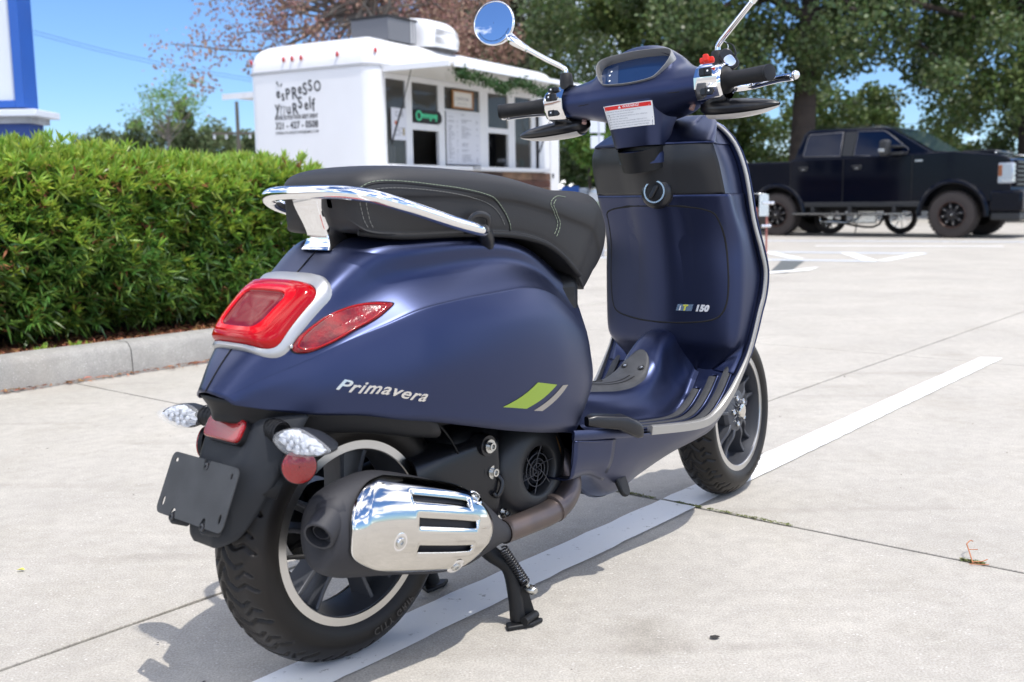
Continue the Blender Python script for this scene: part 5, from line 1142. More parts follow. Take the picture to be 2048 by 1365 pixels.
mk('key_drawing', cat(tube([(.96 + .058 * math.cos(a), -.0135, 1.897 + .058 * math.sin(a)) for a in np.linspace(0, 2 * math.pi, 16, endpoint=False)], .012, 6, 1, closed=True), box(1.02, 1.40, -.0145, -.012, 1.905, 1.917), box(1.02, 1.40, -.0145, -.012, 1.875, 1.884), *[box(1.03 + i * .031, 1.044 + i * .031, -.0145, -.012, 1.880, 1.93) for i in range(12)], box(1.22, 1.25, -.0145, -.012, 1.84, 1.88), box(1.36, 1.38, -.0145, -.012, 1.835, 1.93)), M_green, ks, ang=0)
tt('CuB', .10, .44, 1.86, M_gr, -.0075, ps, 'poster_text'); mk('poster_picture', lathe([(.028, 0), (.001, .001)], (.45, -.007, 1.78), (0, -1, 0), 16), mat('poster_orange', (.5, .12, .05)), ps, ang=0)
mk('poster_picture', box(.60, .64, -.0075, -.0062, 1.62, 1.72), mat('poster_tan', (.35, .27, .12)), ps, ang=0)
for i in range(4): mk('poster_text', box(.40 + .1 * (i % 2), .55 + .1 * (i % 2), -.0075, -.0062, 1.62 + i * .03, 1.628 + i * .03), M_gr, ps, ang=0)
# inside: cups, machine, bits on the counter
M_cup = mat('paper_cup_stack', (.62, .62, .66), rough=.5)
def tl(o): o.matrix_world = TM_; return o
for i, (x, h) in enumerate(((.40, .28), (.50, .30), (.58, .26))):
    tl(tag(mk('cup_stack', lathe([(.042, 0), (.040, h), (.036, h + .01)], (x, .16, 1.22), (0, 0, 1), 18, False, True), M_cup, None, ang=40), ['short white paper cup stack, left of three in the leftmost trailer window', 'tallest white paper cup stack, middle of three in the leftmost trailer window', 'white paper cup stack, right of three in the leftmost trailer window'][i], 'cup stack', 'cup stacks behind the trailer window'))
tl(tag(mk('espresso_machine', cat(box(2.86, 3.30, .30, .62, 1.22, 1.30), box(2.86, 3.30, .45, .62, 1.30, 1.62), box(2.86, 3.30, .28, .62, 1.58, 1.68), cyl((2.96, .36, 1.46), (2.96, .36, 1.58), .035), cyl((3.16, .36, 1.46), (3.16, .36, 1.58), .035), tube([(2.96, .36, 1.46), (2.93, .2, 1.44)], .014, 8, 1)), M_dark, None, ang=30, bev=.01), 'dark espresso machine inside the open trailer hatch', 'espresso machine'))
tl(tag(mk('tip_jar', cat(ball((3.93, .14, 1.32), .075, 16, .9, .9, 1.15), cyl((3.93, .14, 1.22), (3.93, .14, 1.26), .04)), mat('teal_glaze', (.10, .42, .36), rough=.25), None, ang=60), 'teal egg shaped jar on the counter at the right end window', 'jar'))
tl(tag(mk('napkin_box', cat(box(3.60, 3.80, .10, .25, 1.22, 1.34), box(3.58, 3.72, .26, .36, 1.34, 1.40)), M_board, None, ang=30, bev=.01), 'white napkin box on the counter inside the right end window', 'box'))
tl(tag(mk('fridge', box(3.45, 4.2, .75, 1.4, .56, 1.85), M_dark, None, ang=30, bev=.02), 'black fridge standing inside the trailer behind the right windows', 'fridge'))
tl(tag(mk('shelf_unit', cat(box(.9, 1.42, 1.15, 1.5, .56, 1.78), box(.95, 1.38, 1.1, 1.15, 1.3, 1.32)), M_dark, None, ang=30, bev=.01), 'dark shelf unit inside the trailer behind the open hatch', 'shelf'))
# awning and struts
aw = [(.20, -.01, 2.405), (4.36, -.01, 2.405), (4.36, -1.02, 2.425), (.30, -1.02, 2.425)]
mk('awning_panel', (aw + [(x, y, z + .035) for x, y, z in aw], box(0, 1, 0, 1, 0, 1)[1] and [(0, 1, 2, 3), (7, 6, 5, 4), (0, 4, 5, 1), (1, 5, 6, 2), (2, 6, 7, 3), (3, 7, 4, 0)]), mat('awning_panel_cream', (.70, .69, .65), rough=.4), TRL, ang=30)
mk('awning_rail', cat(box(.29, 4.37, -1.045, -1.02, 2.405, 2.47), box(.185, .215, -1.03, -.02, 2.40, 2.47)), M_tw, TRL, ang=30)
for x in (.30, 4.24): mk('gas_strut', cat(cyl((x, -.04, 1.50), (x, -.22, 1.95), .012), cyl((x, -.22, 1.95), (x, -.38, 2.41), .006)), M_dark, TRL, ang=60)
# garland under the awning edge
pts = np.array([(.40, -1.0, 2.37), (.62, -1.0, 2.33), (1.0, -1.0, 2.32), (1.35, -1.0, 2.27), (1.55, -1.0, 2.24), (1.85, -1.0, 2.35), (2.2, -1.0, 2.33), (2.6, -1.0, 2.25), (2.9, -1.0, 2.34), (3.4, -1.0, 2.26), (3.9, -1.0, 2.35)]); pc_ = cr(pts, 30)
def leaves(C, D, l, w, rng, spread=.9, cup=.0):
    n = len(C); d = D + rng.normal(0, spread, (n, 3)); d /= np.linalg.norm(d, axis=1)[:, None]
    a = rng.normal(0, 1, (n, 3)); s = np.cross(d, a); s /= np.linalg.norm(s, axis=1)[:, None] + 1e-9; nn = np.cross(s, d)
    ll = (l * rng.uniform(.65, 1.25, n))[:, None]; ww = (w * rng.uniform(.7, 1.2, n))[:, None]
    V = np.stack([C, C + d * ll * .5 - s * ww + nn * ll * cup, C + d * ll, C + d * ll * .5 + s * ww + nn * ll * cup], 1).reshape(-1, 3)
    return V, np.arange(4 * n).reshape(n, 4)
M_leafd = mat('garland_leaf', (.035, .085, .020), rough=.6, island=.35, transl=.2)
rg = np.random.default_rng(4); C = np.repeat(pc_, 9, 0) + rg.normal(0, .035, (len(pc_) * 9, 3)); V, F = leaves(C, np.array([[0, 0, -.3]]), .06, .012, rg)
gar = big('garland', V, F, M_leafd); tag(gar, 'green leafy garland draped under the front edge of the trailer awning', 'garland', kind=None); gar.matrix_world = TM_
# far side awning seen past the left edge
mk('far_awning', cat(box(.35, 3.8, 2.16, 2.95, 2.26, 2.30), box(.34, .36, 2.16, 2.96, 2.23, 2.31)), M_tw, TRL, ang=30)
# marker lights
M_rl = mat('marker_light_red', (.45, .01, .01), rough=.2, coat=1)
for y in (2.03, 1.456, 1.308, 1.153, .548): mk('marker_light', ball((-.012, y, 2.64), .032, 14, .5, .8, 1.15), M_rl, TRL, ang=60)
mk('marker_light', ball((.10, .02, 2.66), .032, 14, .9, .6, 1.15), M_rl, TRL, ang=60); mk('marker_light', ball((4.72, -.012, 2.60), .026, 12, .9, .4, 1.0), mat('marker_amber', (.5, .2, .03), rough=.3), TRL, ang=60)
# logo and phone number on the end wall
def et(s, size, y, z, m=M_inkk, **k):
    V, F = text_vf(s, size=size, **k); return (V, F)
def put(vf, y, z, sx=1, sz=1, rot=0):
    c, s = math.cos(rot), math.sin(rot); V = [(a * sx * c - b * sz * s, a * sx * s + b * sz * c, d) for a, b, d in vf[0]]
    return place((V, vf[1]), (-.004, y, z), (0, -1, 0), (0, 0, 1), (-1, 0, 0))
glyphs = []
x = 1.615
for ch, sz, dz, wd in (('e', .19, .0, .090), ('s', .19, -.045, .075), ('P', .20, -.03, .105), ('R', .22, -.035, .110), ('e', .19, .045, .085), ('S', .22, .02, .095), ('S', .20, .075, .095), ('O', .19, .06, .1)):
    glyphs.append(put(text_vf(ch, size=sz, bold=.004), x, 2.150 + dz * .8, .80, 1.0, .06)); x -= wd
x = 1.64
for ch, sz, dz, wd in (('y', .23, .0, .10), ('', 0, 0, .095), ('u', .20, -.03, .10), ('R', .21, -.045, .105), ('S', .21, .05, .105), ('e', .19, .02, .085), ('l', .22, .03, .05), ('f', .23, -.01, .06)):
    if ch: glyphs.append(put(text_vf(ch, size=sz, bold=.004), x, 1.960 + dz * .8, .80, 1.0, .05))
    x -= wd
cup = [(0, 0), (.06, .0), (.075, .15), (-.015, .15)]
glyphs += [put((tube([(a, b, 0) for a, b in cup], .004, 6, 1, closed=True)), 1.545, 1.93, .85, .8, -.12), put(tube([(-.02, .12, 0), (.08, .12, 0)], .003, 6, 1), 1.545, 1.93, .85, .8, -.1)]
glyphs += [put(tube([(0, 0, 0), (-.035, .06, 0)], [.004, .011], 6, 1), 1.565, 2.30), put(tube([(0, 0, 0), (.02, .045, 0)], [.004, .009], 6, 1), 1.535, 2.29)]
LG = mk('logo_lettering', cat(*glyphs), M_inkk, TRL, ang=0)
def line_(s, size, z, y0=1.655, wtot=.745, dz=.02, bold=0):
    V, F = text_vf(s, size=size, bold=bold); w = max(v[0] for v in V); return mk('lettering', put((V, F), y0, z, wtot / w, 1.0, 0), M_inkk, TRL, ang=0)
line_('BOOK US FOR YOUR NEXT EVENT', .075, 1.865, bold=.002); line_('321 - 427 - 0508', .125, 1.745, bold=.003); line_('ESPRESSOYOURSELFCOFFEE@GMAIL.COM', .046, 1.675, bold=.0005)
# rooftop air conditioner and crate
AC = tag(empty('air_conditioner', TM_ @ Vector((1.75, .40, 2.86)), R(59.5)), 'white domed air conditioning unit on the trailer roof', 'air conditioner')
rows = []
for z, sx, sy in ((0, .48, .36), (.12, .50, .37), (.24, .47, .35), (.33, .40, .29), (.38, .28, .2), (.395, .05, .03)):
    rows.append([((sx if math.cos(t) > 0 else .36) * math.copysign(abs(math.cos(t)) ** .6, math.cos(t)), sy * math.copysign(abs(math.sin(t)) ** .6, math.sin(t)), z) for t in np.linspace(0, 2 * math.pi, 28, endpoint=False)])
mk('cover', surf(np.array(rows), 3, 1, False, True), M_tw, AC, ang=180)
for r_ in range(2):
    for i in range(15): mk('louvre', box(-.26 + i * .038, -.246 + i * .038, -.378 + .002 * i, -.355, .05 + r_ * .11, .13 + r_ * .11), M_tg, AC, ang=0)
CRT = tl(tag(mk('roof_crate', cat(box(.60, 1.22, .18, .80, 2.86, 3.155)), mat('slate_grey_box', (.12, .125, .14), rough=.5), None, ang=30, bev=.01), 'slate grey equipment box with white straps on the trailer roof', 'box'))
mk('lid', box(.585, 1.235, .165, .815, 3.155, 3.18), M_dark, CRT, ang=30)
for x in (1.09, 1.15): mk('strap', box(x, x + .028, .172, .808, 2.87, 3.158), M_tg, CRT, ang=0)
# running gear
for x in (2.0, 2.75): mk('tyre', cat(lathe([(.16, 0), (.30, 0), (.33, .03), (.33, .17), (.30, .20), (.16, .20)], (x, .04, .33), (0, 1, 0), 32)), M_tyre, TRL, ang=35)
mk('chassis', cat(box(.1, 4.9, .3, .4, .35, .45), box(.1, 4.9, 1.75, 1.85, .35, .45), cyl((4.6, 1.0, 0), (4.6, 1.0, .4), .04)), M_dark, TRL, ang=30)
# ------------------------------------------------------------------ pick-up truck
TRK = empty('pickup_truck', (5.011, 19.893, 0), R(-40.39), label='lifted black crew cab pickup truck parked across the far bays', cat_='pickup truck')
M_tb = mat('truck_black_paint', (.0020, .0030, .0080), rough=.08, coat=.0, coat_r=.03, spec=.2)
M_tp = mat('truck_grey_plastic', (.014, .015, .017), rough=.5)
M_tgl = mat('truck_tinted_glass', (.002, .006, .022), rough=.03, spec=.3)
M_tws = mat('windscreen_glass', (.02, .05, .09), rough=.03, spec=.8, coat=1)
M_tty = mat('dusty_tyre', (.035, .028, .026), rough=.8, bump=.6, bscale=40)
M_twh = mat('black_alloy_wheel', (.012, .010, .011), rough=.35, metal=.3)
WB, TW, TR_ = 3.20, 1.80, .395
def arch(cx, r, n=12): return [(cx + r * math.cos(a), .40 + r * math.sin(a)) for a in np.linspace(math.pi - .25, .25, n)]
prof = [(-1.28, .62), (-1.25, .56)] + [(x, z) for x, z in arch(0, .50)] + [(.60, .55), (2.62, .55)] + arch(WB, .52) + [(3.74, .62), (4.02, .60), (4.10, .75), (4.12, 1.22), (4.05, 1.33), (3.85, 1.385), (3.17, 1.455), (2.62, 1.44), (.28, 1.40), (.24, 1.375), (-1.25, 1.375), (-1.30, 1.33)]
nP = len(prof)
rows = []
for y, dx, s in ((0.035, 0, .975), (0, 0, 1), (0, 0, 1), (.0, 0, 1)): pass
def slab_body(P, y0, y1): return prism(P, (0, y1, 0), (1, 0, 0), (0, 0, 1), (0, -1, 0), y1 - y0)
mk('lower_body', slab_body(prof, 0, TW), M_tb, TRK, ang=28, bev=.055, seg=4)
cabL = [(.30, 1.40), (2.68, 1.44), (2.55, 1.52), (2.02, 1.90), (1.85, 1.945), (.62, 1.955), (.50, 1.90), (.34, 1.45)]
def cabrow(y, k, dz): return [(1.2 + (x - 1.2) * k if z > 1.5 else x, y, z - dz * (z > 1.5)) for x, z in cabL]
V = []; F = []
secs = [(.02, 0), (.17, 1), (TW - .17, 1), (TW - .02, 0)]
base = [(.30, 1.39), (2.90, 1.44)]
# greenhouse as lofted solid: base wide, roof inset
G = [[(.30, .02, 1.39), (2.86, .04, 1.43), (2.86, TW - .04, 1.43), (.30, TW - .02, 1.39)], [(.47, .10, 1.86), (2.12, .12, 1.86), (2.12, TW - .12, 1.86), (.47, TW - .10, 1.86)], [(.55, .15, 1.935), (1.98, .17, 1.925), (1.98, TW - .17, 1.925), (.55, TW - .15, 1.935)], [(.68, .30, 1.962), (1.80, .32, 1.958), (1.80, TW - .32, 1.958), (.68, TW - .30, 1.962)]]
V, F = grid(np.array(G), False, True, flip=False); F = list(F) + [(12, 13, 14, 15)]
mk('cab', ([tuple(v) for v in V], F), M_tb, TRK, ang=40, bev=.03, seg=3)
def sideq(x, z, off=.004):     # point on the sloping cab side
    t = (z - 1.39) / .47; y = .02 + (.10 - .02) * t; return (x, y - off, z)
def sp_(P, m, nm, off=.004): return mk(nm, ([sideq(x, z, off) for x, z in P], [tuple(range(len(P)))[::-1]]), m, TRK, ang=0, solid=.004)
rear_w = [(.52, 1.445), (.50, 1.48), (.565, 1.80), (.60, 1.845), (1.225, 1.86), (1.205, 1.44)]
front_w = [(1.455, 1.435), (1.50, 1.865), (1.96, 1.855), (2.06, 1.80), (2.42, 1.52), (2.40, 1.44), (1.98, 1.43), (1.85, 1.40), (1.70, 1.43)]
sp_(rear_w, M_tgl, 'rear_door_glass'); sp_(front_w, M_tgl, 'front_door_glass'); sp_([(1.235, 1.44), (1.26, 1.862), (1.48, 1.866), (1.435, 1.435)], M_tp, 'door_pillar_cover', .006)
for P in (rear_w, front_w): mk('window_trim', tube([sideq(x, z, .006) for x, z in P], .007, 6, 1, closed=True), mat('dull_window_trim', (.16, .16, .17), rough=.4, metal=.5), TRK, ang=180)
ws = [(2.80, .16, 1.47), (2.80, TW - .16, 1.47), (2.16, TW - .20, 1.86), (2.16, .20, 1.86)]; mk('windscreen', ([(x + .012, y, z + .012) for x, y, z in ws], [(0, 1, 2, 3)]), M_tws, TRK, ang=0, solid=.004)
for x, z0, z1 in ((.262, .56, 1.38), (1.27, .56, 1.40), (2.50, .56, 1.42)): mk('door_gap', box(x, x + .012, -.0035, .004, z0, z1), M_seam, TRK, ang=0)
mk('body_crease', box(.30, 2.60, -.006, .0, .985, .995), M_tb, TRK, ang=0); mk('rocker_panel', box(.55, 2.66, -.012, .05, .53, .62), M_tp, TRK, ang=30, bev=.01)
for x in (.43, 1.44): mk('door_handle', cat(box(x, x + .19, -.035, -.012, 1.235, 1.262), box(x + .02, x + .17, -.012, .001, 1.19, 1.27)), M_tp, TRK, ang=30, bev=.008); mk('handle_chrome', box(x + .07, x + .13, -.037, -.034, 1.205, 1.225), M_bolt, TRK, ang=0)
MIR = mk('door_mirror', cat(box(2.04, 2.20, -.34, -.16, 1.40, 1.68)), M_tp, TRK, ang=30, bev=.045, seg=3); mk('mirror_lamp', box(2.035, 2.14, -.345, -.30, 1.47, 1.53), M_bolt, MIR, ang=30, bev=.008); mk('mirror_arm', cat(box(2.16, 2.40, -.20, .05, 1.42, 1.47), box(2.16, 2.36, -.20, .05, 1.54, 1.58)), M_tp, MIR, ang=30, bev=.01)
mk('fender_badge', box(2.55, 2.68, -.005, .0, 1.30, 1.33), M_bolt, TRK, ang=0)
def flare(cx, r):
    rows = []
    for a in np.linspace(math.pi + .05, -.05, 20):
        c, s = math.cos(a), math.sin(a); rows.append([(cx + (r - .005) * c, .02, .40 + (r - .005) * s), (cx + (r - .004) * c, -.03, .40 + (r - .004) * s), (cx + (r + .03) * c, -.032, .40 + (r + .03) * s), (cx + (r + .075) * c, -.004, .40 + (r + .075) * s)])
    return grid(rows)
mk('wheel_arch_flare', flare(0, .50), M_tb, TRK, ang=180); mk('wheel_arch_flare', flare(WB, .52), M_tb, TRK, ang=180)
for cx_ in (0, WB): mk('wheel_well', box(cx_ - .5, cx_ + .5, .32, TW - .32, .35, 1.0), M_seam, TRK, ang=0)
# wheels
def twheel(x, y, out):
    Wt = empty('wheel'); Wt.parent = TRK; c = (x, y, TR_)
    mk('tyre', lathe([(.215, 0), (.33, -.012), (.375, .0), (TR_, .035), (TR_, .235), (.375, .27), (.33, .28), (.215, .27)], c, (0, out, 0), 48), M_tty, Wt, ang=40)
    V = []
    parts = []
    for i in range(36):
        a = 2 * math.pi * i / 36
        for k in (0, 1): aa_ = a + k * .087; parts.append(prism([(-.022, -.012 + k * .14), (.022, .0 + k * .14), (.022, .12 + k * .11), (-.022, .10 + k * .13)], (x + (TR_ - .004) * math.cos(aa_), y, TR_ + (TR_ - .004) * math.sin(aa_)), (-math.sin(aa_), 0, math.cos(aa_)), (0, out, 0), (math.cos(aa_), 0, math.sin(aa_)), .012))
    mk('tread_blocks', cat(*parts), M_tty, Wt, ang=30)['kind'] = 'stuff'
    mk('rim', lathe([(.225, .0), (.232, -.012), (.218, -.016), (.205, .0), (.19, .06), (.06, .06)][:5], c, (0, out, 0), 48), mat('rim_ring_rust_black', (.045, .026, .022), rough=.45, metal=.4), Wt, ang=40)
    mk('wheel_disc', lathe([(.215, .09), (.02, .09)], c, (0, out, 0), 32), M_seam, Wt, ang=0)
    for i in range(8):
        a = 2 * math.pi * i / 8 + .2; u = (math.cos(a), 0, math.sin(a)); v = (-math.sin(a), 0, math.cos(a)); mk('spoke', prism([(.05, -.030), (.205, -.022), (.205, .022), (.05, .030)], (x, y + out * .005, TR_), u, v, (0, out, 0), .05), M_twh, Wt, ang=30, bev=.006)
        mk('wheel_bolt', ball((x + .145 * math.cos(a), y - out * .0 + out * .002, TR_ + .145 * math.sin(a)), .010, 8), M_bolt, Wt, ang=60)
    mk('hub', lathe([(.065, .02), (.060, -.012), (.045, -.02), (.001, -.022)], c, (0, out, 0), 24), M_twh, Wt, ang=40); mk('hub_badge', ball((x, y - out * .022, TR_), .014, 8), M_bolt, Wt, ang=60)
for x in (0, WB):
    twheel(x, -.01, 1); twheel(x, TW + .01, -1)
mk('axle', cat(cyl((0, .1, TR_), (0, TW - .1, TR_), .05), cyl((WB, .1, TR_), (WB, TW - .1, TR_), .05), box(-1.1, 3.9, .35, .45, .45, .56), box(-1.1, 3.9, TW - .45, TW - .35, .45, .56), ball((0, TW / 2, TR_), .14)), M_seam, TRK, ang=40)
mk('side_step', cat(box(.36, 2.56, -.13, -.03, .385, .43)), M_tp, TRK, ang=30, bev=.01); mk('step_edge', box(.40, 2.52, -.135, -.128, .405, .418), M_bolt, TRK, ang=0)
mk('step_bracket', cat(box(.7, .76, -.05, .3, .41, .55), box(2.2, 2.26, -.05, .3, .41, .55), box(1.4, 1.46, -.05, .3, .41, .55)), M_tp, TRK, ang=0)
# front end
HL = mk('headlight', cat(box(3.90, 4.135, -.012, .16, .90, 1.24)), mat('headlight_clear', (.36, .39, .44), rough=.08, metal=.5, bump=.8, bscale=30, coat=1), TRK, ang=30, bev=.02); mk('amber_lamp', box(3.91, 3.97, -.018, .03, 1.02, 1.20), mat('amber_lens', (.22, .07, .02), rough=.3), HL, ang=30, bev=.006)
mk('headlight_surround', box(3.97, 4.142, -.016, .17, .93, .97), M_bolt, HL, ang=30, bev=.004)
HL2 = mk('headlight', box(3.84, 4.135, TW - .30, TW + .012, .86, 1.26), MATS['headlight_clear'], TRK, ang=30, bev=.02)
mk('grille_backing', box(4.05, 4.135, .165, TW - .31, .84, 1.28), M_seam, TRK, ang=0)
for i in range(6): mk('grille_bar', box(4.13, 4.16, .17, TW - .31, .87 + i * .072, .90 + i * .072), M_tb, TRK, ang=30, bev=.006)
mk('front_bumper', cat(box(3.78, 4.30, -.02, TW + .02, .44, .80)), M_tb, TRK, ang=30, bev=.05, seg=3); mk('air_dam', box(3.80, 4.26, .02, TW - .02, .30, .44), M_tp, TRK, ang=30, bev=.03); mk('fog_lamp', lathe([(.05, 0), (.045, .01), (.001, .012)], (4.30, .22, .63), (1, 0, 0), 18), M_bolt, TRK, ang=40)
mk('bonnet_scoop', cat(box(3.2, 3.75, .35, TW - .35, 1.40, 1.47)), M_tb, TRK, ang=30, bev=.03, seg=3); mk('bonnet_nozzle', ball((3.78, .25, 1.41), .02, 8), M_bolt, TRK, ang=60)
mk('rear_bumper', box(-1.42, -1.26, 0, TW, .55, .72), M_bolt, TRK, ang=30, bev=.02); mk('tail_lamp', box(-1.31, -1.20, -.008, .06, .95, 1.30), M_redrefl, TRK, ang=30)
# ------------------------------------------------------------------ motorcycle behind the truck
def motorbike(x0, y0, rz):
    MB_ = empty('motorcycle', (x0, y0, 0), rz, label='dark cruiser motorcycle standing behind the black truck', cat_='motorcycle')
    for x in (0, 1.28):
        Wm = empty('wheel'); Wm.parent = MB_
        mk('tyre', lathe([(.20, -.05), (.27, -.055), (.30, 0), (.27, .055), (.20, .05)], (x, 0, .30), (0, 1, 0), 40), M_tty, Wm, ang=60)
        mk('rim', lathe([(.205, -.045), (.19, -.03), (.19, .03), (.205, .045)], (x, 0, .30), (0, 1, 0), 40), M_chrome, Wm, ang=60)
        for i in range(9):
            a = i * 2 * math.pi / 9; mk('spoke', tube([(x, 0, .30), (x + .19 * math.cos(a), 0, .30 + .19 * math.sin(a))], .012, 6, 1), M_chrome, Wm, ang=60)
        mk('hub', cyl((x, -.06, .30), (x, .06, .30), .05), M_bolt, Wm, ang=40)
    mk('engine', cat(box(.42, .85, -.14, .14, .20, .48), cyl((.55, 0, .45), (.45, 0, .70), .10), cyl((.70, 0, .45), (.80, 0, .70), .10)), M_bolt, MB_, ang=40, bev=.02); mk('fuel_tank', ball((.72, 0, .80), .26, 20, 1, .55, .45), M_tb, MB_, ang=180)
    mk('seat', ball((.18, 0, .68), .26, 16, 1.2, .5, .28), M_seat, MB_, ang=180); mk('fork', cat(cyl((1.28, -.09, .3), (1.05, -.09, .95), .022), cyl((1.28, .09, .3), (1.05, .09, .95), .022)), M_chrome, MB_, ang=60)
    mk('handlebar', tube([(.9, -.38, 1.0), (1.0, -.2, 1.02), (1.04, 0, .98), (1.0, .2, 1.02), (.9, .38, 1.0)], .014, 8, 4), M_chrome, MB_, ang=180); mk('exhaust_pipe', tube([(.6, -.15, .40), (.4, -.19, .24), (-.15, -.20, .24)], [.025, .03, .045], 12, 4), M_chrome, MB_, ang=180)
    mk('mudguard', grid([[(1.28 * k + .33 * math.cos(a), y, .30 + .33 * math.sin(a)) for y in (-.07, 0, .07)] for k in (0,) for a in np.linspace(.4, 2.9, 14)]), M_tb, MB_, ang=180, solid=.004); mk('frame_tube', tube([(0, 0, .32), (.35, 0, .18), (.9, 0, .18), (1.05, 0, .85)], .022, 8, 4), M_seam, MB_, ang=180); mk('side_stand', tube([(.5, -.15, .2), (.48, -.28, 0.01)], .012, 8, 1), M_bolt, MB_, ang=60)
    mk('headlamp', ball((1.16, 0, .86), .10, 16), M_chrome, MB_, ang=180)
motorbike(6.203, 20.466, R(-22))
# ------------------------------------------------------------------ white cars behind
def car(name, x, y, rz, h, label, cat_, L=4.5, colr=(.78, .78, .79)):
    C_ = empty(name, (x, y, 0), rz, label=label, cat_=cat_); m = mat('white_car_paint', colr, rough=.2, coat=1)
    P = [(-L / 2, .35), (-L / 2, .95), (-L / 2 + .25, 1.0), (-L / 2 + .6, h - .05), (-L / 2 + 1.0, h), (.3, h), (.75, h - .12), (1.25, 1.02), (L / 2 - .2, .92), (L / 2, .7), (L / 2, .35)]
    mk('body', prism(P, (0, .88, 0), (1, 0, 0), (0, 0, 1), (0, -1, 0), 1.76), m, C_, ang=30, bev=.09, seg=4)
    for s in (-1, 1):
        mk('side_glass', ([(a, s * .885, b) for a, b in ((-L / 2 + .55, 1.02), (-L / 2 + .80, h - .14), (.35, h - .14), (.95, 1.04))], [(0, 1, 2, 3)]), M_tgl, C_, ang=0)
        for xx in (-L / 2 + .85, L / 2 - .9): mk('wheel', lathe([(.001, .0), (.20, .01), (.21, .0), (.30, .0), (.32, -.03), (.32, -.2)], (xx, s * .89, .32), (0, s, 0), 28), M_tty, C_, ang=40)
    mk('windscreen', ([(.70, -.75, h - .08), (.70, .75, h - .08), (1.24, .78, 1.07), (1.24, -.78, 1.07)], [(0, 1, 2, 3)]), M_tgl, C_, ang=0); mk('tail_lamp', box(-L / 2 - .01, -L / 2 + .05, -.85, -.6, .8, .95), M_redrefl, C_, ang=0)
car('parked_car', 4.15, 23.6, R(10), 1.70, 'white van roof showing above the bed of the black truck', 'car')
car('parked_car', 13.2, 26.0, R(-30), 1.62, 'white car at the right edge beyond the truck bonnet', 'car')
car('parked_car', -8.9, 17.4, R(40), 1.66, 'white vehicle roof peeping over the hedge beside the blue sign', 'car', 4.8)
# ------------------------------------------------------------------ sign at the left
SG = empty('roadside_sign', (-5.41, 12, 0), R(0), label='big white panel sign with bright blue frame rising behind the hedge', cat_='sign')
M_sb = mat('sign_blue', (.018, .10, .42), rough=.35, var=.08, vscale=2); M_swt = mat('sign_face_white', (.62, .66, .72), rough=.4)
mk('face_panel', box(-3.0, -.10, .05, .12, 1.95, 4.6), M_swt, SG, ang=0)
mk('frame', cat(box(-.105, .0, 0, .35, 1.875, 4.7), box(-3.1, -.105, 0, .35, 1.875, 1.955), box(-3.1, 0, 0, .35, 4.6, 4.7)), M_sb, SG, ang=30, bev=.006)
mk('ledge', cat(box(-3.2, .18, -.14, .5, 1.77, 1.845)), M_swt, SG, ang=30, bev=.008); mk('ledge_fascia', box(-3.2, .09, -.05, .42, 1.70, 1.77), mat('weathered_white', (.42, .44, .47), rough=.6, var=.3, vscale=5), SG, ang=30)
mk('base', box(-3.0, .02, .02, .4, 0, 1.70), mat('sign_base_blue', (.012, .055, .26), rough=.4, var=.15, vscale=4), SG, ang=30)
mk('sign_print', prism([(0, 0), (.14, .14), (.20, .50), (-.05, .50), (-.2, .2)], (-.42, .045, 2.96), (1, 0, 0), (0, 0, 1), (0, 1, 0), .004), M_seam, SG, ang=0)
# ------------------------------------------------------------------ plated post by the scooter's nose, small road sign, fence
PP = tag(empty('plated_post', (2.60, 11.0, 0), R(10)), 'red posts carrying a chrome diamond plate guard, right of the legshield', 'bike rack')
M_dp = mat('diamond_plate', (.75, .77, .80), rough=.18, metal=1., bump=0)
rows = []
for i in range(9):
    a = R(180 - 90 * i / 8 * 1.0) if False else None
P = [(-.14, .80), (.0, .80), (.028, .79), (.045, .765), (.048, .73), (.048, .58)]
mk('plate', grid([[(x, y, z) for y in (-.10, .10)] for x, z in P]), M_dp, PP, ang=40, solid=.004)
mk('plate', box(-.055, .046, -.104, -.10, .57, .795), M_dp, PP, ang=0)
for k in range(7):
    for j in range(4): mk('plate_tread', ball((-.045 + j * .026, -.105, .59 + k * .029), .007, 6, 1.2, .3, .6), M_chrome, PP, ang=60)
M_rp = mat('faded_red_post', (.33, .12, .10), rough=.6)
for x in (-.075, .040): mk('post', cyl((x, -.08, 0), (x, -.08, .66), .011, 10), M_rp, PP, ang=60)
mk('clamp', cat(cyl((-.02, -.11, .705), (.085, -.11, .705), .014, 12), ball((.09, -.11, .705), .018, 10)), M_chrome, PP, ang=60); mk('clamp', cat(cyl((-.03, -.10, .47), (.06, -.10, .47), .016, 12), ball((.065, -.10, .47), .017, 10)), M_chrome, PP, ang=60)
RS = tag(empty('road_sign', (1.19, 14.0, 0)), 'pair of small white sign plates on a thin grey pole, left of the legshield', 'sign')
mk('pole', cyl((.035, .02, 0), (-.02, .02, 1.9), .022, 12), mat('galvanised_pole', (.35, .37, .42), rough=.5, metal=.4), RS, ang=60); mk('sign_plate', box(-.13, .07, 0, .008, 1.62, 1.90), M_swt, RS, ang=0); mk('sign_plate', box(-.12, .05, 0, .008, 1.42, 1.58), M_swt, RS, ang=0)
FN = tag(empty('far_fence', (0, 31, 0)), 'low pale fence far off between trailer and scooter', 'fence')
for i in range(28): mk('fence_board', box(-3 + i * .33, -3 + i * .33 + .31, 0, .03, .35, 1.02), mat('pale_fence', (.42, .46, .52), rough=.6), FN, ang=0)
for z in (.45, .92): mk('fence_rail', box(-3, 6.3, -.04, 0, z, z + .05), MATS['pale_fence'], FN, ang=0)
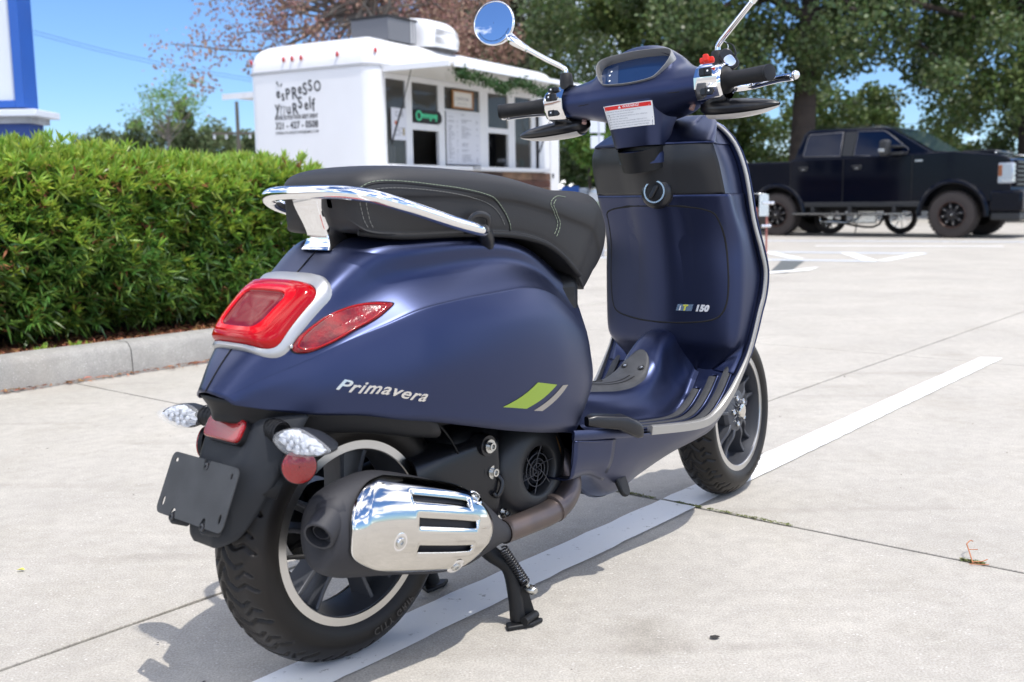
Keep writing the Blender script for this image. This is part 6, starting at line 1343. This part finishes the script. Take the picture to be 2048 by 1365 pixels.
BS = tag(mk('blue_board', cat(box(1.36, 1.82, 27.8, 27.84, .55, 1.05)), M_sb, None, ang=0), 'small blue board with white lettering in front of the pale far fence', 'sign'); mk('board_post', box(1.55, 1.6, 27.85, 27.9, 0, .6), M_swt, BS, ang=0)
v, f = text_vf('OPEN', size=.16); mk('board_text', place((v, f), (1.42, 27.79, .78), (1, 0, 0), (0, 0, 1)), M_swt, BS, ang=0)
# utility pole and wires
UP = tag(empty('utility_pole', (-11.4, 45, 0)), 'slim distant utility pole with a cross arm left of the trailer', 'utility pole')
M_up = mat('weathered_pole', (.10, .09, .075), rough=.9); mk('pole', cyl((0, 0, 0), (0, 0, 4.9), .10, 10, .07), M_up, UP, ang=60); mk('cross_arm', box(-1.1, .9, -.05, .05, 3.55, 3.65), M_up, UP, ang=0); [mk('insulator', cyl((x, 0, 3.38), (x, 0, 3.55), .05, 8), M_swt, UP, ang=60) for x in (-1.0, -.5, .5)]
WR = tag(empty('overhead_wire', (0, 0, 0)), 'thin overhead wires sagging across the blue sky at upper left', 'wire')
for dz in (0, .12): mk('wire', tube([(-17.5, 40, 7.0 + dz), (-15, 41, 6.35 + dz), (-12.5, 43, 5.9 + dz), (-9.5, 46, 5.6 + dz)], .008, 5, 5), M_seam, WR, ang=180)
# painted bay markings beyond
MKG = tag(empty('bay_marking'), kind='structure')
def mark(P, m, z=.0045): poly = [tuple(p) for p in P]; return poly_ground('marking', poly, m, z, MKG)
def seg_(a, b, w, m, z=.0045):
    a = Vector(a); b = Vector(b); d = (b - a).normalized(); q = Vector((-d.y, d.x)) * w / 2; return mark([a - q, b - q, b + q, a + q], m, z)
seg_((1.2, 15.58), (5.35, 13.53), .16, M_paintb); seg_((1.0, 13.78), (4.25, 12.20), .14, M_paintb, .0046)
seg_((3.50, 14.30), (3.52, 12.85), .16, M_paint, .0052); seg_((4.45, 13.95), (4.20, 12.25), .16, M_paint, .0052); seg_((4.3, 12.20), (5.25, 13.50), .14, M_paint, .0053); seg_((2.4, 14.9), (2.4, 13.1), .16, M_paint, .0052)
seg_((4.6, 15.9), (7.0, 14.95), .18, M_paint); seg_((3.5, 18.2), (9.5, 15.4), .14, M_paintb)
M_faded = paint_mat('faded_black_marking', (.10, .11, .11), .60)
mark([(2.60, 10.60), (2.80, 10.60), (3.50, 12.5), (3.25, 12.6)], M_faded); mark([(2.2, 10.9), (2.34, 10.85), (2.95, 12.3), (2.78, 12.4)], M_faded); mark([(2.30, 10.38), (3.10, 10.9), (3.35, 11.4), (2.9, 10.95), (2.2, 10.55)], M_paint, .0055)
# ------------------------------------------------------------------ litter
M_twig = mat('dry_orange_twig', (.42, .17, .08), rough=.8)
TW_ = [tube([(1.00, 2.205, .004), (1.005, 2.235, .018), (1.010, 2.262, .028)], .0014, 6, 3), tube([(1.010, 2.262, .028), (1.022, 2.272, .032), (1.034, 2.285, .026)], .0012, 6, 3), tube([(1.0, 2.21, .005), (1.02, 2.206, .007), (1.034, 2.21, .010)], .0012, 6, 3), tube([(1.006, 2.245, .021), (1.028, 2.246, .020)], .001, 6, 2), tube([(.990, 2.20, .004), (1.03, 2.193, .004)], .001, 6, 2)]
TWG = tag(mk('dry_twig', cat(*TW_), M_twig, None, ang=60), 'curled orange brown dry twig lying on the joint at lower right', 'twig')
def scrap(n, fn, L, Wd, m, name, label, cat_):
    o = chips(name, n, fn, L, Wd, m, flat=.12); o['label'] = label; o['category'] = cat_; return o
scrap(160, lambda: lot(random.uniform(-.35, 1.0), KO + abs(random.gauss(0, .028)) + .004, .006 + random.random() * .01), (.012, .03), (.002, .005), M_chip, 'leaf_litter', 'dry leaf litter gathered along the foot of the kerb', 'leaf litter')
M_dot = mat('dark_crumbs', (.03, .027, .024), rough=1)
scrap(90, lambda: (random.uniform(-1.8, 2.2), random.uniform(1.6, 4.8), .0045), (.002, .006), (.001, .003), M_dot, 'grit', 'tiny dark specks of grit scattered on the concrete', 'grit')
M_moss = mat('joint_moss', (.13, .15, .045), rough=1, island=.4)
def mossp():
    a, b, w = random.choice([(.42, .50, .012), (.52, .75, .010), (.22, .36, .006), (1.15, 1.2, .004)]); o_ = random.uniform(a, b) * 1.0; return lot(random.gauss(0, .003), o_, .001 + random.random() * .004)
scrap(700, mossp, (.003, .008), (.0008, .002), M_moss, 'moss', 'green moss tufts growing in the concrete joint near the front wheel', 'moss')
def dirt_j(): return lot(random.gauss(0, .0035), random.uniform(-.3, 2.6), .0005)
for i, (x, y, r) in enumerate(((.365, 1.84, .006), (-.13, 2.5, .004))):
    poly = [(x + r * (1 + .4 * random.random()) * math.cos(a) * 1.3, y + r * (1 + .4 * random.random()) * math.sin(a)) for a in np.linspace(0, 2 * math.pi, 14, endpoint=False)]; o = poly_ground('gum_spot', poly, M_dot, .0042); tag(o, ['flattened black gum spot on the pale concrete, the larger one at bottom right', 'small dark gum spot on the shaded concrete beneath the scooter'][i], 'gum spot', 'gum spots on the concrete')
YL = tag(mk('yellow_leaf', ([(-1.112, 2.25, .004), (-1.10, 2.245, .008), (-1.092, 2.25, .004), (-1.10, 2.257, .007)], [(0, 1, 2, 3)]), mat('yellow_leaf', (.62, .62, .08), rough=.6), None, ang=0), 'small yellow leaf lying on the concrete left of the rear wheel', 'leaf')
# ------------------------------------------------------------------ hedge
def lotv(s, o, z):
    s, o, z = np.broadcast_arrays(s, o, z); return np.stack([ORG.x + E1.x * s + E2.x * o, ORG.y + E1.y * s + E2.y * o, z], -1)
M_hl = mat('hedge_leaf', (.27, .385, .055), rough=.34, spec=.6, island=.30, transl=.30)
M_hl2 = mat('hedge_leaf_shade', (.085, .16, .03), rough=.30, spec=.55, island=.35, transl=.22)
M_hb = mat('hedge_leaf_dead', (.30, .13, .055), rough=.8, island=.4, transl=.15)
M_stem = mat('hedge_stem', (.10, .075, .05), rough=.9)
rg = np.random.default_rng(21)
HS0, HS1 = -3.2, 2.12
def hedge_surf(n):
    # points on front face, top, end; o from -3.02 (front) to -3.95 (back); rounded
    s = rg.uniform(HS0, HS1, n); u = rg.uniform(0, 1, n)
    bot = .20; top = 1.01
    per = np.where(u < .60, 0, 1)
    z = np.where(per == 0, bot + (top - bot) * (rg.uniform(0, 1, n) ** .85), top); o = np.where(per == 0, -3.06, -3.06 - (u - .6) / .4 * .95)
    nrm_o = np.where(per == 0, 1., .15); nrm_z = np.where(per == 0, .25, 1.)
    # rounding at the top edge and the end
    e = np.clip((z - (top - .12)) / .12, 0, 1) * (per == 0); o = o - e ** 2 * .10; nrm_z = nrm_z + e
    endk = np.clip((s - (HS1 - .75)) / .75, 0, 1); z = z - endk ** 2.2 * .16 * (z / top); o = o - endk ** 4 * .35 * (per == 0)
    lump = .05 * np.sin(s * 3.1 + 1) + .04 * np.sin(s * 8.7 + z * 7) + .04 * np.sin(z * 13 + s * 3) + .03 * np.sin(s * 17 - z * 15); z = z + lump * (per == 1) * .35 + .018 * np.sin(s * 5) * (per == 1); o = o + lump * (per == 0) * .8 - np.clip(.35 - z, 0, .3) * .35 * (per == 0)
    N = np.stack([E1.x * endk * .8 + E2.x * nrm_o, E1.y * endk * .8 + E2.y * nrm_o, nrm_z], -1); N /= np.linalg.norm(N, axis=1)[:, None]
    return lotv(s, o, z), N, z
def blades(C, N, k, l, w, rng, spread, droop=.1):
    n = len(C); Cn = np.repeat(C, k, 0); Nn = np.repeat(N, k, 0)
    d = Nn + rng.normal(0, spread, (n * k, 3)); d /= np.linalg.norm(d, axis=1)[:, None]
    a = rng.normal(0, 1, (n * k, 3)); s = np.cross(d, a); s /= np.linalg.norm(s, axis=1)[:, None] + 1e-9
    ll = (l * rng.uniform(.6, 1.25, n * k))[:, None]; ww = (w * rng.uniform(.7, 1.2, n * k))[:, None]; dr = np.zeros((n * k, 3)); dr[:, 2] = -droop * ll[:, 0]
    V = np.stack([Cn - s * ww * .4, Cn + s * ww * .4, Cn + d * ll * .5 + s * ww, Cn + d * ll + dr, Cn + d * ll * .5 - s * ww], 1)
    return V.reshape(-1, 3), np.arange(5 * n * k).reshape(n * k, 5)
HG = tag(empty('hedge', lot(-.4, -3.5)), 'clipped green hedge of narrow pointed leaves behind the kerb', 'hedge')
HGi = Matrix.Translation(-Vector(lot(-.4, -3.5)))
def addh(name, V, F, m, kind='stuff'):
    V = V - np.array(lot(-.4, -3.5)); o = big(name, V, F, m, HG); o['kind'] = kind; return o
P, N, z = hedge_surf(14500)
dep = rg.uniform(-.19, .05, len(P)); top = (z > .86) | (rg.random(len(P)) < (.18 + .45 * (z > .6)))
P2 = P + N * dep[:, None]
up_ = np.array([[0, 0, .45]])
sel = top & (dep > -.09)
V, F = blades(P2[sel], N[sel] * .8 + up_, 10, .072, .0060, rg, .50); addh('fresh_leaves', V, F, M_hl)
V, F = blades(P2[~sel], N[~sel] * .8 + up_ * .4, 9, .084, .0064, rg, .60, .2); addh('shaded_leaves', V, F, M_hl2)  # lower and inner leaves: deeper green, with the shade put into the colour
P, N, z = hedge_surf(900); low = z < .75; P = P[low] if False else P; V, F = blades(P + N * rg.uniform(-.06, .015, len(P))[:, None], N * .4 + np.array([[0, 0, -.3]]), 4, .055, .006, rg, .6); addh('dead_leaves', V, F, M_hb)
core = mk('dark_core', ([tuple(np.array(lot(s, o, z_)) - np.array(lot(-.4, -3.5))) for s, o, z_ in ((HS0, -3.50, .13), (HS1 - .35, -3.50, .13), (HS1 - .35, -3.80, .13), (HS0, -3.80, .13), (HS0, -3.26, .90), (HS1 - .45, -3.30, .86), (HS1 - .45, -3.85, .86), (HS0, -3.85, .90))], [(3, 2, 1, 0), (4, 5, 6, 7), (0, 1, 5, 4), (1, 2, 6, 5), (2, 3, 7, 6), (3, 0, 4, 7)]), mat('hedge_inside', (.012, .016, .008), rough=1), HG, ang=0)  # solid near-black box standing in for the shade inside the hedge
for i in range(26):
    s = HS0 + .1 + i * (HS1 - HS0 - .4) / 25; a = Vector(lot(s, -3.32 - random.random() * .2, .10)); b = a + Vector((random.uniform(-.06, .06), random.uniform(-.06, .06), .38)); mk('stem', ([tuple(Vector(v) - Vector(lot(-.4, -3.5))) for v in tube([a, b], [.011, .008], 7, 1)[0]], tube([a, b], [.011, .008], 7, 1)[1]), M_stem, HG, ang=60)
# small weeds and a ground plant at the kerb
for i, (s, o, n_, lab) in enumerate(((-.02, -2.95, 14, 'small bright green weed sprouting beside a pale stem at the kerb'), (.14, -2.93, 9, 'tiny pale green seedling on the mulch behind the kerb crack'))):
    c = np.array([lot(s, o, .13)]); V, F = blades(np.repeat(c, n_, 0) + rg.normal(0, .02, (n_, 3)) * np.array([[1, 1, .3]]), np.array([[0, 0, 1.]]).repeat(n_, 0), 3, .035, .008, rg, .8); w_ = big('weed', V, F, M_hl); tag(w_, lab, 'weed', 'weeds by the kerb')
# ------------------------------------------------------------------ trees
def tree(name, x, y, H, crown, label, m_leaf, m_bark, trunk_r, n_clump, n_leaf, ls, seed, group=None, base=0., cr_r=.55, spread=1., shape='ball', trunk_top=None, lean=0., flat=.8, nbr=9, show=None, lw=.42):
    """crown: list of (dx, dy, z, rx, rz) lobes"""
    rng = np.random.default_rng(seed); T = empty(name, (x, y, 0)); tag(T, label, 'tree', group)
    top = trunk_top or H * .6
    tp = [(0, 0, 0), (lean * .2, 0, top * .33), (lean * .6, .1, top * .7), (lean, 0, top)]
    mk('trunk', tube(tp, [trunk_r * 1.25, trunk_r, trunk_r * .85, trunk_r * .5], 12, 5), m_bark, T, ang=180)
    W_ = np.array([c[3] ** 2 * c[4] for c in crown]); W_ = W_ / W_.sum(); idx = rng.choice(len(crown), n_clump, p=W_)
    Cr = np.array(crown, float)[idx]; d = rng.normal(0, 1, (n_clump, 3)); d /= np.linalg.norm(d, axis=1)[:, None]; r = rng.uniform(.25, 1.05, n_clump)[:, None] ** .6
    C = np.stack([Cr[:, 0], Cr[:, 1], Cr[:, 2]], 1) + d * r * np.stack([Cr[:, 3], Cr[:, 3], Cr[:, 4]], 1)
    limbs = []
    for i in rng.choice(n_clump, min(n_clump, nbr), replace=False):
        b = C[i]; t = rng.uniform(.45, .98); a = np.array(tp[2]) * (1 - (t - .45) / .55) + np.array(tp[3]) * ((t - .45) / .55); m_ = (a + b) / 2 + rng.normal(0, .25, 3) * spread; limbs.append(tube([a, m_, b], [trunk_r * .45, trunk_r * .25, trunk_r * .08], 7, 4))
    if limbs: mk('limbs', cat(*limbs), m_bark, T, ang=180)
    k = n_leaf // n_clump; cs = cr_r * rng.uniform(.6, 1.3, n_clump); q = rng.normal(0, 1, (n_clump, k, 3)); q *= (rng.uniform(0, 1, (n_clump, k, 1)) ** .35) / np.linalg.norm(q, axis=2)[..., None]; q[..., 2] *= flat
    L_ = (C[:, None] + q * cs[:, None, None]).reshape(-1, 3)
    if shape == 'droop': L_[:, 2] -= rng.exponential(.35, len(L_)) * cr_r
    V, F = leaves(L_, np.array([[0, 0, -.2 if shape == 'droop' else .25]]), ls, ls * lw, rng, .9, .06)
    o = big('foliage', V, F, m_leaf, T); o['kind'] = 'stuff'; return T
M_bark = mat('oak_bark', (.055, .042, .035), rough=.95, bump=1., bscale=14, var=.4, vscale=3); M_barkg = mat('grey_bark', (.18, .16, .14), rough=.95, bump=.6, bscale=14)
M_oak_l = mat('oak_leaf', (.115, .165, .05), rough=.44, spec=.4, island=.3, transl=.30); M_oak_d = mat('oak_leaf_dark', (.082, .122, .040), rough=.42, island=.3, transl=.25)
M_cas = mat('grey_green_needles', (.20, .22, .13), rough=.6, island=.35, transl=.25); M_brn = mat('brown_dry_leaf', (.30, .185, .145), rough=.75, island=.4, transl=.25)
M_lite = mat('light_green_leaf', (.12, .21, .035), rough=.5, island=.35, transl=.35); M_dist = mat('distant_leaf', (.085, .115, .045), rough=.7, island=.3, transl=.2)
tree('oak_tree', 8.2, 30, 14, [(-1.0, 0, 7.2, 4.6, 3.2), (2.6, 0, 7.4, 3.6, 2.8), (-5.2, 0, 6.4, 3.0, 2.4), (.5, 1, 10, 5, 3), (-3.4, -1, 4.6, 2.4, 1.3), (4.6, 0, 5.4, 2.0, 1.8), (0, -1, 5.0, 3.0, 1.3), (2.6, -1, 4.4, 2.0, 1.0)], 'big dark oak with thick trunk rising behind the black truck cab', M_oak_d, M_bark, .34, 210, 78000, .15, 31, 'trees behind the car park', trunk_top=7.5, cr_r=.85, nbr=16, lean=.3)
tree('oak_tree', 15.6, 32, 14, [(0, 0, 5.6, 3.6, 2.9), (2.5, 0, 6.5, 3.5, 3.6), (-.6, 0, 9.0, 3.6, 2.6), (3, 0, 3.4, 3, 1.6), (-2.2, 0, 3.6, 1.4, 1.2)], 'dense oak with low hanging crown at the right edge beyond the truck', M_oak_l, M_bark, .30, 170, 62000, .15, 32, 'trees behind the car park', trunk_top=6, cr_r=.8, nbr=12)
tree('oak_tree', 3.9, 36, 14, [(-.5, 0, 8.0, 2.6, 2.6), (1.5, 0, 6.6, 2.6, 2.0), (-.8, 0, 5.2, 1.8, 1.4), (2.2, 0, 4.0, 2.2, 1.4), (3.4, 0, 8.4, 2.2, 2.2)], 'sunlit green oak just right of the casuarina behind the handlebar', M_oak_l, M_bark, .22, 110, 36000, .15, 33, 'trees behind the car park', trunk_top=6, cr_r=.75)
tree('casuarina_tree', 1.0, 42, 16, [(0, 0, 8.6, 2.7, 3.4), (-1.4, 0, 6.2, 1.8, 2.2), (1.3, 0, 5.8, 1.7, 2.2), (.4, 0, 4.0, 1.8, 1.6), (-2.2, 1, 9.0, 1.5, 2.4)], 'tall grey green casuarina between the trailer roof and the oaks', M_cas, M_bark, .3, 150, 42000, .15, 34, 'trees behind the car park', trunk_top=9, cr_r=.7, shape='droop')
brown_lobes = [(-2.9, 0, 6.6, 1.5, 1.5), (-4.2, 0, 4.9, 1.0, .9), (-1.2, 0, 6.4, 1.7, 2.0), (.5, 0, 6.6, 1.7, 1.9), (2.0, 0, 6.6, 1.4, 1.9), (-1.5, 0, 4.2, 1.3, 1.5)]
tree('brown_tree', -3.4, 26, 9, [(dx * .95, dy, z - .35, rx, rz) for dx, dy, z, rx, rz in brown_lobes], 'bare limbed tree with dry brown leaves directly behind the trailer', M_brn, M_barkg, .15, 150, 12500, .105, 35, 'trees behind the car park', trunk_top=6.5, cr_r=.55, shape='droop', nbr=80, lean=.2, lw=.36)
tree('brown_tree', -1.6, 34, 11, [(-1.4, 0, 6.6, 2.2, 1.9), (.9, 0, 6.4, 1.4, 1.9), (-.6, 0, 5.0, 1.6, 1.2)], 'denser brown leaved tree further back above the rooftop air conditioner', M_brn, M_barkg, .2, 90, 13500, .13, 36, 'trees behind the car park', trunk_top=6.5, cr_r=.6, nbr=20, lw=.36)
tree('young_tree', 2.05, 27, 4, [(-.1, 0, 2.4, .75, .8), (.2, 0, 1.75, .55, .5), (-.3, 0, 3.1, .5, .5)], 'light green young tree between the trailer post and the legshield', M_lite, M_bark, .05, 40, 7000, .11, 37, trunk_top=2.2, cr_r=.33)
tree('street_tree', -15.6, 32, 8, [(-.6, 0, 5.9, 1.3, 1.5), (.1, 0, 5.3, .7, .9), (-1.6, 0, 5.6, 1.5, 1.5)], 'leafy green tree half hidden behind the blue framed sign', M_lite, M_bark, .15, 40, 7000, .14, 38, trunk_top=5, cr_r=.5)
for i, (x, z, rx, rz, lab, m_, sp_n) in enumerate(((-22.0, 3.2, 2.0, 1.4, 'low round distant tree, leftmost in the row over the hedge', M_dist, 26), (-18.9, 3.9, 2.9, 1.9, 'broad olive green distant tree in the middle of the row over the hedge', M_dist, 40), (-16.0, 3.4, 2.6, 1.2, 'flat topped distant tree, nearest the trailer in the row over the hedge', M_dist, 30))):
    tree('distant_tree', x, 60, 5, [(0, 0, z, rx, rz), (rx * .5, 0, z - .6, rx * .6, rz * .7)], lab, m_, M_bark, .2, sp_n, 6500, .22, 40 + i, 'distant trees over the hedge', trunk_top=z, cr_r=.8)
tree('wispy_tree', -16.6, 52, 7, [(0, 0, 5.4, 2.2, 1.1), (.6, 0, 6.2, 1.2, 1.0), (-1.6, 0, 5.0, 1.0, .6)], 'thin wispy pale green tree standing above the distant row', M_lite, M_barkg, .07, 46, 1500, .14, 46, trunk_top=5, cr_r=.5, nbr=22)
tree('cypress_tree', -17.6, 58, 6, [(0, 0, 4.9, .35, 1.4)], 'narrow dark pointed cypress rising from the distant row', M_dist, M_bark, .12, 20, 2500, .15, 47, trunk_top=4.5, cr_r=.28, nbr=3)
# mid-height growth behind the truck and between the trees
for i, (x, y, z, rx, rz, lab, m_) in enumerate(((3.2, 34, 2.0, 1.7, 1.5, 'dark shrubby tree low behind the legshield edge', M_oak_d), (6.4, 36, 2.4, 2.4, 1.9, 'dense green understorey tree left of the oak trunk', M_oak_l), (10.8, 38, 2.7, 3.0, 2.1, 'green understorey tree behind the truck windscreen', M_oak_l), (14.5, 40, 2.6, 3.2, 2.0, 'shaded understorey tree behind the truck bonnet', M_oak_d), (20.0, 38, 3.2, 3.6, 2.6, 'understorey tree at the far right beyond the oak', M_oak_d), (-.6, 40, 2.2, 2.2, 1.8, 'dark low tree hidden behind the trailer end', M_oak_d))):
    tree('understorey_tree', x, y, 4, [(0, 0, z, rx, rz), (rx * .6, 0, z * .6, rx * .7, rz * .6), (-rx * .6, 0, z * .6, rx * .7, rz * .6)], lab, m_, M_bark, .12, 60, 15000, .17, 50 + i, 'understorey trees behind the car park', trunk_top=z, cr_r=.65)
# low clipped hedge and kerb beyond, between seat and legshield
rg2 = np.random.default_rng(77); n_ = 2600; C = np.stack([rg2.uniform(-1.0, 2.9, n_), rg2.uniform(21.6, 22.4, n_), rg2.uniform(.08, .66, n_)], 1)
V, F = leaves(C, np.array([[0, -.3, .5]]), .07, .022, rg2); h2 = big('clipped_bush', V, F, M_lite); tag(h2, 'low clipped light green hedge seen between seat and legshield', 'hedge')
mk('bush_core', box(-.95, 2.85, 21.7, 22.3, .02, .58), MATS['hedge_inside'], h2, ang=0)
K2 = tag(mk('far_kerb', box(-2.2, 3.2, 21.0, 21.25, -.02, .15), M_kerb, None, ang=30, bev=.02), kind='structure')
KB = tag(mk('kerb_island', cat(box(4.6, 6.3, 21.9, 22.2, -.02, .26)), M_kerb, None, ang=30, bev=.05), kind='structure')
# thin wires across the trees on the right
WR2 = tag(empty('overhead_wire', (0, 0, 0)), 'low overhead wires crossing in front of the trees left of the truck cab', 'wire')
for z in (3.0, 2.45): mk('wire', tube([(1.5, 29, z - .25), (6.5, 28, z), (12, 28, z + .1)], .006, 5, 5), M_seam, WR2, ang=180)
